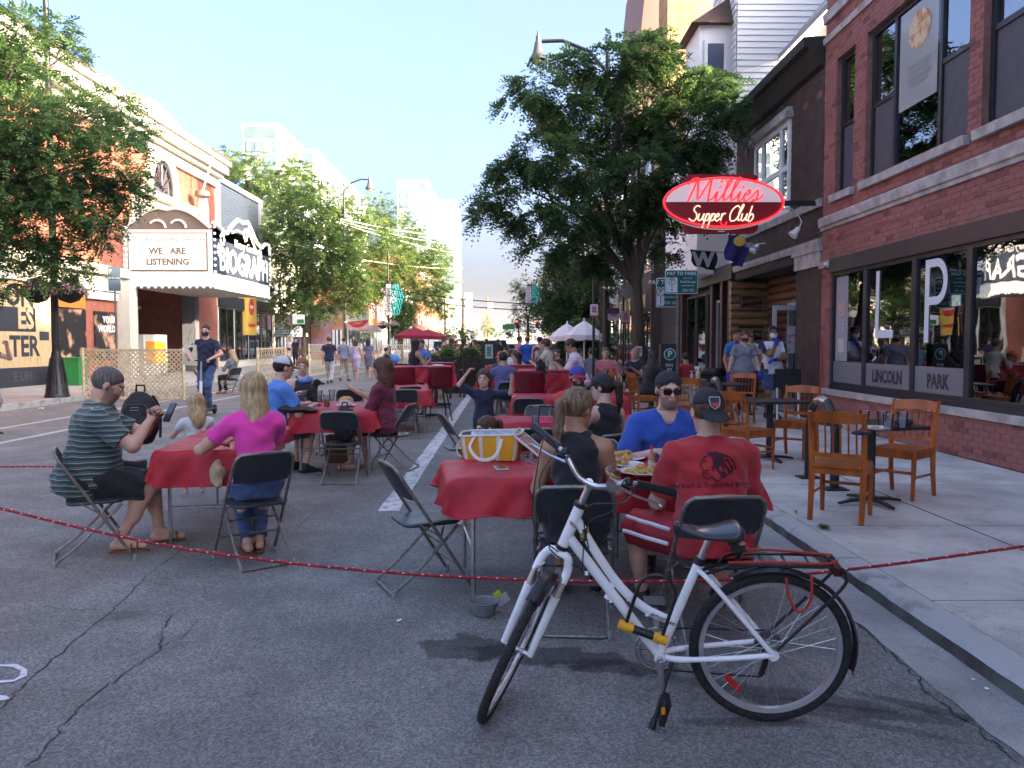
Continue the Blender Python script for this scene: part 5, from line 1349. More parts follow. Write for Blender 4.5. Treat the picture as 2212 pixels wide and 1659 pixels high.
b=MB();b.box((XF-.08,20.1,3.15),(XF+.24,27.0,3.55));b.build('sign_board',M_shopdark,C_)
b=MB();b.box((XF-.02,22.3,SW),(XF+.24,26.0,.5));b.build('stall_riser',M_dred,C_)
# clapboard: each board with its own lip
def clap(par,o,ux,W_,z0,z1,m,holes=(),step=.13,name='clapboard',top=None):
 o=Vector(o);ux=Vector(ux).normalized();nz=ux.cross(Vector((0,0,1)));z=z0;k=0
 cnt=0;st_=MB()
 while z<z1:
  iv=[(0,W_)] if top is None else [top(z)]
  for h in holes:
   if h[2]<z+step*.5<h[3]:
    nv=[]
    for a,c in iv:
     if h[0]>a:nv.append((a,min(c,h[0])))
     if h[1]<c:nv.append((max(a,h[1]),c))
    iv=nv
  for a,c in iv:
   if c-a<.05:continue
   b=MB() if cnt<290 else st_
   P_=lambda u,zz,d:o+ux*u+Vector((0,0,zz))+nz*d
   i=[b.pt(q) for q in (P_(a,z,.0),P_(c,z,.0),P_(c,z,.03),P_(a,z,.03),P_(a,z+step,.004),P_(c,z+step,.004))]
   b.face((i[3],i[2],i[5],i[4]));b.face((i[0],i[1],i[2],i[3]));b.face((i[0],i[3],i[4]));b.face((i[1],i[5],i[2]))
   if cnt<290:b.build(name,m,par)
   cnt+=1
  z+=step
 if st_.f:st_.build(name,m,par,kind='stuff')
HY=21.4
zt=13.6
def gable(z):return (0.0,5.5)
clap(C_,(XF+.35,HY,7.0-.4),(1,0,0),5.4,0,7.4,M_sid,holes=[(1.7,2.5,1.4,3.0)],step=.16)
b=MB();b.box((XF+.35,HY+.006,3.41),(XF+6,HY+2.4,14));b.box((XF+.36,HY+2.401,3.42),(XF+5.9,30.5,8.2));b.build('wall',M_sid,C_)
clap(C_,(XF+.34,30.5,3.5),UY,9.1,0,4.5,M_sid,step=.18);clap(C_,(XF+.33,HY+2.4,8.3),UY,2.4,0,5.6,M_sid,step=.18)
# bay with hipped roof at the street end
b=MB();b.box((XF-.55,HY+.4,3.42),(XF+.33,HY+2.0,10.05));bay=b.build('bay',M_sid,C_)
b=MB();b.poly([(XF-.8,HY+.2,10.06),(XF-.8,HY+2.2,10.06),(XF+.33,HY+1.9,10.9),(XF+.33,HY+.7,10.9)]);b.poly([(XF-.8,HY+.2,10.06),(XF+.33,HY+.7,10.9),(XF+.33,HY+.2,10.06)]);b.poly([(XF-.8,HY+.2,10.055),(XF+.33,HY+.2,10.055),(XF+.33,HY+2.2,10.055),(XF-.8,HY+2.2,10.055)]);b.build('bay_roof',mk('brown_shingle',(.12,.07,.05),.8,var=.3,vs=20),C_)
winframe(C_,(XF-.42,HY+.39,8.15),(1,0,0),.62,1.5,(1,),fw=.09,inset=-.03,m=M_white,name='bay_window')
b=MB();b.box((XF-.34,HY+.37,8.22),(XF+.14,HY+.399,9.58));b.build('window_blind',mk('dusk_blue_glass',(.05,.07,.12),.2),C_)
b=MB();b.poly([(XF-.1,HY-.25,10.6),(XF+.36,HY-.25,11.9),(XF+.36,HY-.25,11.6),(XF+.15,HY-.25,10.6)]);b.build('bargeboard',mk('grey_trim',(.3,.3,.31),.7),C_)
# projecting gabled dormer at right with eaves
M_soff=mk('soffit_grey',(.26,.26,.27),.7)
b=MB();b.box((XF+1.9,HY-3.2,7.2),(XF+6,HY-.01,9.15));b.build('dormer',M_sid,C_)
b=MB();b.poly([(XF+1.45,HY-4.6,9.1),(XF+1.45,HY+.1,9.1),(XF+4.0,HY+.1,12.2),(XF+4.0,HY-4.6,12.2)]);b.poly([(XF+1.45,HY-4.6,9.0),(XF+4.0,HY-4.6,12.1),(XF+4.0,HY+.1,12.1),(XF+1.45,HY+.1,9.0)]);b.poly([(XF+1.45,HY-4.6,9.0),(XF+1.45,HY-4.6,9.16),(XF+4.0,HY-4.6,12.3),(XF+4.0,HY-4.6,12.1)]);b.poly([(XF+1.45,HY+.1,9.0),(XF+1.45,HY+.1,9.14),(XF+1.45,HY-4.6,9.14),(XF+1.45,HY-4.6,9.0)]);b.build('dormer_roof',M_soff,C_)
for y in (HY-3.2,HY-2.2,HY-1.2,HY-.2):b=MB();b.box((XF+1.8,y-.07,7.2),(XF+1.9,y+.07,9.1));b.build('dormer_post',M_white,C_)
b=MB();b.box((XF+1.86,HY-3.1,7.8),(XF+1.895,HY-.3,8.8));b.build('dormer_window',M_glass,C_)
# ---- D.. further right-hand row ----
def plain_building(label,x,side,y0,y1,H_,wall,bays,floors,gz=3.6,winm=None,shop=True,name='building',trim=M_stone,depth=8,z0=SW,dirty=None,roofl=.4,trimw=.0,cat='building'):
 """side=+1: right of the street, facade faces -x ; side=-1: left, facade faces +x"""
 t=thing(name,label,cat);b=MB()
 xa,xb=(x,x+depth) if side>0 else (x-depth,x)
 b.box((min(xa,xb),y0,0),(max(xa,xb),y1,H_));b.build('wall',wall,t)
 e=-.05 if side>0 else .05
 b=MB();b.box((min(x,x+e*5),y0-.02,H_-.35),(max(x,x+e*5),y1+.02,H_+.12));b.build('cornice',trim,t)
 ux=Vector((0,-1 if side>0 else 1,0));W_=y1-y0;o0=y1 if side>0 else y0
 for f in range(floors):
  zb=gz+.8+f*(H_-gz-.6)/max(floors,1)
  for k in range(bays):
   bwid=W_/bays;ww=bwid*.45;u=bwid*(k+.5)-ww/2
   fr=winframe(t,(x,o0+ux.y*u,zb),ux,ww,min(1.7,(H_-gz)/floors*.6),(1,),(.5,),fw=.07,inset=-.05,m=winm or M_white,depth=.045)
 if shop:
  n=max(2,bays)
  for k in range(n):
   bwid=W_/n;winframe(t,(x,o0+ux.y*(bwid*k+.15),.55),ux,bwid-.3,gz-1.3,(1,1),fw=.08,inset=-.06,m=M_frame,name='shop_window',depth=.055)
  b=MB();b.box((min(x,x+e*2.5),y0+.05,gz-.7),(max(x,x+e*2.5),y1-.05,gz-.05));b.build('fascia',M_frame if dirty is None else dirty,t)
 return t
M_tan=mk('tan_brick',(.36,.22,.11),.85,var=.25,vs=4,bump=.3,bs=40)
D_=plain_building('brown brick tavern front with gold letters on its dark fascia, beyond the tree',XF,1,31.1,41,10.5,M_bbrick,4,2)
Mgold=mk('gold_letters',(.55,.42,.16),.4)
for s,y in (('S',40),('T',38.7),('A',37.4),('T',36.1),('I',34.9),('O',33.7),('N',32.4)):text(s,.75,(XF-.16,y,3.22),UY,(0,0,1),Mgold,D_,ext=.02,bold=.01)
for s,y in (('S',29.9),('T',29.2),('A',28.6),('T',28.0),('I',27.6),('O',27.1),('N',26.4)):text(s,.55,(XF-.10,y,3.36 if y<27 else 3.36),UY,(0,0,1),Mgold,C_,ext=.02,bold=.01)
b=MB();b.box((XF+.45,31.2,10.5),(XF+1.7,33.0,17.5));b.build('chimney',M_tan,D_)
rr=MB();rr.box((XF+.32,34.01,10.63),(XF+3.9,40.9,18.5));rr.poly([(XF-.5,34,10.6),(XF+.3,34,18.6),(XF+4,34,18.6),(XF+4,34,10.6)]);rr.poly([(XF-.5,34,10.6),(XF-.5,41,10.6),(XF+.3,41,18.6),(XF+.3,34,18.6)]);rr.build('roof',mk('mauve_roof',(.25,.15,.13),.8),D_)
random.seed(12)
M_wbr=mk('warm_brick',(.30,.12,.06),.85,var=.2,vs=3);M_cream=mk('cream_render',(.62,.57,.48),.8,var=.06,vs=2);M_greyr=mk('grey_render',(.28,.28,.29),.8,var=.1,vs=2)
plain_building('grey shop building on the shady side beyond the brown tavern',XF,1,41.1,53,8.5,M_greyr,4,1)
plain_building('dark brick shop building far along the shady side',XF,1,53.1,70,11,M_bbrick,5,2)
plain_building('tan brick block far along the shady right side',XF,1,70.1,95,9,M_tan,6,1)
plain_building('warm brick block farthest along the shady right side',XF,1,95.1,130,12,M_wbr,6,2)
# ---- left side: theatre ----
XT=-15.7
T_=thing('theatre','sunlit orange-red brick theatre with white cornice, arched window and projecting marquee','theatre')
M_ored=mk('theatre_brick',(.25,.072,.045),.85,col2=(.31,.10,.065),vs=3,bump=.4,bs=60,detail=8);M_terra=mk('white_terracotta',(.46,.43,.36),.6,var=.06,vs=3)
UL=Vector((0,1,0))
b=MB();b.box((XT-14,12,0),(XT,33.0,4.5));b.box((XT-14,33.001,0),(XT-3.2,40.4,4.5));b.box((XT-14,40.401,0),(XT,43.4,4.5));b.box((XT-14,12,4.501),(XT,43.4,11.2));b.build('wall',M_ored,T_)
# brick courses proud of the upper wall (far away: joined)
b=MB();rnd=random.Random(3)
for k in range(0,84):
 z=4.6+k*.078
 y=24+(k%2)*.11
 while y<43.3:
  if not (33.2<y<40.2 and z<9.2) and rnd.random()<.55:b.box((XT,y,z),(XT+rnd.uniform(.006,.016),y+.2,z+.064))
  y+=.22
b.build('brick',M_ored,T_,kind='stuff')
for (o_,h0,h1,w_) in ((.18,9.85,10.35,0),(.45,10.35,10.55,0),(.7,10.55,11.0,0),(.85,11.0,11.25,0)):b=MB();b.box((XT,11.9,h0),(XT+o_,43.45+o_*.3,h1));b.build('cornice',M_terra,T_)
b=MB();n=20;pts=[]
prof=[(30.6,11.25),(30.9,11.6),(31.6,11.85),(32.4,11.9),(33.0,11.7),(34.5,12.0),(35.8,12.15),(37.0,12.05),(38.6,11.7),(39.6,11.45),(40.4,11.25)]
b.prism([(y,z) for y,z in prof],(XT+.25,0,0),(0,1,0),(0,0,1),-.35);b.build('parapet',M_terra,T_)
b=MB();b.tube([(XT+.1,y,z+.03) for y,z in prof],.09,5);b.build('parapet_cap',mk('clay_tile',(.13,.07,.05),.8),T_)
for k in range(60):b=MB();y=12.3+k*.52;b.box((XT+.6,y,11.25),(XT+.9,y+.44,11.34));(b.build('roof_tile',mk('clay_tile'),T_) if (y<29.3 or y>40.5) and y<43.2 else None) if True else None
# arch window
def arch(cy,cz,r0,r1,x0,x1,m,nm,base):
 b=MB();n=16;inn=[(cy+r0*math.cos(math.pi*k/n),cz+r0*math.sin(math.pi*k/n)) for k in range(n+1)];out=[(cy+r1*math.cos(math.pi*k/n),cz+r1*math.sin(math.pi*k/n)) for k in range(n+1)]
 inn=[(cy+r0,base)]+inn+[(cy-r0,base)];out=[(cy+r1,base)]+out+[(cy-r1,base)]
 for k in range(len(inn)-1):
  i=[b.pt(p) for p in ((x1,inn[k][0],inn[k][1]),(x1,out[k][0],out[k][1]),(x1,out[k+1][0],out[k+1][1]),(x1,inn[k+1][0],inn[k+1][1]),(x0,inn[k][0],inn[k][1]),(x0,out[k][0],out[k][1]),(x0,out[k+1][0],out[k+1][1]),(x0,inn[k+1][0],inn[k+1][1]))]
  for f in ((0,1,2,3),(5,1,0,4)[::-1],(1,5,6,2),(0,3,7,4)):b.face([i[q] for q in f])
 return b.build(nm,m,T_)
arch(36.6,8.6,1.15,1.65,XT,XT+.22,M_terra,'arch_surround',8.0)
arch(36.6,8.6,1.0,1.15,XT,XT+.12,M_frame,'arch_frame',8.0)
b=MB();n=16;b.poly([(XT+.05,36.6+1.0*math.cos(math.pi*k/n),8.6+1.0*math.sin(math.pi*k/n)) for k in range(n+1)]+[(XT+.05,35.6,8.0),(XT+.05,37.6,8.0)]);b.build('pane',M_glass,T_)
for a in (30,60,90,120,150):b=MB();b.tube([(XT+.09,36.6,8.5),(XT+.09,36.6+math.cos(R(a)),8.6+math.sin(R(a)))],.03,4);b.build('glazing_bar',M_frame,T_)
b=MB();b.box((XT,33.6,4.6),(XT+.12,40.2,7.9));b.build('white_panel',M_terra,T_)
b=MB();b.box((XT,33.4,7.9),(XT+.45,40.4,8.15));b.build('panel_cornice',M_terra,T_)
for y in (34.0,36.0,38.0,39.4):
 winframe(T_,(XT+.12,y,5.9),UL,.7 if y in (34.0,39.4) else 1.2,1.5,(1,1),(.5,.5),fw=.07,inset=-.05,m=mk('grey_window_frame',(.25,.26,.27),.5),depth=.045,bars=1)
b=MB();b.prism([(41.0,5.0),(42.2,5.0),(42.2,8.6),(41.9,9.1),(41.6,9.3),(41.3,9.1),(41.0,8.6)],(XT+.12,0,0),(0,1,0),(0,0,1),-.14);b.build('niche',M_terra,T_)
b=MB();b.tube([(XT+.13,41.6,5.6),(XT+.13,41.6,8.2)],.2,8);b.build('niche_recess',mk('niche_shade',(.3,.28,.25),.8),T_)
# wall lamp arm and disc near the cornice
wl=thing('facade_floodlight','long diagonal floodlight arm hanging below the theatre cornice','lamp',(XT,39.6,9.6));b=MB();b.tube([(.2,0,1.2),(1.3,0,1.0),(.7,.2,-.6)],.05,6);b.build('arm',mk('pale_arm',(.5,.45,.38),.5),wl,True);b=MB();b.lathe([(.1,0),(.38,.1),(.34,.35),(.1,.42)],(.7,.2,-.95),10);b.build('lamp_head',mk('bronze',(.15,.10,.08),.5),wl,True)
# ground floor
b=MB();b.box((XT,12.1,4.15),(XT+.35,33.0,4.5));b.box((XT,12.1,3.55),(XT+.12,33.0,4.15));b.build('shop_cornice',M_terra,T_)
b=MB();b.box((XT,29.8,3.2),(XT+.14,32.2,3.5));b.build('stone_band',M_terra,T_)
M_ply=mk('plywood',(.50,.34,.18),.7,var=.15,vs=2.5,stretch=(1,6,1));M_pblk=mk('black_paint',(.025,.027,.035),.6)
for k in range(5):b=MB();y=21.4+k*1.22;b.box((XT+.02,y,.75),(XT+.06,y+1.21,3.5));b.build('plywood_sheet',M_ply,T_)
b=MB();b.box((XT,12.2,.13),(XT+.07,27.55,.75));b.build('stall_riser',M_pblk,T_)
def tl(s,size,y,z,m,x=XT+.065,**k):return text(s,size,(x,y,z),UL,(0,0,1),m,T_,'painted_lettering',.001,**k)
tl('ON',.95,26.55,3.02,M_pblk,bold=.03,align='RIGHT');b=MB();b.box((XT+.061,23.0,1.90),(XT+.064,26.6,2.68));b.build('painted_block',M_pblk,T_)
tl('ES',.92,26.5,2.30,M_ply,x=XT+.068,bold=.03,align='RIGHT');tl('TER',.92,26.75,1.40,M_pblk,bold=.03,align='RIGHT');tl('E UH',.45,26.3,.45,mk('grey_paint',(.08,.08,.09),.7),x=XT+.073,align='RIGHT')
b=MB();b.box((XT+.062,26.8,1.62),(XT+.065,27.35,1.92));b.build('painted_block',M_pblk,T_)
# posters
M_poster=mk('figure_poster',(.015,.013,.012),.5,col2=(.42,.24,.15),vs=1.7,thr=(.50,.60),detail=5)
b=MB();b.box((XT+.03,27.9,.9),(XT+.08,29.75,2.75));b.build('poster',M_poster,T_);b=MB();b.box((XT+.03,27.9,2.8),(XT+.08,29.75,3.5));b.build('orange_sign',mk('orange_sign',(.5,.17,.03),.5),T_)
b=MB();b.box((XT+.03,30.4,.9),(XT+.08,32.1,2.75));b.build('poster',M_poster,T_);tl('YOUR\nWORLD',.36,31.95,2.25,M_white,x=XT+.085,bold=.01,align='RIGHT')
b=MB();b.box((XT,32.3,.13),(XT+.5,33.0,3.9));b.build('stone_pilaster',M_terra,T_)
b=MB();b.box((XT-3.15,33.0,.13),(XT-3.1,40.4,3.9));b.build('entrance_back',mk('entrance_dark',(.03,.03,.035),.5),T_)
for y in (33.1,39.7):b=MB();b.box((XT-.4,y,.13),(XT+.25,y+.5,3.9));b.build('grey_pilaster',mk('grey_marble',(.13,.14,.16),.4),T_)
b=MB();b.box((XT-1.8,35,.13),(XT-.2,37.4,1.9));kio=b.build('box_office',mk('kiosk_white',(.55,.52,.48),.5),T_);b=MB();b.box((XT-.199,35.2,.6),(XT-.18,37.2,1.6));b.box((XT-1.7,34.98,.6),(XT-.4,34.999,1.6));b.build('orange_panel',mk('orange_print',(.62,.25,.02),.5),kio)
text('VICTORY\nGARDENS\nTHEATER',.22,(XT-1.05,34.975,1.1),(1,0,0),(0,0,1),M_terra,kio)
tl('TODAY',.22,33.5,3.0,M_terra,x=XT+.27)
# marquee
K_=thing('marquee','white theatre marquee reading WE ARE LISTENING and BIOGRAPH','marquee')
MX0,MX1,MY0,MY1,MZ0,MZ1=XT+.02,-12.0,32.8,40.6,3.85,6.15
M_mw=mk('marquee_white',(.60,.59,.56),.7,spec=.2);M_lit=mk('marquee_letterboard',(.7,.69,.66),.7,emis=(1,.98,.9),es=.02);M_navy=mk('marquee_slate_blue',(.035,.045,.065),.85,spec=.1);M_ink=mk('brown_letters',(.10,.085,.06),.5)
b=MB();b.box((MX0,MY0,MZ0),(MX1,MY1,MZ0+.5));b.build('canopy_edge',M_mw,K_);b=MB();b.box((MX0,MY0+.05,MZ0+.502),(MX1-.05,MY1-.05,MZ1));b.build('sign_body',M_mw,K_)
b=MB();b.box((MX0+.05,MY0+.05,MZ0-.03),(MX1-.05,MY1-.05,MZ0-.002));b.build('soffit',mk('soffit_tiles',(.3,.29,.27),.6,var=.3,vs=8),K_)
cx=(MX0+MX1)/2
b=MB();b.box((MX0+.22,MY0+.02,MZ0+.62),(MX1-.22,MY0+.05,MZ1-.12));b.build('letter_board_frame',M_ink,K_);b=MB();b.box((MX0+.27,MY0+.005,MZ0+.67),(MX1-.27,MY0+.02,MZ1-.17));b.build('letter_board',M_lit,K_)
text('VICTORY GARDENS THEATER',.235,(cx,MY0-.0,MZ1-.42),(1,0,0),(0,0,1),mk('faded_letters',(.16,.16,.15),.6),K_,ext=.004)
text('WE   ARE',.36,(cx,MY0-.0,MZ0+1.42),(1,0,0),(0,0,1),M_ink,K_,ext=.004,bold=.012);text('LISTENING',.36,(cx,MY0-.0,MZ0+.98),(1,0,0),(0,0,1),M_ink,K_,ext=.004,bold=.012)
# pediment with two volutes
pp=[];n=12
for k in range(n+1):u=k/n;pp.append((MX0+.1+(cx-MX0-.1)*u,MZ1+.08+.78*math.sin(u*math.pi*.62)))
pp+=[(2*cx-x,z) for x,z in pp[::-1]]
b=MB();b.prism([(x,z) for x,z in pp]+[(MX1-.1,MZ1),(MX0+.1,MZ1)],(0,MY0+.2,0),(1,0,0),(0,0,1),.12);b.build('pediment',mk('pediment_brown',(.10,.09,.08),.5),K_)
b=MB();b.tube([(x,MY0+.06,z) for x,z in pp],.075,6);b.build('pediment_border',M_mw,K_,True)
for s in (-1,1):b=MB();b.tube([(cx+s*.42+.33*math.cos(a),MY0+.05,MZ1+.08+.30*math.sin(a)) for a in [math.pi*q/10 for q in range(0,9)][::s]],.05,6);b.build('volute',M_mw,K_,True)
# street face
b=MB();b.box((MX1-.045,MY0+.12,MZ0+.58),(MX1+.0,MY1-.12,MZ1+.25));b.build('street_panel',M_navy,K_)
wave=[(MY0+.1,MZ1+.3),(MY0+.9,MZ1+.15),(MY0+1.6,MZ1+.05),(MY0+2.3,MZ1+.5),(MY0+3.0,MZ1+.85),(MY0+3.7,MZ1+.8),(MY0+4.4,MZ1+.95),(MY0+5.0,MZ1+.6),(MY0+5.7,MZ1+.15),(MY0+6.4,MZ1+.0),(MY0+7.0,MZ1+.25),(MY1-.2,MZ1+.28),(MY1-.1,MZ1-.2)]
b=MB();b.prism([(y,z) for y,z in wave[:-1]]+[(MY1-.15,MZ1-.3),(MY0+.1,MZ1-.3)],(MX1+.0,0,0),(0,1,0),(0,0,1),-.04);b.build('street_crest',M_navy,K_)
b=MB();b.tube([(MX1+.02,y,z) for y,z in wave],.09,6);b.build('crest_border',M_mw,K_,True)
b=MB();b.tube([(MX1+.02,y,z-.42-.1*math.sin(y*3)) for y,z in wave[3:9]],.06,6);b.build('crest_scroll',M_mw,K_,True)
text('BIOGRAPH',1.42,(MX1+.012,(MY0+MY1)/2+.2,MZ0+1.17),UL,(0,0,1),M_mw,K_,ext=.012,bold=.035,sx=.98)
text('Victory Gardens',.5,(MX1+.012,(MY0+MY1)/2+.3,MZ0+2.05),UL,(0,0,1),M_mw,K_,ext=.008,shear=.4)
for s,z in ((MY0+1.1,5.9),(MY0+.75,5.4),(MY1-1.6,5.75),(MY1-.7,5.35),(MY0+4.1,6.45)):
 b=MB()
 for k in range(7):a=k*.9;b.ball((MX1+.02,s+.22*math.cos(a),z+.22*math.sin(a)),(.02,.13,.09),6,4)
 b.build('ornament',M_mw,K_,kind='stuff')
M_bulb=mk('marquee_bulb',(.75,.73,.66),.3,emis=(1,.95,.8),es=.08)
bm=MB();bm.ball((0,0,0),.06,6,4);bmesh_=bm.mesh('bulb',M_bulb,True)
def bulb(p):o=bpy.data.objects.new('bulb',bmesh_);COL.objects.link(o);o.location=p;o.parent=K_
for k in range(13):bulb((MX0+.2+k*(MX1-MX0-.3)/12,MY0-.02,MZ0-.04))
for k in range(26):bulb((MX1+.02,MY0+.15+k*(MY1-MY0-.3)/25,MZ0-.04))
for k in range(8):bulb((MX1+.05,MY0+.12,MZ0+.6+k*.26));bulb((MX1+.05,MY1-.12,MZ0+.6+k*.26));bulb((MX0+.15,MY0-.01,MZ0+.6+k*.22))
# billboard wall beyond the theatre
N_=thing('grey_billboard','blank grey slatted billboard in a white frame rising beside the theatre','billboard')
for k in range(30):b=MB();z=5.6+k*.155;b.box((XT-.1,43.9,z),(XT+.03,50.8,z+.145),);b.build('slat',mk('billboard_grey',(.15,.17,.19),.6,var=.1),N_)
b=MB();b.box((XT-.1,43.6,5.5),(XT+.12,43.9,10.6));b.box((XT-.1,50.8,5.5),(XT+.12,51.1,10.6));b.box((XT-.1,43.9,10.3),(XT+.12,50.8,10.6));b.build('frame',M_mw,N_)
b=MB();b.box((XT-.6,43.45,4),(XT-.15,43.95,10.2));b.box((XT-.6,50.5,4),(XT-.15,51,10.2));b.build('support',M_tan,N_)
E_=plain_building('low cream shop with a yellow banner under the grey billboard',XT,-1,43.5,53.5,5.3,M_cream,4,0,gz=4.2)
b=MB();b.box((XT,47.6,2.0),(XT+.2,49.6,4.6));bn=b.build('banner',mk('yellow_banner',(.72,.45,.08),.6),E_)
b=MB();b.prism([(.5*math.cos(a),.5*math.sin(a)) for a in [2*math.pi*k/16 for k in range(16)]],(XT+.2,48.6,3.7),(0,1,0),(0,0,1),.02);b.build('logo_disc',mk('red_disc',(.6,.04,.05),.5),E_)
text('FOR SALE',.3,(XT+.22,48.6,4.4),UL,(0,0,1),mk('red_disc'),E_);print_lines((XT+.23,48.6,3.7),UL,(0,0,1),.7,.2,2,M_white,E_)
print_lines((XT+.22,48.6,2.6),UL,(0,0,1),1.5,.3,1,mk('red_disc'),E_)
random.seed(5)
plain_building('cream two-storey building half hidden by the sunny street trees',XT,-1,54,64,8,M_cream,4,1)
TK=plain_building('small restaurant with a red canopy roof and a colourful painted front',XT+1.4,-1,65,74,4.6,mk('mural_wall',(.5,.22,.10),.7,col2=(.45,.3,.5),vs=.9,thr=(.4,.6)),3,0,gz=3.6)
b=MB();b.prism([(0,4.6),(1.3,4.6),(0,5.5)],(XT+1.4,74,0),(1,0,0),(0,0,1),9);b.build('canopy_roof',mk('canopy_red',(.5,.07,.03),.6),TK)
b=MB();b.quad((XT+1.0,64.98,2.6),(XT+4.5,64.98,2.6),(XT+4.5,64.98,4.6),(XT+1.0,64.98,4.6));b.build('mural',mk('mural_wall'),TK)
plain_building('orange brick block beyond the sunny trees',XT,-1,74.5,100,8,M_wbr,6,1)
plain_building('white low building in full sun far down the street',XT+1,-1,100.5,125,9,mk('sun_white',(.72,.7,.64),.8),6,1)
plain_building('orange brick four-storey block at the far left of the street',XT+1.5,-1,126,175,16,M_wbr,7,3)
plain_building('pale block at the far end of the street on the left',XT+1.5,-1,176,230,12,M_cream,6,2)
# ---- towers beyond the trees ----
M_tw=mk('tower_white',(.72,.74,.74),.6);M_tg=mk('tower_glass_green',(.10,.15,.155),.25,var=.15,vs=.2);M_tb=mk('tower_window',(.12,.17,.23),.2)
def tower(label,px0,px1,ytop,Y,base_floors,step,len_):
 a,c=V(px0,ytop,Y),V(px1,ytop,Y);H_=a.z;W_=c.x-a.x;t=thing('apartment_tower',label,'tower');b=MB();b.box((a.x,Y,0),(c.x,Y+len_,H_));b.build('wall',M_tw,t)
 fl=3.3;z=H_-.8;k=0
 while z>H_*.25:
  b=MB();b.box((a.x+.6,Y-.12,z-fl+.6),(c.x-.9,Y-.004,z));fr=b.build('glazing',M_tg,t)
  if k:
   for q in range(3):
    x0=a.x+.9+(W_-2.4)*q/3;b=MB();b.box((x0,Y-.2,z-fl+.9),(x0+(W_-2.4)/3*(.5+.35*((q*7+k*3)%3)/2),Y-.122,z-.5));b.build('pane',M_tb if (q+k)%3 else M_tw,fr)
  for q in range(int(len_/7)):
   b=MB();y0=Y+2+q*7;b.box((c.x,y0,z-fl+1.2),(c.x+.1,y0+1.6+(q%3),z-.6));b.build('side_window',M_tb,t)
  z-=fl;k+=1
 return t,a,c,H_
tower('tall white stepped apartment tower above the trees at left, glass end facing us',523,603,266,190,0,0,42)
t2,a2,c2,h2=tower('lower wing of the left white tower, stepping down to the right',604,684,322,196,0,0,70)
tower('white stepped apartment tower further away, left half, rising behind the trees',858,926,389,290,0,0,40)
tower('lower right half of the distant white apartment tower with balconies',927,985,431,296,0,0,30)
for (x0,x1,yt,Y,m,lab) in ((1004,1018,632,900,'tower_white','pale faint skyscraper far downtown, leftmost of the skyline'),(1041,1049,668,900,'warm_brick','reddish slab skyscraper far downtown'),(1052,1064,652,950,'sky_orange','sunlit orange skyscraper, tallest of the downtown skyline'),(1022,1034,700,800,'tan_brick','low tan block far downtown'),(1068,1100,705,800,'cream_render','broad pale block closing the far end of the street'),(990,1003,690,700,'warm_brick','brick block at the far left of the skyline')):
 mm=MT.get(m) or mk(m,(.5,.26,.14),.8);a,c=V(x0,yt,Y),V(x1,yt,Y);t=thing('skyscraper',lab,'skyscraper');b=MB();b.box((a.x,Y,0),(c.x,Y+30,a.z));b.build('wall',mm,t)
 for k in range(6):b=MB();z=a.z*(1-.06-k*.13);b.box((a.x+.8,Y-.3,z-a.z*.05),(c.x-.8,Y-.01,z));b.build('window_band',M_tb,t)
b=MB();b.box((-60,1300,0),(60,1320,18));o=b.build('far_block',M_cream);tag(o,'low hazy block where the street ends','building')
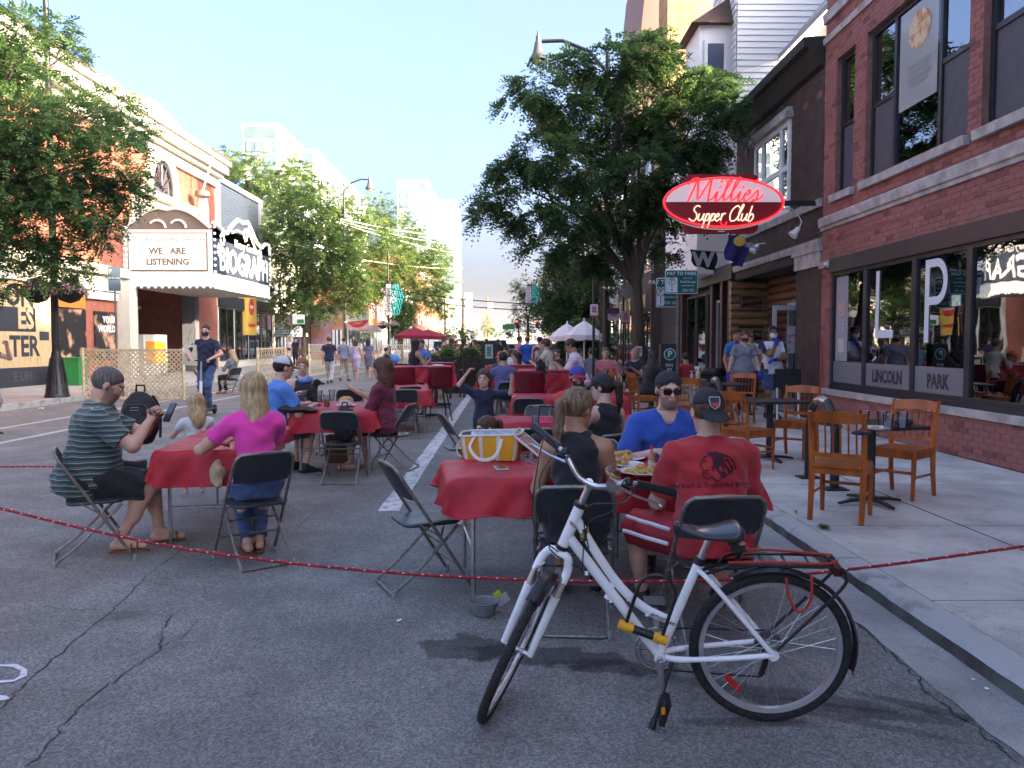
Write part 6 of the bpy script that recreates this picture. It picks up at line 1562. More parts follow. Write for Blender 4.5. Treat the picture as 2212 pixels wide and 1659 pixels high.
# ================= trees =================
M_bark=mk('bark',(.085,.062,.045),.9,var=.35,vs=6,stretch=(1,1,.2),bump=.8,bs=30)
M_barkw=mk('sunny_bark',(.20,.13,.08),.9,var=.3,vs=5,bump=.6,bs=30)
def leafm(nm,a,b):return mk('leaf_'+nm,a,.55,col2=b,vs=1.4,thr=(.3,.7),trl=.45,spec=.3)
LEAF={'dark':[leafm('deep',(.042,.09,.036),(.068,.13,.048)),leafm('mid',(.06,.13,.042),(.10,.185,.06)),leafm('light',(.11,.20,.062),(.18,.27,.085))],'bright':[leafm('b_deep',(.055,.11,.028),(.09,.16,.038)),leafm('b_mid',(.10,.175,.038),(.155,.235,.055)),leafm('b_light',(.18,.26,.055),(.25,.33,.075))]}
def crown(par,blobs,nf,L_=.28,K=11,lw=.020,ll=.05,mats=None,seed=1,gap=.15,droop=.5,sc_=1.0):
 rg=np.random.RandomState(seed);C=np.array([list(b[0]) for b in blobs],f32);Rr=np.array([(b[1] if isinstance(b[1],(tuple,list)) else (b[1],)*3) for b in blobs],f32)
 w_=Rr.prod(1)**(2/3);n0=int(nf*(1.5 if gap>0 else 3.0));ix=rg.choice(len(blobs),n0,p=w_/w_.sum())
 dr=rg.normal(size=(n0,3));dr/=np.linalg.norm(dr,axis=1)[:,None];rad=rg.uniform(0.05,1,n0)**.45
 p=C[ix]+Rr[ix]*dr*rad[:,None]*(1+.12*rg.normal(size=(n0,1)))
 f=1.3/sc_;nz=np.sin(p[:,0]*2.3*f+seed)*np.sin(p[:,1]*2.1*f+1)*np.sin(p[:,2]*2.9*f+2)+.5*np.sin(p[:,0]*5.1*f)*np.sin(p[:,2]*6.3*f+seed)
 keep=nz>-gap*1.6+rg.uniform(-.15,.15,n0)-.12;p,dr,ix=p[keep][:nf],dr[keep][:nf],ix[keep][:nf];n=len(p)
 d=dr*A((1,1,.45))+rg.normal(size=(n,3))*.35+A((0,0,-.25*droop));d/=np.linalg.norm(d,axis=1)[:,None]
 up=A((0,0,1))+rg.normal(size=(n,3))*.35;sd=np.cross(d,up);sd/=np.linalg.norm(sd,axis=1)[:,None];nn=np.cross(sd,d)
 Ls=L_*rg.uniform(.6,1.25,n)
 V_=[];
 for k in range(K):
  t=(k//2+.6)/(K/2);s=1 if k%2 else -1
  if k==K-1:s=0
  b0=p+d*(Ls*t)[:,None]+A((0,0,-1))*(droop*Ls*t*t*.8)[:,None]
  ld=d*.55+sd*s*.85+A((0,0,-.25*droop))+rg.normal(size=(n,3))*.16;ld/=np.linalg.norm(ld,axis=1)[:,None]
  l=ll*rg.uniform(.75,1.2,n)[:,None]*(1.1-.5*abs(t-.5));lc=np.cross(ld,nn);lc/=np.linalg.norm(lc,axis=1)[:,None]+1e-6
  V_+=[b0,b0+ld*l*.5+lc*lw,b0+ld*l,b0+ld*l*.5-lc*lw]
 V_=np.stack(V_,1).reshape(-1,3);F=np.arange(len(V_)).reshape(-1,4)
 mi=np.repeat(rg.choice(3,n,p=(.38,.40,.22)),K)
 return np_mesh('crown',V_,F,mats or LEAF['dark'],par,False,mi,kind='stuff')
def smoothp(P,n=4):
 P=[Vector(p) for p in P];out=[]
 for i in range(len(P)-1):
  p0,p1,p2,p3=P[max(i-1,0)],P[i],P[i+1],P[min(i+2,len(P)-1)]
  for k in range(n):
   u=k/n;out.append(.5*((2*p1)+(p2-p0)*u+(2*p0-5*p1+4*p2-p3)*u*u+(3*p1-p0-3*p2+p3)*u**3))
 return out+[P[-1]]
def limb(par,pts,r0,r1,m,nm='limb',n=8):
 P=smoothp(pts);b=MB();b.tube(P,[r0+(r1-r0)*i/(len(P)-1) for i in range(len(P))],n);return b.build(nm,m,par,True)
def tree(label,base,fork,blobs,nf,r=.14,bark=None,group=None,limbs=None,name='street_tree',**k):
 t=thing(name,label,'tree',(0,0,0),0,group);bark=bark or M_bark;rnd=random.Random(int(base[0]*10+base[1]*7))
 base,fork=Vector(base),Vector(fork)
 mid=base.lerp(fork,.5)+Vector((rnd.uniform(-.08,.08),0,0));limb(t,[base-Vector((0,0,.05)),base+Vector((0,0,.12)),mid,fork],r*1.3,r*.8,bark,'trunk',10)
 for (c,rr) in (limbs or blobs)[:14]:
  c=Vector(c);m_=fork.lerp(c,.5)+Vector((rnd.uniform(-.15,.15),rnd.uniform(-.15,.15),.12*(c-fork).length));limb(t,[fork-Vector((0,0,.1)),fork.lerp(m_,.5)+Vector((rnd.uniform(-.05,.05),0,.05)),m_,c],r*.55,r*.08,bark)
  for q in range(2):
   d=Vector((rnd.uniform(-1,1),rnd.uniform(-1,1),rnd.uniform(-.2,.8)))*(rr if not isinstance(rr,(tuple,list)) else rr[0])*.8;limb(t,[m_,m_.lerp(c+d,.5)+Vector((0,0,.08)),c+d],r*.16,r*.04,bark,'twig',5)
 crown(t,blobs,nf,**k);return t
def pb(px,py,Y,rp,fy=1.0,fz=1.0):
 r=rp*Y/FPX;return (V(px,py,Y),(r*.95,r*fy,r*fz*(.82 if 18.1<Y<20 else 1)))
 # big honey locust on the right pavement
Yt=18.6
bl=[pb(1395,120,Yt,62),pb(1330,150,Yt-.6,60),pb(1240,150,Yt,55,1,.8),pb(1160,190,Yt-.5,62,1,.7),pb(1120,245,Yt,50,1,.6),pb(1460,170,Yt+.4,62,1,.8),pb(1530,190,Yt-.3,60,1,.7),pb(1585,240,Yt-1,45,1,.9),pb(1240,250,Yt,85,1,.7),pb(1350,260,Yt+.5,90,1,.8),pb(1450,280,Yt,90,1,.8),pb(1180,340,Yt-.5,80,1,.65),pb(1110,380,Yt,60,1,.5),pb(1080,430,Yt-.4,55,1,.5),pb(1050,470,Yt,34,1,.55),pb(1260,370,Yt+.8,90,1,.7),pb(1360,380,Yt-.5,90,1,.7),pb(1470,370,Yt,80,1,.8),pb(1150,480,Yt+.3,62,1,.6),pb(1230,470,Yt-.5,75,1,.7),pb(1330,480,Yt+.3,75,1,.7),pb(1170,550,Yt,46,1,.7),pb(1245,560,Yt+1.2,60,1,.8),pb(1430,460,Yt+.4,62,1,.8),pb(1490,450,Yt+.2,45,1,.8),pb(1540,290,Yt-.3,60,1,.9),pb(1300,560,Yt+1.0,45,1,.7),pb(1440,540,Yt+.8,36,1,.6),pb(1350,560,Yt+1.2,34,1,.6)]
g_=G(1392,842,SW);g_=Vector((3.35,19.2,SW))
fk=V(1376,612,18.9)
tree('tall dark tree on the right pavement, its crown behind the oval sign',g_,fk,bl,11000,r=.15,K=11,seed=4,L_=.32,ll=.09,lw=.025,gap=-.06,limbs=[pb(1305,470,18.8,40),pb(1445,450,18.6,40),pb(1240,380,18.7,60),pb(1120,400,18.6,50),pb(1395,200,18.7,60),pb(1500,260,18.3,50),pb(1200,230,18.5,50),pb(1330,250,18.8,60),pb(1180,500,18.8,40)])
# big tree at the left, trunk just outside the picture
Yl=17.5
bl=[pb(40,60,Yl,55,1,.8),pb(120,60,Yl+1.5,40,1,.7),pb(30,150,Yl,60,1,.8),pb(150,110,Yl+2.2,45,1,.45),pb(100,190,Yl+1.5,55,1,.7),pb(240,230,Yl+2,60,1,.55),pb(170,260,Yl+1,80,1,.75),pb(60,270,Yl-.5,95,1,.8),pb(290,285,Yl+1.5,45,1,.6),pb(240,350,Yl+.5,90,1,.75),pb(120,370,Yl,110,1,.8),pb(10,380,Yl-.5,100),pb(270,420,Yl+.8,60,1,.7),pb(190,450,Yl+.3,85,1,.75),pb(80,470,Yl,95,1,.8),pb(220,510,Yl+.6,45,1,.6),pb(20,540,Yl,80,1,.6),pb(120,540,Yl+.5,50,1,.5),pb(-80,300,Yl,160),pb(-90,500,Yl,110),pb(-60,100,Yl,100),pb(60,590,Yl,55,1,.6),pb(160,580,Yl+.3,45,1,.5),pb(0,620,Yl-.3,40,1,.5)]
tree('dark leafy street tree filling the upper left corner behind the lamp post',(-12.6,17.2,.13),(-12.4,17.3,3.4),bl,9800,r=.2,K=9,seed=9,L_=.26,ll=.09,lw=.026,gap=.12,droop=.3)
# sunlit row along the left pavement
def rt(label,px,Y,bl,nf,base_px=None,seed=1,x=None,**k):
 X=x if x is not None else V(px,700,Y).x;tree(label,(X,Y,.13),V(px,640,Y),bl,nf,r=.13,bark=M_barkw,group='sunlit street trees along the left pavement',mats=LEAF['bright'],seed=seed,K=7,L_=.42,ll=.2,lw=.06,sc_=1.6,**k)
rt('sunny street tree closest behind the theatre marquee, tallest of the left row',655,50,[pb(640,400,52,45,1.2,1.2),pb(660,460,50,70),pb(610,520,50,55),pb(700,530,49,70),pb(640,590,50,65),pb(740,570,50,60),pb(680,640,49,55),pb(770,620,50,45),pb(610,640,50,35),pb(625,690,49,24)],5200,seed=2)
rt('sunny street tree rising over the theatre roof behind the grey billboard',540,60,[pb(490,355,62,36),pb(540,380,60,50),pb(590,400,60,45),pb(500,400,62,40),pb(580,470,60,60),pb(600,560,60,50)],2600,seed=3,x=-16)
rt('sunny street tree in the middle of the left row with cables crossing it',742,62,[pb(720,440,62,48),pb(760,480,62,60),pb(800,510,62,55),pb(730,540,62,50),pb(800,590,62,60),pb(850,560,62,50),pb(760,640,61,45),pb(830,640,61,35)],3600,seed=5)
rt('sunny street tree behind the turquoise street banner',862,74,[pb(820,460,75,42),pb(860,500,75,48),pb(900,530,75,48),pb(860,580,74,52),pb(915,600,74,46),pb(940,560,74,34),pb(880,650,73,36),pb(935,650,74,30)],3400,seed=6)
rt('bright little street tree beside the pole with the flower basket',868,66,[pb(870,680,66,26,1,1.2),pb(860,710,66,20),pb(880,650,66,20)],900,seed=7)
rt('last tall sunny tree of the left row, before the brick block',960,92,[pb(950,560,92,38),pb(965,610,92,32),pb(930,640,92,32),pb(960,670,92,24)],1800,seed=8)
rt('round pale green tree far down the left side under the brick block',1000,120,[pb(985,720,120,26,1,.8),pb(1010,722,120,24,1,.7),pb(960,725,120,18)],900,seed=10)
rt('small pale tree far down the street below the skyline',1052,170,[pb(1052,705,170,17,1,1.3),pb(1070,718,170,14)],600,seed=11)
# right-hand background trees in shade
def rtr(label,px,Y,bl,nf,seed,m='dark'):
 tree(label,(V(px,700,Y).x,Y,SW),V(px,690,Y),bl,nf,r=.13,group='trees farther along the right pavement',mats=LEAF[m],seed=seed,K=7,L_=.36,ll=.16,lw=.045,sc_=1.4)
rtr('dark street tree behind the white umbrellas on the right pavement',1225,38,[pb(1210,620,38,42),pb(1250,640,38,45),pb(1190,670,38,38),pb(1230,690,38,40),pb(1290,610,37,40),pb(1290,680,38,35),pb(1240,580,38,34)],3200,21)
rtr('hedge-like dark tree low behind the diners at the right',1265,30,[pb(1240,740,30,30),pb(1290,745,30,28),pb(1265,715,30,26)],1200,22)
rtr('thin pale tree far along the right pavement under the lamp',1140,70,[pb(1130,620,70,26),pb(1150,650,70,28),pb(1130,670,70,26),pb(1165,620,70,20)],900,23,'bright')
rtr('dark rounded tree far down the street on the right',1120,110,[pb(1110,712,110,22),pb(1135,705,110,24),pb(1150,722,110,18),pb(1095,722,110,14)],900,24)
# ================= street furniture =================
def Px(x,Y):return (x-1095)*Y/FPX+.0
MG=mk('lamp_post_paint',(.018,.018,.02),.4,var=.3,vs=10)
def lamp_post(label,X,Y,H_,armdir=None,z=.13,basket=False,s=1.0):
 t=thing('street_lamp',label,'street lamp',(X,Y,z))
 b=MB();b.lathe([(.30,0),(.30,.05),(.26,.12),(.25,.32),(.21,.40),(.19,.62),(.15,.72),(.13,1.05),(.115,1.12),(.10,1.2)],(0,0,0),20);b.build('base',MG,t,True)
 b=MB()
 for k in range(12):a=2*math.pi*k/12;b.tube([(.255*math.cos(a),.255*math.sin(a),.1),(.2*math.cos(a),.2*math.sin(a),.62),(.14*math.cos(a),.14*math.sin(a),1.02)],[.02,.016,.01],5)
 b.build('base_flute',MG,t,True,kind='stuff')
 b=MB();b.tube([(0,0,1.15),(0,0,H_)],[.095,.06],14);b.build('pole',MG,t,True)
 for zz in (2.9,5.2):b=MB();b.lathe([(.1,-.03),(.105,0),(.1,.03)],(0,0,zz),12);b.build('clamp_band',M_steel,t)
 if armdir is not None:
  ax_=Vector((armdir,0,0));b=MB();b.tube([(0,0,H_-.5),ax_*.5+Vector((0,0,H_+.05)),ax_*1.2+Vector((0,0,H_+.32)),ax_*1.75+Vector((0,0,H_+.3))],.05,7);b.build('arm',MG,t,True)
  c=ax_*1.85+Vector((0,0,H_+.25));b=MB();b.lathe([(r_*s,z_*s) for r_,z_ in ((.02,.45),(.05,.28),(.09,.2),(.07,.12),(.12,.02),(.15,-.18),(.22,-.42),(.33,-.56),(.33,-.62))],c,16);hd=b.build('lamp_head',mk('lamp_head_grey',(.10,.095,.095),.45),t,True)
  b=MB();b.ball(c+Vector((0,0,-.66*s)),(.2*s,.2*s,.16*s),12,6);b.build('globe',mk('frosted_globe',(.45,.38,.33),.3),hd,True)
 if basket:
  for sx in (-1,1):
   b=MB();b.lathe([(.03,-.32),(.22,-.25),(.36,-.05),(.38,0)],(sx*.42,-.05,2.75),14);bk=b.build('flower_basket',mk('basket_black',(.015,.013,.012),.8),t,True)
   rg=random.Random(3+sx);b=MB()
   for k in range(900):
    a=rg.uniform(0,6.28);r=rg.uniform(0,.45);p=Vector((sx*.42+r*math.cos(a),-.05+r*math.sin(a),2.78+(.3*(1-(r/.45)**2))*rg.random()-.18*(r>.36)*rg.random()));l=rg.uniform(.02,.045)
    u=Vector((rg.uniform(-1,1),rg.uniform(-1,1),rg.uniform(-1,1))).normalized()*l;v=u.orthogonal().normalized()*l*.7;b.cur=rg.choice((0,0,0,1,1,2));b.quad(p-u,p+v,p+u,p-v)
   b.build('flowers',[LEAF['dark'][1],mk('petal_pink',(.45,.16,.24),.6),mk('petal_white',(.6,.5,.52),.6)],bk,kind='stuff')
 return t
lp=G(124,858,.13)
lamp_post('black fluted street lamp with two flower baskets at the left kerb, rising out of frame',lp.x,lp.y,12.0,None,basket=True)
q=V(800,392,58);lamp_post('street lamp with curved arm and bell head among the sunny trees at left',q.x-1.9,58,q.z-.3,1,s=1.0)
q=V(838,545,60);lamp_post('slim dark pole with flower baskets and turquoise street banner, left of the street',q.x,60,q.z,None,basket=True)
q=V(1158,105,21.5);lamp_post('street lamp whose arm and bell head stick out of the right tree top',q.x+1.9,21.5,q.z-.22,-1,z=SW,s=.72)
for (x0,x1,y0,y1,Y,nm) in ((846,868,618,678,59.8,'turquoise honeycomb street banner on the slim dark pole at left'),(1148,1166,622,655,60,'turquoise honeycomb street banner in front of the dark trees at right')):
 a,c=V(x0,y0,Y),V(x1,y1,Y);t=thing('street_banner',nm,'banner',(a.x,Y,c.z));w_,h_=c.x-a.x,a.z-c.z
 for k in range(22):
  u,v=(k%4+.5*(k//4%2))/4,(k//4)/5.6
  if u+abs(v-.45)*.9>1.02:continue
  b=MB();cc=Vector((w_*u+.1,0,h_*v+.15));b.tube([cc+Vector((w_*.15*math.cos(q),0,h_*.105*math.sin(q))) for q in [math.pi*j/3 for j in range(6)]],.045,4,True);b.build('hexagon',mk('turquoise',(.03,.5,.42),.4),t)
 b=MB();b.box((-.42,-.02,-.1),(-.05,.02,h_+.15));b.build('banner_strip',mk('petal_white'),t);text('LINCOLN AVE',.28,(-.23,-.03,h_/2),(0,0,-1),(1,0,0),MG,t)
 b=MB();b.tube([(-1.4 if Y<59.9 else -.6,0,h_+.2),(w_*.6,0,h_+.2)],.03,5);b.build('bracket',MG,t)
 # cables over the street
M_cab=mk('black_cable',(.012,.012,.012),.6);M_cabp=mk('pale_cable',(.55,.52,.4),.5)
def cable(p,q,sag,r,m,label):
 p,q=Vector(p),Vector(q);b=MB();b.tube([p.lerp(q,k/14)-Vector((0,0,sag*4*(k/14)*(1-k/14))) for k in range(15)],r,5);o=b.build('overhead_cable',m);tag(o,label,'cable','cables over the street')
cable(V(832,622,60),V(1400,655,44),.5,.035,M_cab,'upper black cable crossing the far street');cable(V(832,637,60),V(1400,668,44),.5,.035,M_cab,'lower black cable crossing the far street')
for k,(a,c) in enumerate((((735,473),(990,512)),((735,478),(990,530)),((740,483),(990,548)),((775,560),(1000,580)))):cable(V(*a,56),V(*c,80),.2,.028,M_cabp,('highest','second','third','lowest, separate')[k]+' of the pale cables in front of the left trees')
# signs on poles
M_green=mk('sign_green',(.012,.11,.09),.7,spec=.2);M_signw=mk('sign_white',(.55,.58,.6),.45);M_pole=mk('galvanised_pole',(.10,.10,.11),.5,metal=.4,var=.3,vs=20)
def board(par,x,Y,z,w_,h_,m,nm='panel',th=.012,r=.03):
 b=MB();b.prism([(px_,pz) for px_,pz in rrect(w_,h_,r)],(x,Y,z),(1,0,0),(0,0,1),-th);o=b.build(nm,m,par);return o
def pts_sign(label,x0,x1,y0,y1,Y,pole=True):
 a,c=V(x0,y0,Y),V(x1,y1,Y);w_,h_=c.x-a.x,a.z-c.z;x,z=(a.x+c.x)/2,(a.z+c.z)/2
 t=thing('parking_sign',label,'sign',(x,Y,z));board(t,0,-.002,0,w_,h_,M_signw,'sign_border');board(t,0,-.016,0,w_*.96,h_*.93,M_green,'sign_face',.004)
 board(t,-w_*.30,-.022,-h_*.13,w_*.34,h_*.62,M_signw,'white_panel',.004,.01)
 X_,Z_=(1,0,0),(0,0,1);text('PAY TO PARK',h_*.20,(0,-.024,h_*.34),X_,Z_,M_signw,t,bold=.001);text('ParkChicago',h_*.13,(w_*.19,-.024,0),X_,Z_,M_signw,t);text('SIGN UP AT',h_*.07,(w_*.19,-.024,h_*.15),X_,Z_,M_signw,t);text('FOR MOBILE PAY',h_*.07,(w_*.19,-.024,-h_*.16),X_,Z_,M_signw,t);text('326 202',h_*.15,(w_*.2,-.024,-h_*.35),X_,Z_,M_signw,t)
 text('P',h_*.24,(-w_*.30,-.03,h_*.02),X_,Z_,M_green,t);b=MB();b.tube([(-w_*.30+h_*.14*math.cos(q),-.03,h_*.02+h_*.14*math.sin(q)) for q in [math.pi*j/8 for j in range(16)]],h_*.012,4,True);b.build('ring',M_green,t)
 b=MB();b.tube([(-w_*.30,-.03,-h_*.17),(-w_*.30,-.03,-h_*.34)],h_*.012,4);b.poly([(-w_*.30,-.031,-h_*.40),(-w_*.27,-.031,-h_*.31),(-w_*.33,-.031,-h_*.31)]);b.build('arrow',M_green,t)
 return t
def post(label,px,Y,ytop,m=M_pole,r=.03,z=SW,name='sign_post',cat='post'):
 p=V(px,ytop,Y);b=MB();b.tube([(p.x,Y,z-.02),(p.x,Y,p.z)],r,8);o=b.build(name,m,None,True);tag(o,label,cat);return p
pts_sign('green and white PAY TO PARK sign 326 202, in front of its twin',1437,1507,583,635,14.6);post('steel post carrying the front PAY TO PARK sign',1466,14.66,590)
pts_sign('second green PAY TO PARK sign half hidden behind the first, lower left',1418,1462,600,664,15.4);post('black post of the second parking sign, in front of the tree trunk',1409,15.5,590,M_black)
def notice(label,x0,x1,y0,y1,Y,m,band=None,txt='NO PARKING'):
 a,c=V(x0,y0,Y),V(x1,y1,Y);w_,h_=c.x-a.x,a.z-c.z;t=thing('notice_sign',label,'sign',((a.x+c.x)/2,Y,(a.z+c.z)/2));board(t,0,0,0,w_,h_,m,'sign_face')
 if band:board(t,0,-.015,-h_*.42 if band!=mk('banner_blue',(.02,.04,.2),.5) else h_*.25,w_*.98,h_*(.14 if band!=MT['banner_blue'] else .45),band,'colour_band',.004,.004)
 print_lines((0,-.03,h_*.1),(1,0,0),(0,0,1),w_*.7,h_*.5,4,mk('sign_red',(.4,.04,.04),.5),t);return t
M_pinkw=mk('faded_sign_white',(.52,.48,.52),.5)
notice('white and red no-parking notice on a thin pole beside the white umbrellas',1275,1292,657,685,17,M_pinkw,mk('sign_red',(.4,.04,.04),.5));post('thin dark pole carrying the white no-parking notice',1283,17.05,600,M_black,.03)
notice('blue and white snowflake banner hanging from the wooden utility pole',1313,1337,665,692,21,M_pinkw,MT['banner_blue'],'FEST');notice('lower white and red notice behind the snowflake banner',1342,1361,672,700,22,M_pinkw,MT['sign_red']);post('rusty thin post behind the snowflake banner',1347,22.05,640,M_black,.03)
p_=post('tall dark wooden utility pole at the right kerb with papers stapled to it',1306,23,470,mk('pole_wood',(.04,.03,.025),.9,var=.4,vs=6,bump=.5),.13,name='utility_pole')
notice('white paper notice stapled to the wooden utility pole',1296,1310,720,738,22.8,M_pinkw,None,'NOTICE');notice('pink and white notice stuck on the tree trunk',1372,1387,748,770,18.7,M_pinkw,None,'NOTICE')
# pay box
q=V(1447,743,15.4);t=thing('parking_pay_box','tall black pay box panel with green P disc reading PAY BY PLATE','pay box',(q.x,15.4,SW));hh=q.z-SW
b=MB();b.box((-.17,0,0),(.17,.2,hh));b.build('cabinet',M_black,t);b=MB();b.prism([(.115*math.cos(a),.115*math.sin(a)) for a in [2*math.pi*k/24 for k in range(24)]],(0,-.001,hh-.2),(1,0,0),(0,0,1),.008);b.build('disc_rim',M_signw,t);b=MB();b.prism([(.10*math.cos(a),.10*math.sin(a)) for a in [2*math.pi*k/24 for k in range(24)]],(0,-.010,hh-.2),(1,0,0),(0,0,1),.004);b.build('disc',M_green,t)
text('P',.17,(0,-.018,hh-.2),(1,0,0),(0,0,1),M_signw,t,bold=.004);text('PAY\nBY\nPLATE',.085,(0,-.004,hh-.5),(1,0,0),(0,0,1),M_signw,t,bold=.001)
# oval neon sign
S_=thing('oval_neon_sign','red and white oval neon sign with two script lines, projecting from the brown building','sign',(V(1559,440,14.7).x,14.7,V(1559,440,14.7).z))
k_=14.7/FPX;A0,B0=129*k_,53*k_
M_sr=mk('sign_crimson',(.26,.008,.016),.35);M_sw=mk('glowing_sign_enamel',(.78,.72,.75),.35,emis=(.9,.7,.75),es=.03);M_neon=mk('neon_red',(.9,.08,.08),.3,emis=(1,.015,.03),es=.33);M_neonw=mk('neon_cream',(.8,.7,.6),.3,emis=(1,.75,.55),es=.12)  # enamel's faint pink emission stands in for neon light falling on the panel
b=MB();b.prism([(x,z) for x,z in rrect(158*k_,124*k_,.10)],(0,.15,0),(1,0,0),(0,0,1),-.02);b.build('backing_panel',M_sr,S_)
b=MB();b.prism([(x,z) for x,z in rrect(158*k_,124*k_,.10)],(0,.0,0),(1,0,0),(0,0,1),-.149);b.build('backing_box',M_sr,S_)
def ellip(a,c,y,dy,m,nm,t0=0,t1=2*math.pi,n=48,par=S_):b=MB();b.prism([(a*math.cos(t0+(t1-t0)*k/n),c*math.sin(t0+(t1-t0)*k/n)) for k in range(n+(0 if t1-t0>6 else 1))],(0,y,0),(1,0,0),(0,0,1),dy);return b.build(nm,m,par)
ellip(A0*.985,B0*1.06,-.002,.02,M_sw,'white_rim');ellip(A0,B0,-.024,.10,M_sr,'oval_body')
ellip(A0*.95,B0*.93,-.128,.008,M_sw,'white_half',R(1.0),R(179));
b=MB();b.tube([(A0*.985*math.cos(2*math.pi*k/60),-.145,B0*.97*math.sin(2*math.pi*k/60)) for k in range(60)],.016,6,True);b.build('neon_border',M_neon,S_,True)
def neon(strokes,ox,oz,sc_,r,m,nm,y=-.155,sh=.25):
 for st in strokes:
  P=smoothp([(ox+(x+z*sh)*sc_,y,oz+z*sc_) for x,z in st],4) if len(st)>2 else [Vector((ox+(x+z*sh)*sc_,y,oz+z*sc_)) for x,z in st]
  b=MB();b.tube(P,r,6);b.build(nm,m,S_,True)
Mm=[[(0,.0),(.1,.5),(.22,1.0),(.30,.6),(.42,.1),(.62,.6),(.8,1.0),(.84,.5),(.88,.05),(1.0,.1)],[(-.15,.75),(-.05,.95),(.1,1.0),(.22,1.0)],[(1.05,.1),(1.2,.45),(1.2,.1),(1.3,.03),(1.42,.2)],[(1.26,.62),(1.28,.68)],[(1.42,.2),(1.7,.9),(1.66,1.05),(1.56,.8),(1.52,.3),(1.6,.05),(1.75,.2)],[(1.75,.2),(2.05,.9),(2.0,1.05),(1.9,.8),(1.86,.3),(1.94,.05),(2.1,.2)],[(2.1,.2),(2.22,.45),(2.2,.1),(2.3,.03),(2.42,.2)],[(2.27,.62),(2.29,.68)],[(2.42,.25),(2.62,.35),(2.62,.5),(2.5,.45),(2.42,.2),(2.55,.02),(2.75,.2)],[(2.8,.8),(2.84,.98)],[(2.75,.2),(2.95,.5),(3.02,.25),(2.95,.03),(2.8,.05),(3.1,.1),(3.25,.3)]]
neon(Mm,-76*k_,2*k_,48*k_,.011,M_neon,'neon_script')
Mm2=[[(x*1.0,z) for x,z in st] for st in Mm];neon(Mm2,-78*k_,.5*k_,48*k_,.006,mk('script_red',(.55,.02,.03),.4),'painted_script',-.138)
Sc=[[(.45,.9),(.3,1.0),(.12,.9),(.1,.7),(.3,.5),(.38,.25),(.25,.02),(.0,.1),(-.1,.2)],[(.5,.5),(.5,.15),(.62,.05),(.75,.2),(.8,.5),(.8,.1),(.92,.1)],[(.98,.5),(.9,-.4)],[(.95,.2),(1.05,.48),(1.18,.4),(1.15,.1),(1.0,.05)],[(1.32,.5),(1.24,-.4)],[(1.3,.2),(1.4,.48),(1.53,.4),(1.5,.1),(1.35,.05)],[(1.58,.25),(1.78,.35),(1.74,.5),(1.62,.4),(1.6,.12),(1.75,.03),(1.92,.2)],[(1.96,.5),(1.98,.05)],[(1.98,.3),(2.08,.5),(2.2,.48)],[(3.0,.85),(2.85,1.0),(2.6,.8),(2.5,.4),(2.62,.05),(2.85,.05),(3.0,.2)],[(3.0,.2),(3.22,.95),(3.15,1.05),(3.05,.6),(3.08,.1),(3.2,.1)],[(3.28,.5),(3.28,.12),(3.42,.05),(3.55,.3),(3.58,.5),(3.58,.1),(3.68,.1)],[(3.78,1.0),(3.74,.1),(3.9,.03),(4.02,.25),(3.92,.48),(3.76,.35)]]
neon(Sc,-72*k_,-40*k_,33*k_,.013,M_neonw,'neon_script',-.145)
for zc in (1,-1):
 for s in (-1,1):b=MB();b.tube([(0+s*.02,-.15,zc*B0*.93),(s*.06,-.15,zc*B0*.78)],.011,5);b.build('neon_tip',M_neon,S_)
print_lines((0,-.001,-59*k_),(1,0,0),(0,0,1),.2,.02,1,M_sw,S_)
b=MB();b.box((A0*.9,.0,-.03),(XF-S_.location.x+.02,.06,.06));b.build('bracket',M_black,S_)
# flags and little lamps by the entrance
def flag(label,P,m,pole_from,emblem=None,name='flag'):
 t=thing(name,label,'flag');a,c,d,e=P;nu,nv=10,10;b=MB();g=[]
 for i in range(nu+1):
  r_=[]
  for j in range(nv+1):
   u,v=i/nu,j/nv;p=(a.lerp(c,u)).lerp(e.lerp(d,u),v);p=p+Vector((.02*math.sin(v*7+u*5),.05*math.sin(u*9+v*2),0));r_.append(b.pt(p))
  g.append(r_)
 for i in range(nu):
  for j in range(nv):b.face((g[i][j],g[i][j+1],g[i+1][j+1],g[i+1][j]))
 b.build('cloth',m,t,True);b=MB();b.tube([pole_from,a.lerp(e,.0)*1.0],.013,6);b.build('pole',M_steel,t)
 if emblem:emblem(t)
 return t
F0=[V(1573,505,14.0),V(1622,516,14.4),V(1604,578,14.4),V(1566,560,14.0)]
def em1(t):
 n_=(F0[1]-F0[0]).normalized();c=F0[0].lerp(F0[1],.45)+Vector((0,-.07,-.10));b=MB();b.ball(c,(.11,.012,.09),10,6);b.build('emblem',mk('gold_emblem',(.5,.3,.03),.5),t,True);text('1824',.13,F0[0].lerp(F0[1],.85)+Vector((0,-.1,-.14)),n_,(.2,0,1),M_signw,t)
flag('navy blue flag with a gold emblem hanging by the log front under the oval sign',F0,mk('flag_navy',(.02,.018,.12),.8),V(1640,540,15.2),em1)
F1=[V(1490,540,17),V(1550,545,17.5),V(1545,585,17.5),V(1500,575,17)]
def em2(t):text('W',.42,V(1519,562,16.85),(1,0,0),(0,0,1),mk('flag_white',(.3,.3,.3),.7),t,bold=.02)
flag('black flag with a white W hanging beyond the navy flag',F1,mk('flag_black',(.012,.012,.012),.8),V(1560,545,17.6),em2)
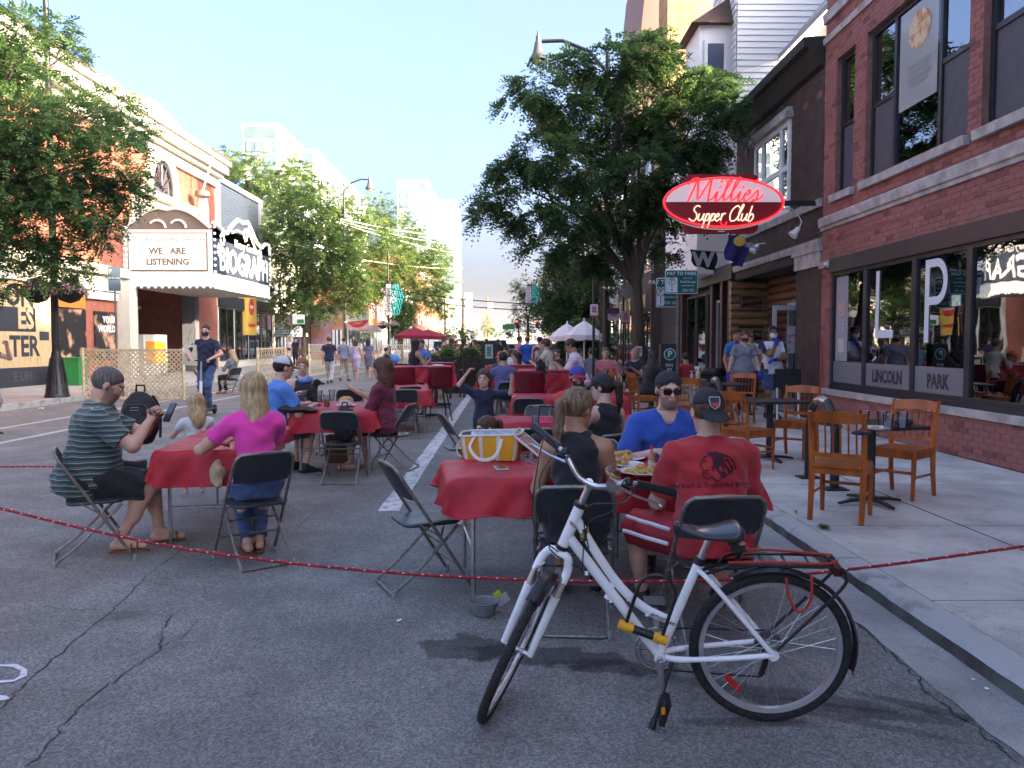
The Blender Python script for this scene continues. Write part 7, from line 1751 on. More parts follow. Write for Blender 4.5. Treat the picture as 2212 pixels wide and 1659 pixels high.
for px,py,Y,lab in ((1715,505,14.9,'white gooseneck spotlight at the corner pilaster, pointing at the sign'),(1628,540,17.6,'small white spotlight beside the navy flag')):
 p=V(px,py,Y);t=thing('spotlight',lab,'spotlight',p);b=MB();b.lathe([(.02,.16),(.05,.12),(.05,.06),(.09,-.03),(.09,-.05)],(0,0,0),12,rot=Matrix.Rotation(R(40),3,'Y'));b.build('shade',M_white,t,True);b=MB();b.tube([(.1,0,.12),(.14,0,.22),(.05,0,.40),(-.05,0,.46),(-.2,0,.46)] if Y<15 else [(.05,0,.12),(.25,0,.15)],.012,5);b.build('gooseneck',M_white,t,True)
 # barrel, bottles, bins, bike racks
p=V(1499,819,15);t=thing('barrel','pale oak barrel with steel hoops standing between the pay box and the wooden chairs','barrel',(p.x,15,SW));H_=p.z-SW
M_oak=mk('pale_oak',(.33,.25,.16),.6,var=.2,vs=10,stretch=(1,1,.2))
for k in range(18):
 a0,a1=2*math.pi*k/18+.01,2*math.pi*(k+1)/18-.01;b=MB();pr=[]
 for z,r in ((0,.24),(.3,.285),(.6,.285),(1,.24)):pr.append([b.pt((r*math.cos(a),r*math.sin(a),z*H_)) for a in (a0,a1)])
 for i in range(3):b.face((pr[i][0],pr[i][1],pr[i+1][1],pr[i+1][0]))
 b.build('stave',M_oak,t)
for z,r in ((.08,.258),(.22,.28),(.68,.285),(.80,.272),(.95,.252)):b=MB();b.lathe([(r,z*H_-.025),(r+.002,z*H_+.025)],(0,0,0),24,cap=False);b.build('hoop',M_steel,t,True)
b=MB();b.lathe([(.235,H_-.02),(.235,H_-.005)],(0,0,0),20);b.build('barrel_head',M_oak,t)
t=thing('spray_bottle','white spray bottle standing on the oak barrel','bottle',(p.x+.06,14.95,SW+H_));b=MB();b.lathe([(.04,0),(.045,.02),(.045,.12),(.02,.17),(.018,.2)],(0,0,0),12);b.build('bottle_body',mk('yellowish_plastic',(.5,.45,.3),.3),t,True);b=MB();b.cbox((-.02,0,.22),(.09,.03,.04));b.tube([(-.04,0,.2),(-.06,0,.14)],.006,5);b.build('trigger_head',M_white,t)
t=thing('sanitiser_bottle','small clear pump bottle beside the spray bottle on the barrel','bottle',(p.x-.06,14.92,SW+H_));b=MB();b.lathe([(.03,0),(.032,.09),(.012,.11),(.012,.13)],(0,0,0),10);b.build('bottle_body',mk('lilac_plastic',(.4,.38,.5),.3),t,True);b=MB();b.cbox((-.01,0,.15),(.05,.015,.015));b.build('pump',M_white,t)
p=V(1540,800,17.4);t=thing('waste_bin','black waste bin lined with a bag beside the dark shop doorway','bin',(p.x,17.4,SW));b=MB();b.lathe([(.22,0),(.27,p.z-SW-.05),(.29,p.z-SW),(.26,p.z-SW+.02)],(0,0,0),14);b.build('bin_body',M_black,t,True);b=MB();b.lathe([(.285,p.z-SW-.12),(.30,p.z-SW-.02),(.27,p.z-SW+.05),(.1,p.z-SW+.04)],(0,0,0),11);b.build('bin_bag',mk('bin_bag',(.02,.02,.022),.25,bump=.8,bs=20),t,True)
def rack(label,X,Y0,Y1,H_):
 t=thing('bike_rack',label,'bike rack',(X,(Y0+Y1)/2,SW));d=(Y1-Y0)/2;b=MB();b.tube([(0,-d,0),(0,-d,H_-d),*[(0,-d*math.cos(a),H_-d+d*math.sin(a)) for a in [math.pi*k/8 for k in range(1,8)]],(0,d,H_-d),(0,d,0)],.045,10);b.build('hoop',M_black,t,True)
 for s in (-1,1):b=MB();b.box((-.11,s*d-.1,0),(.11,s*d+.1,.012));b.build('foot_plate',M_black,t)
 b=MB();b.tube([(0,-d*math.cos(a),H_-d+(d+.0)*math.sin(a)) for a in [math.pi*k/8 for k in range(3,6)]],.047,10);b.build('worn_top',M_steel,t,True)
rack('black hoop bike rack with worn steel top beside the nearest café table',3.22,7.75,8.42,.86);rack('second hoop bike rack farther back by the middle wooden chairs',3.3,12.2,12.9,.86)
# umbrellas
def umbrella(label,px,pytop,pybot,hw,Y,m,z=SW):
 a,c=V(px,pytop,Y),V(px,pybot,Y);r=hw*Y/FPX;t=thing('parasol',label,'parasol',(a.x,Y,z));H_=a.z-z;hr=c.z-z;n=8;b=MB();ap=b.pt((0,0,H_));R1=[b.pt((r*.5*math.cos(2*math.pi*k/n),r*.5*math.sin(2*math.pi*k/n),hr+(H_-hr)*.58)) for k in range(n)];R2=[b.pt((r*math.cos(2*math.pi*k/n),r*math.sin(2*math.pi*k/n),hr)) for k in range(n)];R3=[b.pt((r*1.0*math.cos(2*math.pi*k/n),r*math.sin(2*math.pi*k/n),hr-.16)) for k in range(n)]
 for k in range(n):j=(k+1)%n;b.face((ap,R1[k],R1[j]));b.face((R1[k],R2[k],R2[j],R1[j]));b.face((R2[k],R3[k],R3[j],R2[j]))
 b.build('canopy',m,t);b=MB();b.tube([(0,0,0),(0,0,H_+.08)],.03,6);b.build('pole',M_white if m is M_umw else M_black,t)
 for k in range(n):a=2*math.pi*k/n;b=MB();b.tube([(0,0,H_-.12),(r*math.cos(a),r*math.sin(a),hr-.03)],.012,4);b.build('rib',M_black,t)
M_umw=mk('white_canvas',(.66,.66,.67),.8);M_umr=mk('crimson_canvas',(.30,.012,.03),.8);M_ums=stripe_mat('striped_canvas',(.6,.62,.65),(.04,.10,.22),6.0)
umbrella('white parasol in front, right one of the pair at the diners',1262,692,724,42,26,M_umw);umbrella('white parasol behind, left one of the pair at the diners',1225,698,727,38,29,M_umw)
umbrella('crimson parasol, left one of the two in the far street',895,707,725,42,44,M_umr,.0);umbrella('crimson parasol, right one of the two in the far street',925,711,727,40,47,M_umr,.0)
umbrella('blue and white striped parasol behind the lattice, left one',612,700,722,22,52,M_ums,.13);umbrella('blue and white striped parasol behind the lattice, right one',645,702,722,20,55,M_ums,.13)
# lattice screens
M_lat=mk('lattice_pine',(.60,.48,.31),.7,var=.2,vs=9)
def lattice(label,p0,p1,H_,n,posts=True):
 p0,p1=Vector(p0),Vector(p1);u=(p1-p0);L_=u.length;u.normalize();nn=Vector((-u.y,u.x,0));t=thing('lattice_screen',label,'lattice screen');st=L_/n;z0=.06
 for s in (-1,1):
  k=-int(H_/st)-1
  while k<=n+int(H_/st)+1:
   x0=k*st;pts=[]
   za,zb=z0,H_;xa,xb=(x0,x0+(H_-z0)) if s>0 else (x0,x0-(H_-z0))
   # clip to 0..L
   def at(x):return z0+(x-x0)*s
   xa_,xb_=sorted((xa,xb));lo,hi=max(xa_,0),min(xb_,L_)
   if hi-lo>.04:
    a,c=p0+u*lo+Vector((0,0,at(lo))),p0+u*hi+Vector((0,0,at(hi)));w_=.018;off=nn*(.006*s);d=(c-a).normalized();sd=d.cross(nn)*w_
    b=MB();i=[b.pt(q+nn*e+off) for e in (-.005,.005) for q in (a-sd,c-sd,c+sd,a+sd)]
    for f in ((0,1,2,3),(7,6,5,4),(0,4,5,1),(2,6,7,3)):b.face([i[q] for q in f])
    b.build('slat',M_lat,t)
   k+=1
 for a,c in (((0,H_-.03),(L_,H_+.02)),((0,.02),(L_,.07))):
  b=MB();q=[p0+u*x+Vector((0,0,z)) for x,z in ((0,a[1]),(L_,a[1]),(L_,c[1]),(0,c[1]))];i=[b.pt(w_+nn*e) for e in (-.02,.02) for w_ in q]
  for f in ((0,1,2,3),(7,6,5,4),(0,4,5,1),(2,6,7,3),(1,5,6,2),(3,7,4,0)):b.face([i[z_] for z_ in f])
  b.build('rail',M_lat,t)
 for x in (0,L_):b=MB();c=p0+u*x;b.tube([c,c+Vector((0,0,H_+.05))],.045,4);b.build('post',M_lat,t)
a=G(182,864);c=G(398,864);lattice('pale wooden lattice screen standing in the road in front of the theatre posters',a,c,1.36,21)
lattice('second lattice screen, seen edge on behind the blue-shirted man',G(558,846),G(618,826),1.35,16);lattice('third lattice screen beside the walking couple',G(668,812),G(706,806),1.45,12);lattice('fourth lattice screen, right of the walking people',G(818,796),G(886,790),1.4,14)
for px,lab in ((706,'left'),(760,'middle'),(800,'right')):pass
# green box behind the lattice, A sign by the tree row
a=G(158,832,.13);b=MB();b.box((a.x-.35,a.y-.3,.13),(a.x+.35,a.y+.3,1.0));b.box((a.x-.38,a.y-.33,1.0),(a.x+.38,a.y+.33,1.06));o=b.build('newspaper_box',mk('box_green',(.02,.2,.05),.4));tag(o,'green newspaper box on the left pavement behind the lamp post','newspaper box')
a=V(246,578,25);t=thing('parking_sign','grey blue parking sign with P on a pole before the theatre pilaster','sign',(a.x,25,0));board(t,0,0,a.z-.35,.38,.75,mk('grey_blue_sign',(.08,.13,.17),.5),'sign_face');text('P',.2,(-.1,-.03,a.z-.12),(1,0,0),(0,0,1),M_signw,t);text('PAY TO PARK',.06,(0,-.03,a.z-.33),(1,0,0),(0,0,1),M_signw,t);b=MB();b.tube([(0,.03,.13),(0,.03,a.z)],.03,6);b.build('pole',M_pole,t)
a=V(645,690,42);t=thing('bus_stop_sign','white and green street sign on a thin pole in front of the sunny trees','sign',(a.x,42,0));board(t,0,0,a.z,.65,.5,M_white,'sign_face');board(t,.1,-.015,a.z-.1,.36,.2,mk('box_green'),'green_band',.004,.01);b=MB();b.tube([(0,.03,.13),(0,.03,a.z)],.03,6);b.build('pole',M_pole,t)
a=V(772,684,62);t=thing('round_restaurant_sign','round red and white restaurant sign reading TAKITO STREET, tilted, by the trees','sign',a);b=MB();r=24*62/FPX;b.prism([(r*math.cos(q),r*math.sin(q)) for q in [2*math.pi*k/28 for k in range(28)]],(0,0,0),(1,0,0),(0,0,1),-.15);b.build('disc',mk('sign_orange_red',(.62,.05,.03),.4),t)
b=MB();b.prism([(x,z) for x,z in rrect(1.72,.72,.08)],(0,-.16,.02),Vector((1,0,.12)).normalized(),Vector((-.12,0,1)).normalized(),-.001);b.M=None ;b.build('white_band',M_white,t)
b=MB();b.prism([(x,z) for x,z in rrect(1.72,.72,.08)],(0,-.012,.02),Vector((1,0,.12)).normalized(),Vector((-.12,0,1)).normalized(),.03);b.build('white_band',M_white,t)
text('TaKITO',.52,(0,-.06,.02),(1,0,.12),(-.12,0,1),MG,t,bold=.02);text('STREET',.22,(.02,-.06,-.52),(1,0,.12),(-.12,0,1),M_white,t)
b=MB();b.tube([(-2.2,.2,.2),(0,.1,.1)],.05,5);b.build('bracket',MG,t)
# distant traffic light mast and cars
a,c=V(1190,702,95),V(1092,700,95);t=thing('traffic_signal','traffic signals on a horizontal mast with a green street sign, far down the street','traffic light',(a.x,95,0));b=MB();b.tube([(0,0,0),(0,0,a.z+.3)],.12,6);b.tube([(0,0,a.z),(c.x-a.x,0,c.z)],.09,5);b.build('mast',mk('beige_mast',(.35,.32,.25),.6),t)
for x in (.3,.75):b=MB();b.box(((c.x-a.x)*x-.18,-.2,c.z-.5),((c.x-a.x)*x+.18,.2,c.z+.6));sg=b.build('signal_head',MG,t);b=MB();b.ball(((c.x-a.x)*x,-.2,c.z+.3),.16,8,5);b.build('red_lamp',mk('red_signal',(.8,.05,.03),.4,emis=(1,.1,.05),es=.5),sg)
board(t,(c.x-a.x)*.93,-.2,c.z-.35,1.5,.6,mk('box_green'),'street_name_plate')
def car(label,X,Y,rz,m,kind='car'):
 t=thing('parked_car',label,'car',(X,Y,0),R(rz));h=1.45 if kind=='car' else 1.75;L_=4.5
 body=[(-2.25,.35),(-2.25,.8),(-2.1,.95),(2.0,.85),(2.2,.7),(2.25,.35)]
 b=MB();b.prism([(y,z) for y,z in body],(-.88,0,0),(0,1,0),(0,0,1),1.76);b.build('body',m,t)
 cab=[(-2.05,.93),(-1.75,h),(.5,h),(1.25,.88)];b=MB();b.prism(cab,(-.78,0,0),(0,1,0),(0,0,1),1.56);b.build('cabin',m,t)
 b=MB();b.prism([(-1.9,.98),(-1.66,h-.08),(.44,h-.08),(1.08,.95)],(-.795,0,0),(0,1,0),(0,0,1),1.59);b.build('side_windows',mk('car_glass',(.02,.025,.03),.1),t)
 b=MB();b.quad((-.65,-2.05,.98),(.65,-2.05,.98),(.6,-1.80,h-.08),(-.6,-1.80,h-.08));b.build('rear_window',mk('car_glass'),t)
 for s in (-1,1):
  for y in (-1.4,1.4):b=MB();b.tube([(s*.72,y,.33),(s*.9,y,.33)],.33,14);b.build('wheel',MT['tyre_rubber'],t,True)
  b=MB();b.cbox((s*.7,-2.26,.78),(.25,.03,.14));b.build('tail_light',mk('tail_red',(.5,.02,.02),.3),t)
M_cw=mk('car_white',(.6,.62,.65),.3,coat=.5);M_cr=mk('car_red',(.4,.02,.02),.3,coat=.5)
car('white SUV parked across the far end of the closed street',Px(1040,62),62,70,M_cw,'suv');car('bright red car at the far end, right of the white SUV',Px(1172,58),58,10,M_cr);car('red car far left behind the planters',Px(985,66),66,-10,M_cr);car('silver car behind the white SUV',Px(1075,75),75,80,M_steel);car('white van-like car far left by the red car',Px(955,80),80,0,M_cw,'suv')
# dark timber patio barrier with planter, and menu board
M_dkw=mk('dark_timber',(.035,.022,.018),.6,var=.3)
t=thing('patio_barrier','dark timber bar-height tables and stools beside the planter in mid street','barrier',(Px(990,23),23,0))
for x in (-.75,.75):b=MB();b.box((x-.03,-.03,0),(x+.03,.03,1.12));b.build('post',M_dkw,t)
for z in (.3,.75,1.08):b=MB();b.box((-.72,-.025,z),(.72,.025,z+.06));b.build('rail',M_dkw,t)
for k in range(9):b=MB();b.box((-.66+k*.16,-.015,.36),(-.60+k*.16,.015,.75));b.build('slat',M_dkw,t)
t=thing('planter','dark planter box overflowing with green fern in mid street','planter',(Px(990,24.5),24.5,0));b=MB();b.box((-.75,-.25,0),(.75,.25,1.15));b.build('box',M_dkw,t)
bl=[((-.6,0,1.25),(.4,.3,.2)),((.55,0,1.25),(.35,.3,.18)),((0,0,1.22),(.5,.3,.15))];crown(t,bl,420,L_=.3,K=7,lw=.03,ll=.1,mats=LEAF['bright'],seed=31)
for k,(px,Y) in enumerate(((958,22),(1012,22.5),(1026,24),(975,25.5))):
 t=thing('wooden_bar_stool',('dark slatted bar stool at the left end of the planter','dark slatted bar stool right of the planter, nearest','dark slatted bar stool beside the menu board','dark slatted bar stool behind the planter')[k],'bar stool',(Px(px,Y),Y,0),R(20*k),'dark slatted bar stools by the planter')
 for sx in (-1,1):
  for sy in (-1,1):b=MB();b.box((sx*.19-.02,sy*.19-.02,0),(sx*.19+.02,sy*.19+.02,.75 if sy>0 else 1.15));b.build('leg',M_dkw,t)
 b=MB();b.box((-.22,-.22,.75),(.22,.22,.79));b.build('seat',M_dkw,t)
 for q in range(4):b=MB();b.box((-.14+q*.085,-.2,.8),(-.10+q*.085,-.18,1.1));b.build('back_slat',M_dkw,t)
 b=MB();b.box((-.2,-.2,1.1),(.2,-.17,1.16));b.build('back_rail',M_dkw,t)
a,c=V(1040,738,21),V(1073,776,21);t=thing('menu_board','black menu board on an easel with a green-edged paper notice','menu board',((a.x+c.x)/2,21,0));w_,h_=c.x-a.x,a.z-c.z+.15;board(t,0,0,a.z-h_/2,w_,h_,M_black,'panel',.04);board(t,0,-.045,a.z-h_*.42,w_*.52,h_*.62,mk('lime_card',(.4,.6,.12),.6),'green_card',.004,.005);board(t,0,-.05,a.z-h_*.42,w_*.42,h_*.55,mk('paper_blue',(.45,.52,.6),.6),'paper',.003,.004)
print_lines((0,-.056,a.z-h_*.42),(1,0,0),(0,0,1),w_*.34,h_*.4,6,MG,t)
for s in (-1,1):b=MB();b.tube([(s*w_*.35,.05,a.z-h_),(s*w_*.5,.1,0)],.02,5);b.build('easel_leg',M_black,t)
# ---------------- tables and cloths ----------------
def T_(cx,cy,rz,L_,W_,drop,lab,clab,seed,**k):
 folding_table((cx,cy,0),rz,L_,W_,lab);return table_cloth((cx,cy,0),rz,L_,W_,drop,clab,seed,**k)
def lift1(cx,cy,fall):return 0*cx
T_(-2.36,6.78,7,1.80,.76,.22,'folding table at left between the striped-shirt man and the pink-shirt woman','red plastic cloth with a long pointed fall at its near left corner, left table',3,drops=(.20,.16,.30,.2),flare=.12)
T_(-2.07,10.0,4,1.65,.98,.2,'folding table in the middle left with cups and a bowl','red plastic cloth under the cups and the bowl, middle left table',5,drops=(.2,.2,.27,.2),flare=.16)
T_(-1.85,14.3,6,1.8,.9,.35,'empty folding table behind the curly-haired woman','red cloth on the empty table behind the curly-haired woman',7)
T_(.56,5.18,-82,1.95,.80,.2,'long folding table at the front behind the bicycle','red plastic cloth with a deep torn-looking fall at its left end, front table',11,drops=(.25,.26,.20,.28),flare=.2)
T_(.75,8.35,-88,1.9,.80,.3,'folding table behind the ponytailed woman with two cups','red plastic cloth on the table with two cups and pink wrappers',13,drops=(.3,.34,.36,.3))
T_(.95,12.1,-90,1.75,.95,.6,'folding table completely draped, behind the two-cup table','red cloth falling almost to the ground on the draped empty table',17,drops=(.55,.62,.62,.55),flare=.06,amp=.012)
T_(.0,17.5,-85,1.3,.7,.3,'small folding table behind the menu board diners','red cloth on the small table left of the blue-shirted diner',19)
# bar tables
def bar_table(X,Y,rz,w_,l_,lab,clab,seed,drop=.35):
 t=thing('bar_table',lab,'bar table',(X,Y,0),R(rz));b=MB();b.prism(rrect(w_,l_,.03),(0,0,1.02),(1,0,0),(0,1,0),.03);b.build('table_top',M_dkw,t);b=MB();b.tube([(0,0,0),(0,0,1.02)],.045,8);b.build('pedestal',M_black,t,True);b=MB();b.box((-.38,-.04,0),(.38,.04,.06));b.box((-.04,-.38,.0),(.04,-.041,.059));b.box((-.04,.041,0),(.04,.38,.059));b.build('base',M_black,t)
 table_cloth((X,Y,0),rz,l_,w_,drop,clab,seed,H=1.055,flare=.1)
bar_table(-1.75,16.7,-80,.75,1.2,'bar table with a red cloth between two burgundy stools at left','red cloth with one corner hanging low on the left bar table',23,.42);bar_table(-1.75,19.6,-85,.7,.9,'smaller bar table behind, where the black-topped woman leans','red cloth under the white cup on the farther left bar table',24,.15)
bar_table(.75,14.4,-88,.8,1.1,'bar table at which the man in the white polo sits','red cloth on the bar table in front of the white-polo man',25,.45);bar_table(.5,17.6,-88,.75,1.0,'bar table behind with two white cups','red cloth on the bar table with two white cups',26,.4)
stool((-2.05,15.75,0),4,'tufted burgundy bar stool with its back to us, left of the left bar table');stool((-1.38,15.9,0),18,'burgundy bar stool on splayed black legs, right of the left bar table');stool((.42,13.55,0),-12,'tufted burgundy bar stool at the right bar table with a jacket on its back');stool((1.55,14.5,0),90,'burgundy bar stool under the man in the white polo');stool((-2.3,18.6,0),-40,'burgundy bar stool under the woman in the black top');stool((1.25,17.2,0),70,'burgundy bar stool under the woman in the cream top')
# folding chairs
folding_feet((810,1250),(857,1297),'empty folding chair at front centre facing the red table, nearest the stripe');folding_feet((517,1238),(640,1217),'folding chair the woman in the pink shirt sits on');folding((-2.97,5.72,0),-62,'folding chair the man in the striped shirt sits on')
folding_feet((690,1047),(773,1047),'empty folding chair with a black bag on its seat at the middle left table');folding_feet((1163,1376),(1318,1380),'folding chair the ponytailed woman sits on');folding((1.06,4.10,0),4,'folding chair the man in the red shirt sits on, behind the bicycle')
folding((-1.40,9.72,0),78,'folding chair the curly-haired woman sits on');folding_feet((853,949),(898,948),'empty folding chair behind the curly-haired woman, nearer one');folding_feet((866,936),(909,934),'empty folding chair behind the curly-haired woman, farther one');folding((-2.6,13.1,0),15,'empty folding chair at the far empty table, left of the dark hair')
folding((-.47,8.5,0),-72,'empty folding chair between the girl with raised arms and the cooler bag');folding((.86,6.72,0),20,'folding chair the woman in the black cap sits on');folding((.28,7.2,0),2,'dark folding chair left of the woman in the black cap');folding((.30,11.0,0),0,'empty folding chair in front of the draped table, left one');folding((.86,11.1,0),3,'empty folding chair in front of the draped table, right one');folding((.42,9.3,0),178,'empty folding chair on the far side of the two-cup table')
folding((.02,15.5,0),8,'folding chair the man in the blue patterned shirt sits on');folding((.62,15.7,0),-5,'folding chair just right of the man in the blue patterned shirt');folding((-2.78,9.2,0),-60,'folding chair the man in the light blue shirt sits on');folding((1.12,5.75,0),180,'folding chair the man in the blue shirt and sunglasses sits on');folding((.70,9.1,0),178,'folding chair the man in the red and blue cap sits on');folding((.62,5.95,0),168,'folding chair on the far side of the front table, partly hidden')
folding((-8.3,24.0,0),60,'folding chair of the blonde woman in grey across the street');folding((-8.9,23.3,0),-60,'empty folding chair with something red on it across the street');folding((-2.9,11.4,0),170,'folding chair of the red-haired woman');folding((.42,5.9,0),186,'folding chair under the fall of the red cloth on the front table')
# wooden chairs and café tables
wooden((2.76,6.5,SW),-33,'wooden chair nearest to us, its back to the camera, left of the café table');wooden((3.72,7.42,SW),130,'wooden chair on the window side of the nearest café table');wooden((2.75,9.05,SW),-62,'wooden chair directly behind the man in the grey and black cap');wooden((3.62,9.95,SW),140,'wooden chair on the window side of the middle café table');wooden((2.88,12.6,SW),-20,'wooden chair in front of the barrel, behind the black cap');wooden((4.15,14.1,SW),150,'wooden chair in front of the waiting group on the pavement')
wooden((2.52,14.6,SW),-75,'wooden chair left of the tree post, seat towards us');wooden((2.25,15.8,SW),-60,'wooden chair behind it, half hidden by the first');wooden((2.3,17.6,SW),175,'wooden chair under the man in the pink shirt')
pedestal_table((3.25,7.05,SW),12,.68,'black café table with used cups and bowls, nearest on the pavement',H=.72);pedestal_table((3.22,9.7,SW),8,.7,'empty brown-topped café table in the middle of the pavement',H=.74);pedestal_table((3.7,13.6,SW),5,.75,'café table in front of the barrel',H=.74);pedestal_table((3.0,16.4,SW),5,.7,'café table of the seated couple under the tree',H=.74);pedestal_table((2.75,18.6,SW),0,.7,'café table beside the man in the pink shirt',H=.74)
# ================= people =================
BK=cloth('black',(.010,.010,.012));NV=cloth('navy',(.012,.016,.045));RD=cloth('red',(.40,.018,.025));WH=cloth('white',(.62,.62,.64));JN=cloth('jeans',(.045,.085,.19),var=.25,vs=12);PK=cloth('magenta',(.72,.045,.33));BL=cloth('royal_blue',(.012,.07,.34));LB=cloth('sky_blue',(.06,.19,.52));MR=cloth('maroon',(.13,.012,.035));GR=cloth('grey',(.17,.18,.21));SH=[mk('shoe_black',(.015,.015,.018),.5),mk('shoe_sole',(.55,.55,.55),.6)];BS=mk('brown_leather',(.16,.065,.03),.5);DG=cloth('dark_grey',(.05,.055,.065));KH=cloth('khaki',(.30,.27,.21));CR=cloth('cream',(.55,.50,.38));PI=cloth('salmon',(.50,.15,.17));LV=cloth('lavender',(.42,.38,.50));PO=cloth('pale_pink',(.60,.50,.58))
GLV=mk('blue_nitrile',(.01,.02,.38),.4)
M_pol=stripe_mat('polo_stripes',(.022,.045,.048),(.26,.30,.27),26.0,(.10,.14,.14))
SIT=dict(hz=.535)
def sitf(y=.42,w_=.12,z=.08):return ((-w_,y,z),(w_,y,z))
P1=person('man in a dark green striped polo and black shorts looking at a phone, left table',(-3.12,5.84,0),-68,s=1.06,res=.008,girth=1.22,belly=.035,lean=14,headpitch=26,hands=((-.03,.50,.99),(.10,.46,.97)),poles=((-.9,-.1,-.9),(.9,-.3,-.9)),feet=((-.12,.50,.09),(.10,.24,.10)),top='polo',topm=M_pol,sleeve=.75,bottom='shorts',botm=BK,blen=.92,shoe='sandal',shoem=BS,hair='short',hairc='grey',beard='stubble',skinn='light',curl=(.9,.9),palm=((.8,0,.3),(-.8,0,.3)),hem=-.10,**SIT)
P2=person('woman in a bright pink shirt and jeans with long blonde hair, seen from behind',(-1.80,5.70,0),24,s=1.0,res=.0085,fem=True,lean=9,headpitch=12,headyaw=8,hands=((-.24,.34,.80),(-.02,.36,.80)),poles=((-1,-.2,-.7),(1,-.4,-1)),feet=((-.06,.10,.10),(.03,.16,.10)),knee=(0,1,-.1),top='tee',topm=PK,sleeve=.62,bottom='trousers',botm=JN,shoe='sandal',shoem=BS,hair='long',hairc='blonde',hlen=.36,hem=.015,**SIT)
person('blonde child in a white top behind the left table, hair over the face',(-3.02,7.75,0),30,s=.64,head=1.38,res=.009,hz=.50,hands=((-.15,.2,.72),(.15,.2,.72)),feet=sitf(.26,.08),top='tee',topm=WH,bottom='shorts',botm=PK,hair='bob',hairc='blonde',hlen=.2,headpitch=20,eyes=False)
person('man in a light blue shirt and grey-white mesh cap at the middle table',(-2.76,9.25,0),-52,s=1.08,res=.010,lean=14,hands=((-.2,.50,.80),(.16,.46,.80)),feet=sitf(.36,.15),top='tee',topm=LB,sleeve=.7,bottom='shorts',botm=DG,blen=.9,shoe='shoe',shoem=SH,hair='short',hairc='dark',cap=([mk('cap_slate',(.07,.10,.13),.8),mk('cap_tan_brim',(.25,.18,.10),.8),mk('cap_mesh_white',(.5,.52,.55),.8)],False),girth=1.1,**SIT)
person('red-haired woman in a black tank top with a blue neckerchief, facing us',(-2.9,11.3,0),205,s=.99,res=.010,fem=True,hands=((-.12,.30,.84),(.14,.30,.84)),feet=sitf(.4),top='tank',topm=BK,bottom='shorts',botm=DG,blen=.7,shoe='sandal',shoem=BS,hair='pony',hairc='red',skinn='pale',headpitch=6,headyaw=-12,**SIT)
person('woman with long curly dark hair in a maroon shirt and black shorts, side view',(-1.46,9.62,0),72,s=1.02,res=.009,fem=True,lean=4,girth=1.06,hands=((-.14,.34,.62),(.10,.48,.96)),palm=((0,0,-1),(0,0,1)),feet=((-.12,.42,.08),(.10,.30,.08)),top='tee',topm=MR,sleeve=.85,bottom='shorts',botm=BK,blen=.62,shoe='sandal',shoem=BS,hair='curly',hairc='auburn',hlen=.30,curl=(.6,.3),**SIT)
P7=person('small girl in a navy dress standing with both arms raised',(Px(1046,9.3),9.3,0),176,s=.70,head=1.30,res=.008,fem=False,hz=.64,hands=((-.33,.12,1.13),(.19,.02,1.20)),poles=((-1,.2,-.4),(1,.1,-.8)),feet=((-.07,0,.06),(.07,0,.06)),top='tee',topm=NV,sleeve=.9,hem=-.30,bottom='skirt',botm=NV,blen=.95,shoe='shoe',shoem=SH,hair='bob',hairc='brown',hlen=.12,skinn='pale',headpitch=4,curl=(.5,.9),palm=((0,0,-1),(-1,0,0)),headyaw=-8)
person('toddler with brown hair peeping over the back of the yellow cooler bag',(Px(1053,6.75),6.75,0),120,s=.60,head=1.36,res=.008,hz=.40,hands=((-.12,.18,.5),(.12,.18,.5)),feet=sitf(.24,.08),top='tee',topm=PK,bottom='shorts',botm=DG,hair='pony',hairc='brown',hlen=.1,skinn='pale',headpitch=14)
P9=person('woman with a blonde-brown ponytail in a black sleeveless top, back to us',(Px(1246,4.46),4.46,0),-6,s=.95,res=.0072,fem=True,lean=12,girth=1.06,headyaw=-38,headpitch=8,headroll=4,hands=((-.18,.36,.80),(.18,.36,.80)),poles=((-.35,-.4,-1),(.35,-.4,-1)),feet=((-.10,.40,.09),(.12,.40,.09)),top='tank',topm=BK,bottom='shorts',botm=BK,blen=.95,shoe='shoe',shoem=SH,sock=mk('sock_grey',(.3,.3,.31),.9),hair='pony',hairc='dirty',hlen=.30,skinn='tan',hem=-.12,**SIT)
P10=person('big man in a printed red shirt and grey-black cap, back to us',(1.10,4.16,0),2,s=1.0,res=.0072,girth=1.18,belly=.02,lean=15,headpitch=14,headyaw=4,hands=((-.16,.40,.80),(.16,.40,.80)),poles=((-.45,-.3,-1),(.45,-.3,-1)),feet=((-.30,.40,.09),(.16,.42,.09)),knee=((-.9,1,.3),(.3,1,.2)),top='tee',topm=RD,sleeve=.80,bottom='shorts',botm=mk('basketball_shorts',(.30,.012,.02),.6,var=.1,bump=.3,bs=60),blen=1.02,shoe='shoe',shoem=SH,hair='short',hairc='brown',cap=([mk('cap_black',(.022,.023,.027),.8),mk('cap_black'),mk('cap_charcoal',(.13,.13,.14),.8)],True),hem=-.10,hz=.51)
P11=person('bearded man in a blue V-neck shirt, sunglasses and backwards black cap, facing us',(Px(1436,5.72),5.72,0),180,s=1.02,res=.0065,girth=1.2,belly=.02,lean=12,headpitch=8,headyaw=4,hands=((-.14,.36,.80),(.16,.36,.80)),poles=((-.7,-.2,-1),(.7,-.2,-1)),feet=sitf(.36,.16),top='vneck',topm=BL,sleeve=.8,bottom='shorts',botm=DG,blen=.9,shoe='shoe',shoem=SH,hair='short',hairc='brown',beard='stubble',glasses='sun',cap=([MT['cap_black'],MT['cap_black'],MT['cap_black']],True),skinn='pale',curl=(1.1,1.0),**SIT)
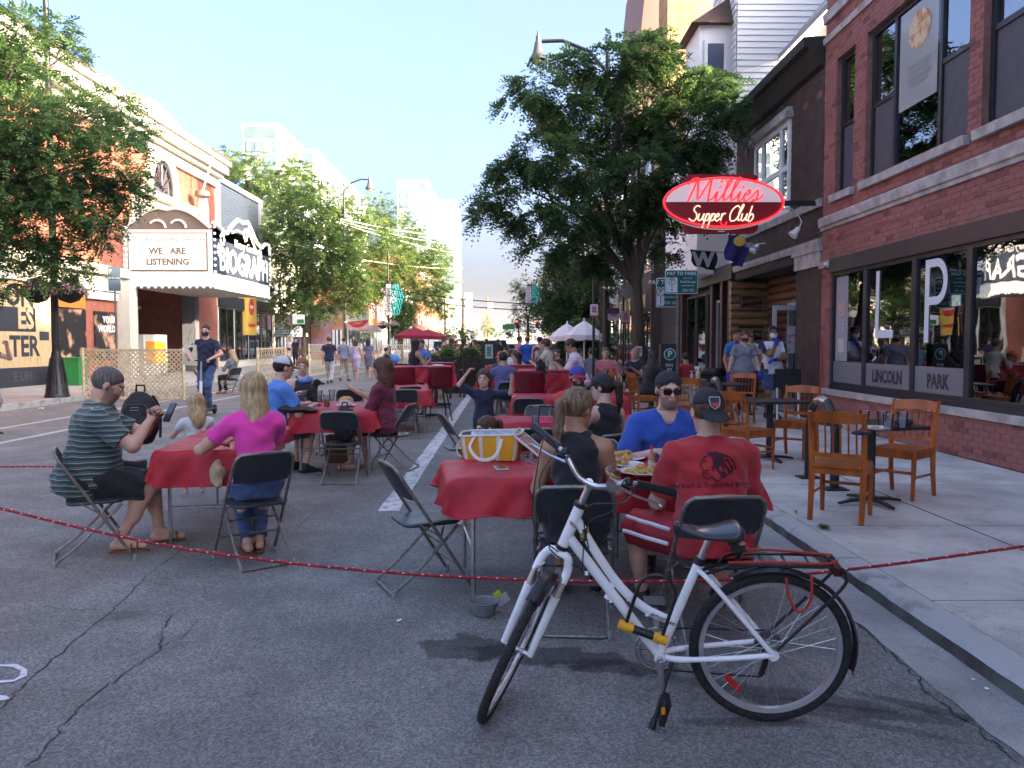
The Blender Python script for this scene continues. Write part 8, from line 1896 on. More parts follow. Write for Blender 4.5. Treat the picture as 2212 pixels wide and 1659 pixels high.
person('bearded man in a red shirt and blue cap with red brim, hand at his chin',(Px(1246,8.9),8.95,0),178,s=1.0,res=.008,lean=24,headpitch=0,headyaw=6,hands=((-.20,.30,.80),(.02,.36,1.0)),poles=((-1,0,-.8),(.7,.3,-1)),feet=sitf(.36),top='tee',topm=cloth('coral_red',(.50,.035,.025)),sleeve=.65,bottom='shorts',botm=DG,shoe='shoe',shoem=SH,hair='short',hairc='dark',beard='dark',cap=([mk('cap_royal',(.02,.05,.32),.7),mk('cap_crimson',(.25,.01,.03),.7),mk('cap_royal2',(.02,.05,.32),.7)],False),curl=(.8,1.2),**SIT)
person('woman in a black baseball cap and black tank top with dark ponytail, in profile',(Px(1316,6.85),6.75,0),32,s=.93,res=.0075,fem=True,lean=10,headyaw=35,headpitch=6,hands=((-.2,.36,.80),(.2,.34,.80)),feet=sitf(.38),top='tank',topm=BK,bottom='shorts',botm=DG,shoe='shoe',shoem=SH,hair='pony',hairc='dark',hlen=.26,skinn='pale',cap=([MT['cap_black']]*3,False),**SIT)
# middle distance
LD=dict(res=.0165,lowdetail=True,eyes=False)
BAR=dict(hz=.84,feet=((-.12,.30,.42),(.12,.30,.42)))
person('woman with long straight black hair in a black tank top on a bar stool',(Px(890,18.4),18.4,0),-48,fem=True,hands=((-.2,.38,1.12),(.15,.38,1.12)),top='tank',topm=BK,bottom='trousers',botm=BK,hair='long',hairc='black',hlen=.42,skinn='tan',lean=10,**BAR,**LD)
person('man in a blue polo shirt leaning on the farther left bar table',(Px(916,20.1),20.1,0),150,hands=((-.12,.3,1.14),(.05,.22,1.42)),top='polo',topm=LB,bottom='shorts',botm=DG,hair='short',hairc='brown',lean=10,hz=.84,feet=((-.12,.30,.42),(.12,.30,.42)),res=.014,lowdetail=False,eyes=False)
person('man in a pale polo shirt and glasses leaning on the bar table',(Px(1256,14.5),14.5,0),82,s=1.05,hands=((-.05,.44,1.14),(.08,.42,1.14)),top='polo',topm=PO,sleeve=.75,bottom='shorts',botm=LB,hair='short',hairc='dark',glasses='clear',skinn='tan',lean=16,headpitch=24,hz=.80,feet=((-.12,.30,.40),(.12,.30,.40)),res=.011,eyes=False,girth=1.1)
person('woman in a cream sleeveless top with her hair up, elbows on the bar table',(Px(1190,17.3),17.3,0),62,fem=True,hands=((-.12,.4,1.12),(.05,.3,1.3)),top='tee',topm=CR,sleeve=.25,bottom='trousers',botm=BK,hair='bun',hairc='brown',lean=12,**BAR,**LD)
person('man in a blue patterned shirt and dark cap with his back to us',(Px(1088,15.7),15.75,0),6,s=1.03,hands=((-.2,.36,.8),(.2,.36,.8)),feet=sitf(.3),top='tee',topm=cloth('blue_pattern',(.05,.07,.20),col2=(.12,.13,.28),vs=40),sleeve=.8,bottom='shorts',botm=DG,hair='short',hairc='dark',cap=([MT['cap_black']]*3,False),lean=8,res=.014,lowdetail=True,eyes=False,**SIT)
person('man in an orange cap and sunglasses at the small red table',(Px(1082,18.4),18.4,0),160,hands=((-.1,.3,.85),(.1,.3,.85)),feet=sitf(.3),top='tee',topm=DG,bottom='shorts',botm=DG,hair='short',hairc='brown',glasses='sun',cap=([mk('cap_orange',(.55,.12,.03),.7)]*3,False),res=.014,lowdetail=False,eyes=False,**SIT)
person('woman with long dark hair in a dark top seated behind the patterned shirt',(Px(1130,18.2),18.2,0),100,fem=True,hands=((-.1,.3,.85),(.1,.3,.85)),feet=sitf(.3),top='tee',topm=BK,bottom='trousers',botm=JN,hair='long',hairc='dark',hlen=.35,lean=12,**SIT,**LD)
person('woman facing us with her hand at her mouth behind the white cups',(Px(1160,21),21,0),180,fem=True,hands=((-.1,.25,.9),(.0,.2,1.22)),feet=sitf(.3),top='tee',topm=BK,bottom='trousers',botm=JN,hair='long',hairc='dark',hlen=.3,res=.014,lowdetail=False,eyes=False,hz=.62)
person('standing man in a blue shirt with a white back print and orange cap',(Px(1139,27),27,0),0,s=1.03,hands=((-.22,.1,.9),(.22,.1,.9)),top='tee',topm=BL,bottom='shorts',botm=DG,hair='short',hairc='brown',cap=([MT['cap_orange']]*3,False),girth=1.15,**LD)
person('man in a pink shirt standing in profile behind the blue shirt with print',(Px(1122,29.5),29.5,0),-70,s=1.06,top='tee',topm=PI,bottom='shorts',botm=DG,hair='short',hairc='dark',**LD)
person('man in a green shirt standing far down the street',(Px(1051,38),38,0),60,top='tee',topm=cloth('green',(.02,.25,.10)),bottom='shorts',botm=DG,hair='short',hairc='dark',s=.98,**LD)
person('person in black standing right of the green shirt',(Px(1076,34),34,0),20,top='tee',topm=BK,bottom='trousers',botm=BK,hair='short',hairc='dark',s=.95,**LD)
person('man in a peach shirt and blue cap standing behind the cream top',(Px(1166,25),25,0),20,top='tee',topm=cloth('peach',(.55,.33,.30)),bottom='shorts',botm=DG,hair='short',hairc='dark',cap=([MT['cap_royal']]*3,False),**LD)
person('man with dark hair in a light grey shirt seated behind the cream top',(Px(1178,20.5),20.5,0),-150,top='tee',topm=cloth('ice_grey',(.30,.36,.42)),bottom='shorts',botm=DG,hair='short',hairc='dark',feet=sitf(.3),hz=.84,**LD)
person('long-haired woman in dark clothes behind the planter, left one',(Px(976,27),27,0),-40,fem=True,top='tee',topm=DG,bottom='trousers',botm=BK,hair='long',hairc='auburn',hlen=.42,feet=sitf(.3,.1,.35),hz=.9,**LD)
person('long-haired woman in a black tank top behind the planter, right one',(Px(1002,28),28,0),-60,fem=True,top='tank',topm=BK,bottom='trousers',botm=BK,hair='long',hairc='dark',hlen=.38,feet=sitf(.3,.1,.35),hz=.9,skinn='light',**LD)
person('man in a dark shirt standing behind the planter, farthest left',(Px(960,32),32,0),-80,top='tee',topm=DG,bottom='trousers',botm=BK,hair='short',hairc='dark',**LD)
person('person seated beside the menu board in a light top',(Px(1026,29),29,0),120,fem=True,top='tank',topm=BK,bottom='shorts',botm=DG,hair='long',hairc='brown',feet=sitf(.3,.1,.35),hz=.85,**LD)
person('woman with dark hair behind the menu board',(Px(1074,27),27,0),80,fem=True,top='tee',topm=BK,bottom='trousers',botm=BK,hair='bob',hairc='dark',feet=sitf(.3),hz=.75,**LD)
person('person in white seated beyond the patterned shirt',(Px(1113,22),22,0),30,top='tee',topm=WH,bottom='shorts',botm=DG,hair='short',hairc='brown',feet=sitf(.3),**SIT,**LD)
# scooter rider
P26=person('man in a navy shirt, black mask and ripped jeans riding a white kick scooter',(Px(446,16.9),16.95,.15),182,s=1.06,res=.0095,hands=((-.21,.33,1.07),(.21,.33,1.07)),poles=((-1,-.3,-.4),(1,-.3,-.4)),feet=((-.07,.06,.08),(.09,-.12,.08)),top='tee',topm=NV,sleeve=.72,bottom='trousers',botm=JN,shoe='shoe',shoem=SH,hair='short',hairc='dark',mask=BK,curl=(1.3,1.3),skinn='pale',hz=.92,hem=-.16)
sc_=P26['root'].location
t=thing('kick_scooter','white and black electric kick scooter under the man in the navy shirt','scooter',(sc_.x,16.95,0),R(182));b=MB();b.prism(rrect(.16,.75,.06),(0,-.05,.10),(1,0,0),(0,1,0),.045);b.build('deck',M_black,t);b=MB();b.tube([(0,.42,.14),(0,.36,.75)],.032,10);b.build('lower_stem',M_white,t,True);b=MB();b.tube([(0,.36,.75),(0,.33,1.16)],.02,8);b.build('upper_stem',mk('stem_grey',(.3,.3,.31),.4),t,True);b=MB();b.tube([(-.28,.33,1.19),(0,.335,1.17),(.28,.33,1.19)],.014,8);b.build('handlebar',M_black,t,True)
for y in (.46,-.45):b=MB();b.tube([(-.022,y,.10),(.022,y,.10)],.10,16);b.build('wheel',MT['tyre_rubber'],t,True)
b=MB();b.tube([(0,.47,.22),(0,.42,.30)],.03,6);b.build('fork',M_black,t)
# tote bag
def bag_mesh(t,pts_lo,pts_hi,m,nm):b=MB();lo=[b.pt(p) for p in pts_lo];hi=[b.pt(p) for p in pts_hi];n=len(lo);b.face(lo[::-1]);b.face(hi);[b.face((lo[i],lo[(i+1)%n],hi[(i+1)%n],hi[i])) for i in range(n)];return b.build(nm,m,t)
t=thing('tote_bag','off-white tote bag hanging from the shoulder of the scooter rider','bag',(sc_.x-.30,16.86,1.08));bag_mesh(t,[(-.17,-.06,.0),(.15,-.07,-.02),(.16,.05,0),(-.16,.05,.0)],[(-.12,-.03,.42),(.13,-.03,.42),(.13,.03,.42),(-.12,.03,.42)],CR,'bag_body');
for y in (-.03,.03):b=MB();b.tube([(-.08,y,.40),(-.02,y,.7),(.09,y+.02,.76),(.08,y,.4)],.014,5);b.build('strap',CR,t)
person('man in a black shirt cut off by the left edge of the picture',(Px(-28,13.2),13.2,0),-80,s=1.05,res=.012,hands=((-.1,.30,1.50),(.22,.1,.9)),top='tee',topm=BK,bottom='shorts',botm=GR,shoe='shoe',shoem=SH,hair='short',hairc='dark',eyes=False)
person('blonde woman in a grey shirt seated across the street beyond the scooter',(Px(503,24),24.05,0),65,fem=True,hands=((-.1,.34,.8),(.1,.34,.8)),feet=sitf(.4),top='tee',topm=GR,sleeve=1.6,bottom='trousers',botm=BK,hair='bob',hairc='blonde',headpitch=25,**SIT,**LD)
WK=dict(feet=((-.09,.22,.08),(.09,-.22,.12)),hands=((-.24,-.02,.86),(.24,.08,.86)))
person('man in a dark navy shirt and pale trousers walking away, leftmost of the four walkers',(Px(712,30),30,0),5,s=1.05,top='tee',topm=NV,bottom='trousers',botm=cloth('pale_trousers',(.42,.43,.42)),shoe='shoe',shoem=SH,hair='short',hairc='brown',res=.013,lowdetail=True,eyes=False,**WK)
person('bearded man in a grey-blue shirt and beige trousers walking away, second walker',(Px(744,31.5),31.5,0),-10,s=1.02,top='tee',sleeve=1.4,topm=cloth('slate_shirt',(.17,.19,.27)),bottom='trousers',botm=KH,shoe='shoe',shoem=SH,hair='short',hairc='dark',res=.013,lowdetail=True,eyes=False,hands=((-.24,-.02,.86),(.24,.08,.86)),feet=((-.09,-.2,.12),(.09,.2,.08)))
person('woman in a lavender dress with long brown hair walking away, third walker',(Px(769,32),32,0),5,s=.95,fem=True,top='tank',topm=LV,hem=-.3,bottom='skirt',botm=LV,blen=1.1,hair='long',hairc='brown',hlen=.32,res=.014,lowdetail=True,eyes=False,**WK)
person('woman in a dark patterned dress walking away, rightmost of the four walkers',(Px(796,33.5),33.5,0),0,s=.97,fem=True,top='tee',topm=cloth('dusk_dress',(.06,.065,.12),col2=(.16,.16,.24),vs=30),hem=-.3,bottom='skirt',botm=MT['cloth_dusk_dress'],blen=1.0,hair='long',hairc='dark',hlen=.3,res=.014,lowdetail=True,eyes=False,**WK)
person('man in a black shirt seated by a pushchair at the fourth lattice screen',(Px(835,34),34,0),-60,feet=sitf(.4),hands=((-.1,.3,.8),(.1,.3,.8)),top='tee',topm=BK,bottom='shorts',botm=DG,hair='short',hairc='dark',**SIT,**LD)
person('woman in a white dress and orange hair standing by the striped parasols',(Px(626,48),48,.13),150,fem=True,top='tee',topm=WH,bottom='skirt',botm=WH,hair='long',hairc='red',**LD)
person('person in dark clothes and black hat by the striped parasols',(Px(640,46),46,.13),160,top='tee',topm=BK,bottom='trousers',botm=BK,hair='short',hairc='black',cap=([MT['cap_black']]*3,False),**LD)
for k,(px,Y,m,lab) in enumerate(((860,52,WH,'seated diner in white under the crimson parasols, left'),(905,55,GR,'seated diner in grey under the crimson parasols, middle'),(925,53,WH,'seated diner in white under the crimson parasols, right'),(945,58,BK,'seated diner in black right of the crimson parasols'),(960,60,LB,'diner in light blue far down on the left'),(1210,30,BK,'dark-haired diner under the white parasols'),(625,36,KH,'diner in beige behind the lattice screens'))):person(lab,(Px(px,Y),Y,0),40+67*k%360,top='tee',topm=m,bottom='shorts',botm=DG,hair='short',hairc=('dark','brown','blonde')[k%3],feet=sitf(.35),hands=((-.1,.3,.85),(.1,.3,.85)),res=.022,lowdetail=True,eyes=False,fingers=False,**SIT)
# right pavement
person('man in a pink shirt and khaki shorts sitting with legs crossed under the tree',(Px(1309,17.5),17.5,SW),172,s=1.04,hz=.50,hands=((-.2,.2,.6),(.18,.25,.62)),feet=((-.1,.50,.08),(.22,.45,.30)),top='tee',topm=PI,bottom='shorts',botm=KH,shoe='shoe',shoem=SH,hair='short',hairc='grey',res=.012,eyes=False)
person('man in a grey shirt seated with his back to us left of the pink shirt',(Px(1278,20),20,SW),10,hz=.50,feet=sitf(.4),hands=((-.2,.3,.8),(.2,.3,.8)),top='tee',topm=GR,bottom='shorts',botm=DG,hair='short',hairc='dark',**LD)
person('long-haired woman in a short black dress seated under the tree',(2.72,15.3,SW),-50,fem=True,hz=.50,feet=((-.1,.40,.08),(.1,.44,.08)),hands=((-.1,.4,.85),(.15,.38,.8)),lean=14,top='tee',topm=BK,bottom='shorts',botm=BK,blen=.6,shoe='sandal',shoem=BS,hair='long',hairc='dark',hlen=.38,headpitch=20,res=.011,eyes=False)
person('bald man in an olive shirt and shorts opposite the woman in black',(3.42,16.9,SW),125,hz=.50,feet=sitf(.4),hands=((-.1,.36,.85),(.12,.36,.85)),top='tee',topm=cloth('olive',(.07,.065,.05)),bottom='shorts',botm=KH,hair='bald',headpitch=20,res=.013,eyes=False)
person('blonde woman in a dark blue top seated beyond the woman in black',(2.9,18.0,SW),150,fem=True,hz=.50,feet=sitf(.4),hands=((-.1,.36,.85),(.12,.36,.85)),top='tee',topm=NV,bottom='shorts',botm=DG,hair='long',hairc='blonde',**LD)
person('dark-haired person in a red shirt behind the barrel, back to us',(Px(1482,17),17,SW),10,s=.9,hz=.50,feet=sitf(.4),hands=((-.2,.3,.8),(.2,.3,.8)),top='tee',topm=RD,bottom='shorts',botm=DG,hair='short',hairc='dark',**LD)
person('man in a bright blue polo and salmon shorts covering his mouth, by the doorway',(Px(1591,16.6),16.6,SW),190,s=.97,hands=((.02,.17,1.48),(.22,.06,.86)),poles=((-.8,.3,-1),(.6,-.5,-.8)),top='polo',topm=cloth('azure',(.02,.16,.42)),bottom='shorts',botm=PI,shoe='shoe',shoem=SH,hair='short',hairc='black',skinn='tan',res=.011)
person('woman with brown hair and sunglasses standing behind the grey shirt',(Px(1622,16.3),16.3,SW),178,s=.94,fem=True,top='tee',topm=WH,bottom='trousers',botm=BK,hair='bob',hairc='auburn',hlen=.15,glasses='sun',skinn='tan',res=.012,hands=((-.2,.05,.86),(.2,.05,.86)))
person('woman in a grey V-neck shirt, black trousers, dark mask and blue gloves',(Px(1608,14.7),14.7,SW),176,s=.90,fem=True,girth=1.18,hands=((-.26,.14,.88),(.30,.0,.80)),top='vneck',topm=cloth('mid_grey',(.19,.19,.22)),bottom='trousers',botm=BK,shoe='shoe',shoem=SH,hair='bun',hairc='auburn',mask=cloth('brown_mask',(.05,.02,.018)),gloves=GLV,res=.0095,skinn='light',headyaw=5)
person('man in a white and navy raglan shirt, white mask, blue gloves and ripped denim shorts',(Px(1669,15.0),15.0,SW),184,s=1.02,girth=1.12,hands=((.06,.28,1.12),(-.0,.16,1.42)),poles=((-1.1,.0,-.6),(1,-.1,-1)),curl=(.5,.7),top='raglan',topm=[WH,NV],sleeve=.62,bottom='shorts',botm=JN,blen=.85,shoe='shoe',shoem=SH,hair='short',hairc='black',mask=mk('surgical_mask',(.62,.66,.70),.6),gloves=GLV,skinn='brown',res=.0085)
# prints on the red shirt: profile head with feathers, and the line below it
from mathutils.bvhtree import BVHTree
def project(P,obj,pts,off=.004):
 """points given in shirt-back coordinates (x to the right, z up, metres, around the shoulder blades) dropped on the cloth"""
 bv=BVHTree.FromPolygons([v.co for v in obj.data.vertices],[tuple(p.vertices) for p in obj.data.polygons]);c=P['S']-P['u']*.105*P['s']+P['u']*0;out=[]
 for x,z in pts:
  o=c+P['xa']*x+P['u']*z-P['fw']*.6;h=bv.ray_cast(o,P['fw']);out.append((h[0] if h[0] else o+P['fw']*.45)-P['fw']*off)
 return out
sh_=[o for o in P10['root'].children if o.name.startswith('shirt')][0]
M_print=mk('shirt_print',(.045,.008,.016),.8)
def pline(pts,w_=.003,closed=False):
 P=smoothp([(x,0,z) for x,z in pts],3);pr=project(P10,sh_,[(q.x,q.z) for q in P]);b=MB();b.tube(pr,w_,4,closed);b.build('shirt_print',M_print,P10['root'])
def fillp(pts,step=.006):
 zs=[p[1] for p in pts];z=min(zs)+step/2;b=MB()
 while z<max(zs):
  xs=[]
  for i in range(len(pts)):
   (x0,z0),(x1,z1)=pts[i],pts[(i+1)%len(pts)]
   if (z0<=z)!=(z1<=z):xs.append(x0+(z-z0)/(z1-z0)*(x1-x0))
  xs.sort()
  for a,c in zip(xs[::2],xs[1::2]):
   n=max(1,int((c-a)/.02));q=project(P10,sh_,[(a+(c-a)*k/n,z-step/2) for k in range(n+1)]);r_=project(P10,sh_,[(a+(c-a)*k/n,z+step/2) for k in range(n+1)])
   for k in range(n):b.quad(q[k],q[k+1],r_[k+1],r_[k])
  z+=step
 b.build('shirt_print',M_print,P10['root'])
k_=4.0/FPX/2.073*1.0/1.0/1.823*1.823
k_=1/2.073/1.823*3.75/FPX
def S2(x,y):return ((x-950)*k_,(1190-y)*k_)
pline([S2(*q) for q in ((860,1115),(820,1140),(800,1180),(790,1215),(810,1240),(805,1275),(820,1310),(860,1320),(880,1300),(895,1330),(940,1345),(975,1310))])
pline([S2(*q) for q in ((820,1165),(850,1160))]);pline([S2(*q) for q in ((825,1250),(850,1248))]);pline([S2(*q) for q in ((825,1275),(855,1280))]);pline([S2(*q) for q in ((885,1215),(905,1240),(895,1260))])
fillp([S2(*q) for q in ((855,1095),(880,1078),(940,1080),(1000,1100),(1030,1120),(990,1140),(985,1180),(960,1210),(950,1240),(1000,1280),(1025,1310),(975,1318),(935,1260),(905,1200),(895,1140),(870,1115))])
for q in (((1010,1110),(1060,1140),(1100,1190),(1118,1230),(1095,1235),(1060,1190),(1020,1130)),((990,1150),(1040,1170),(1075,1230),(1070,1275),(1040,1230),(1000,1180)),((980,1190),(1020,1230),(1045,1280),(1020,1290),(990,1250))):pline([S2(*w_) for w_ in q+q[:1]])
cu=bpy.data.curves.new('t','FONT');cu.body='What a Beautiful BUZZ.';cu.size=.044;cu.align_x='CENTER';cu.resolution_u=1;to=bpy.data.objects.new('t',cu);COL.objects.link(to);bpy.context.view_layer.update();me=bpy.data.meshes.new_from_object(to.evaluated_get(bpy.context.evaluated_depsgraph_get()));bpy.data.objects.remove(to)
q=project(P10,sh_,[(v.co.x*1.0-.0+(S2(940,0)[0]),v.co.y*.9+S2(0,1400)[1]) for v in me.vertices],.0045)
for v,p in zip(me.vertices,q):v.co=p
me.materials.clear();me.materials.append(M_print);o=bpy.data.objects.new('shirt_print',me);COL.objects.link(o);o.parent=P10['root']
# cap patch, cap letters
HM=P10['HM'];b=MB(HM);n_=16
def cpt(x,z,e=0):yy=-.014-.106*math.sqrt(max(0,1-(x/.086)**2-((z-.04)/.088)**2))-.004-e;return (x,yy,z)
pat=[(-.026,.058),(.026,.058),(.028,.04),(.022,.012),(0,-.004),(-.022,.012),(-.028,.04)]
b.poly([cpt(x,max(z,.0),.006 if z>.03 else .010) for x,z in pat][::-1]);b.build('cap_patch',mk('patch_dark',(.04,.04,.05),.6),P10['root']);b=MB(HM);b.tube([cpt(x,z,.008 if z>.03 else .012) for x,z in pat],.0022,5,True);b.build('patch_border',M_signw,P10['root']);b=MB(HM);b.poly([cpt(x,z,.012) for x,z in ((-.02,.026),(.02,.026),(.012,.012),(0,.004),(-.012,.012))][::-1]);b.build('patch_emblem',mk('patch_red',(.6,.06,.08),.5),P10['root'])
# white side stripes of the basketball shorts
bs_=[o for o in P10['root'].children if o.name.startswith('shorts')][0];bv=BVHTree.FromPolygons([v.co for v in bs_.data.vertices],[tuple(p.vertices) for p in bs_.data.polygons])
for dz in (-.03,.045):
 pts=[]
 for k in range(14):
  f=k/13;base=P10['hip']+Vector((-.10,0,0));tip=Vector((-.36,.36,.53));c=base.lerp(tip,.25+.72*f)+Vector((-.0,0,dz));o_=c+Vector((-.5,-.5,0));h=bv.ray_cast(o_,Vector((1,1,0)).normalized())
  if h[0]:pts.append(h[0]-Vector((.003,.003,0)))
 if len(pts)>3:b=MB();b.tube(pts,.011,5);b.build('white_stripe',WH,P10['root'])
 # ================= things on tables, bags, dogs, rope =================
def foodpile(par,c,n,r,h,m,nm,ll=.05,seed=1,tube=True):
 rg=random.Random(seed);b=MB()
 for k in range(n):
  a,d=rg.uniform(0,6.28),r*rg.random()**.6;p=Vector(c)+Vector((d*math.cos(a),d*math.sin(a),rg.uniform(.004,h*(1-.7*d/r))));u=Vector((rg.uniform(-1,1),rg.uniform(-1,1),rg.uniform(-.35,.35))).normalized()*ll*rg.uniform(.6,1)
  if tube:b.tube([p-u*.5,p+u*.5],.0042,4)
  else:b.ball(p,(ll*rg.uniform(.5,.8),ll*rg.uniform(.3,.45),ll*.33),7,5,rot=Matrix.Rotation(a,3,'Z'))
 return b.build(nm,m,par,not tube,kind='stuff')
M_fry=mk('french_fries',(.62,.40,.10),.6,var=.25,vs=30);M_fried=mk('fried_batter',(.42,.20,.05),.7,col2=(.62,.36,.12),vs=30,bump=1.0,bs=60)
def platter(px,py,r,lab,fries,fried,seed):
 p=G(px,py,.75);t=thing('plate_of_food',lab,'plate',p);plate((0,0,0),r,'',None,t)
 if fries:foodpile(t,(-.03,-.02,.015),60,r*.6,.035,M_fry,'french_fries',.06,seed)
 if fried:foodpile(t,(.04 if fries else 0,.03,.022),9,r*.5,.05,M_fried,'fried_fish',.05,seed+1,False)
platter(1393,1024,.165,'white plate of fries and fried chicken in front of the red shirt',True,True,1);platter(1345,994,.15,'white plate piled with fried fish behind the first plate',False,True,5);platter(1352,1008,.12,'plate with fried pieces between the two big plates',False,True,8);platter(1490,985,.12,'plate in front of the bearded man in blue',True,False,11)
def bottle(px,py,r,h,body,capm,lab,liquid=None):
 p=G(px,py,.75);t=thing('sauce_bottle',lab,'bottle',p);b=MB();b.lathe([(r,0),(r,h*.5),(r*.8,h*.6),(r*.38,h*.72),(r*.34,h*.86)],(0,0,0),14);b.build('bottle_body',body,t,True);b=MB();b.lathe([(r*.42,h*.86),(r*.42,h)],(0,0,0),10);b.build('bottle_cap',capm,t,True)
 b=MB();b.lathe([(r+.0008,h*.12),(r+.0008,h*.40)],(0,0,0),14,cap=False);b.build('bottle_label',liquid or M_signw,t,True)
 return t
bottle(1434,1028,.028,.20,mk('vinegar_dark',(.03,.012,.01),.12),M_black,'dark malt vinegar bottle with black cap on the front table',mk('vinegar_label',(.04,.03,.03),.5))
bt=[o for o in COL.objects if o.name.startswith('sauce_bottle')][0];text('HEINZ',.016,(0,-.030,.062),(1,0,0),(0,0,1),M_signw,bt);text('MALT',.014,(0,-.030,.04),(1,0,0),(0,0,1),M_sr,bt)
bottle(1407,1014,.022,.15,mk('hot_sauce',(.45,.2,.12),.2),mk('cap_red_plastic',(.6,.05,.02),.4),'small hot sauce bottle with red cap on the front table',mk('label_cream',(.5,.45,.36),.5));bottle(1488,1008,.022,.10,M_white,M_white,'small white shaker on the front table beside the blue shirt')
def tc(px,py,lab,h=.13,r=.043,liq=None,z=.75,lev=.5,m=None):p=G(px,py,z);return cup(p,lab,h,r,liq,level=lev)
tc(1455,1000,'clear plastic cup by the bearded man in blue',liq=M_ice)
p=G(1082,1012,.75);t=thing('phone','white phone lying beside the yellow cooler bag','phone',p,R(10));b=MB();b.prism(rrect(.075,.15,.01),(0,0,.002),(1,0,0),(0,1,0),.008);b.build('phone_body',M_signw,t);b=MB();b.prism(rrect(.068,.135,.008),(0,0,.0105),(1,0,0),(0,1,0),.001);b.build('phone_screen',mk('screen_dark',(.05,.03,.035),.1),t)
p=G(1148,1000,.75);t=thing('fork','steel fork lying by the cooler bag','fork',p,R(20));b=MB();b.box((-.004,-.10,.002),(.004,.03,.005));[b.box((-.011+k*.006,.03,.002),(-.008+k*.006,.08,.005)) for k in range(4)];b.box((-.011,.025,.002),(.010,.031,.005));b.build('fork_body',M_steel,t)
# sunglasses & dark pouch
p=G(1165,965,.75);b=MB();b.ball(p+Vector((0,0,.05)),(.09,.06,.06),12,8);o=b.build('black_pouch',mk('pouch',(.015,.015,.018),.6,bump=.6,bs=30),None,True);tag(o,'small black pouch on the front table behind the cooler bag','pouch')
# cooler bag
p=G(1062,990,.75);t=thing('cooler_bag','yellow and white striped cooler bag, open, with silver lining, on the front table','bag',p,R(-14));My=mk('bag_yellow',(.68,.34,.02),.6,bump=.2,bs=80);Mwb=mk('bag_white',(.62,.60,.56),.6);Mli=mk('silver_lining',(.35,.37,.40),.22,metal=.8,bump=.9,bs=22)
L0,D0,H0=.41,.20,.185;out=rrect(L0,D0,.05,3);n=len(out);per=[]
for k in range(n):
 (x0,y0),(x1,y1)=out[k],out[(k+1)%n];seg=math.hypot(x1-x0,y1-y0);m_=max(1,round(seg/.024))
 for j in range(m_):per.append((x0+(x1-x0)*j/m_,y0+(y1-y0)*j/m_))
acc=0;b=MB();nn=len(per)
lo=[b.pt((x*.92,y*.92,.0)) for x,y in per];md=[b.pt((x*1.02,y*1.03,.10)) for x,y in per];hi=[b.pt((x*1.05,y*1.08,H0+.02*(x/L0)-.015*(y<0))) for x,y in per]
for k in range(nn):
 b.cur=1 if (k%5)==0 else 0
 j=(k+1)%nn;b.face((lo[k],lo[j],md[j],md[k]));b.face((md[k],md[j],hi[j],hi[k]))
b.cur=0;b.face(lo[::-1]);b.build('bag_body',[My,Mwb],t,True)
b=MB();hi2=[b.pt((x*1.02,y*1.03,H0+.02*(x/L0)-.015*(y<0)-.004)) for x,y in per];l2=[b.pt((x*.85,y*.8,.05)) for x,y in per]
for k in range(nn):j=(k+1)%nn;b.face((hi2[j],hi2[k],l2[k],l2[j]))
b.face(l2);b.build('lining',Mli,t,True)
b=MB();b.tube([(x*1.05,y*1.08,H0+.02*(x/L0)-.015*(y<0)) for x,y in per],.007,6,True);b.build('rim',Mwb,t,True)
b=MB();R_=[(.17,.10,H0+.01),(.17,-.10,H0-.01),(.36,-.10,.03),(.37,.08,.04)];b.quad(*R_);b.quad(*[Vector(q)+Vector((0,0,.012)) for q in R_[::-1]]);lid=b.build('lid',Mli,t);b=MB();b.tube([Vector(q)+Vector((0,0,.006)) for q in R_],.008,6,True);b.build('lid_piping',Mwb,lid)
for y in (-1,1):b=MB();b.tube(smoothp([(-.09,y*.105,.16),(-.11,y*.16,.09),(-.03,y*.20,.02 if y<0 else .05),(.07,y*.18,.04),(.10,y*.105,.15)]),.012,5,sx=.35);b.build('handle',Mwb,t,True)
b=MB();b.tube(smoothp([(-.19,0,.15),(-.235,-.01,.10),(-.24,-.03,.03),(-.2,-.05,.01)]),.012,5,sx=.35);b.build('side_strap',Mwb,t,True)
# cups and food on the middle left table
for k,(px,py,liq,lab,lev) in enumerate(((660,868,M_ice,'clear cup left of the pair on the middle left table',.4),(690,868,M_lemon,'tall clear cup of pale drink on the middle left table',.6),(706,879,M_beer,'clear cup of amber beer on the middle left table',.6),(650,878,M_ice,'clear cup in front with ice water on the middle left table',.5),(717,866,None,'empty clear cup behind the beer on the middle left table',.5))):tc(px,py,lab,.15,.045,liq,lev=lev)
p=G(748,878,.75);t=thing('bowl_with_bun','white bowl holding a round bun on a saucer, middle left table','bowl',p);plate((0,0,0),.13,'',None,t);b=MB();b.lathe([(.05,.012),(.085,.03),(.095,.085),(.089,.085),(.078,.035)],(0,0,0),20);b.build('bowl',mk('white_china'),t,True);b=MB();b.ball((0,0,.085),(.088,.088,.045),14,8);b.build('bun',mk('bun_crust',(.55,.30,.09),.5,var=.2,vs=20),t,True)
p=G(640,890,.75);b=MB();b.ball(p+Vector((-.02,0,.035)),(.22,.10,.05),14,8);b.ball(p+Vector((.12,.02,.02)),(.14,.09,.03),10,6);o=b.build('dark_handbag',mk('brown_black_leather',(.03,.018,.016),.45,bump=.7,bs=25),None,True);tag(o,'slumped dark leather bag on the middle left table','bag')
tc(1157,915,'clear cup half full of lemonade, left of the pink wrappers',.17,.048,M_lemon,lev=.45);tc(1203,912,'clear cup nearly full of pink lemonade, right of the pink wrappers',.17,.05,M_lemon,lev=.8)
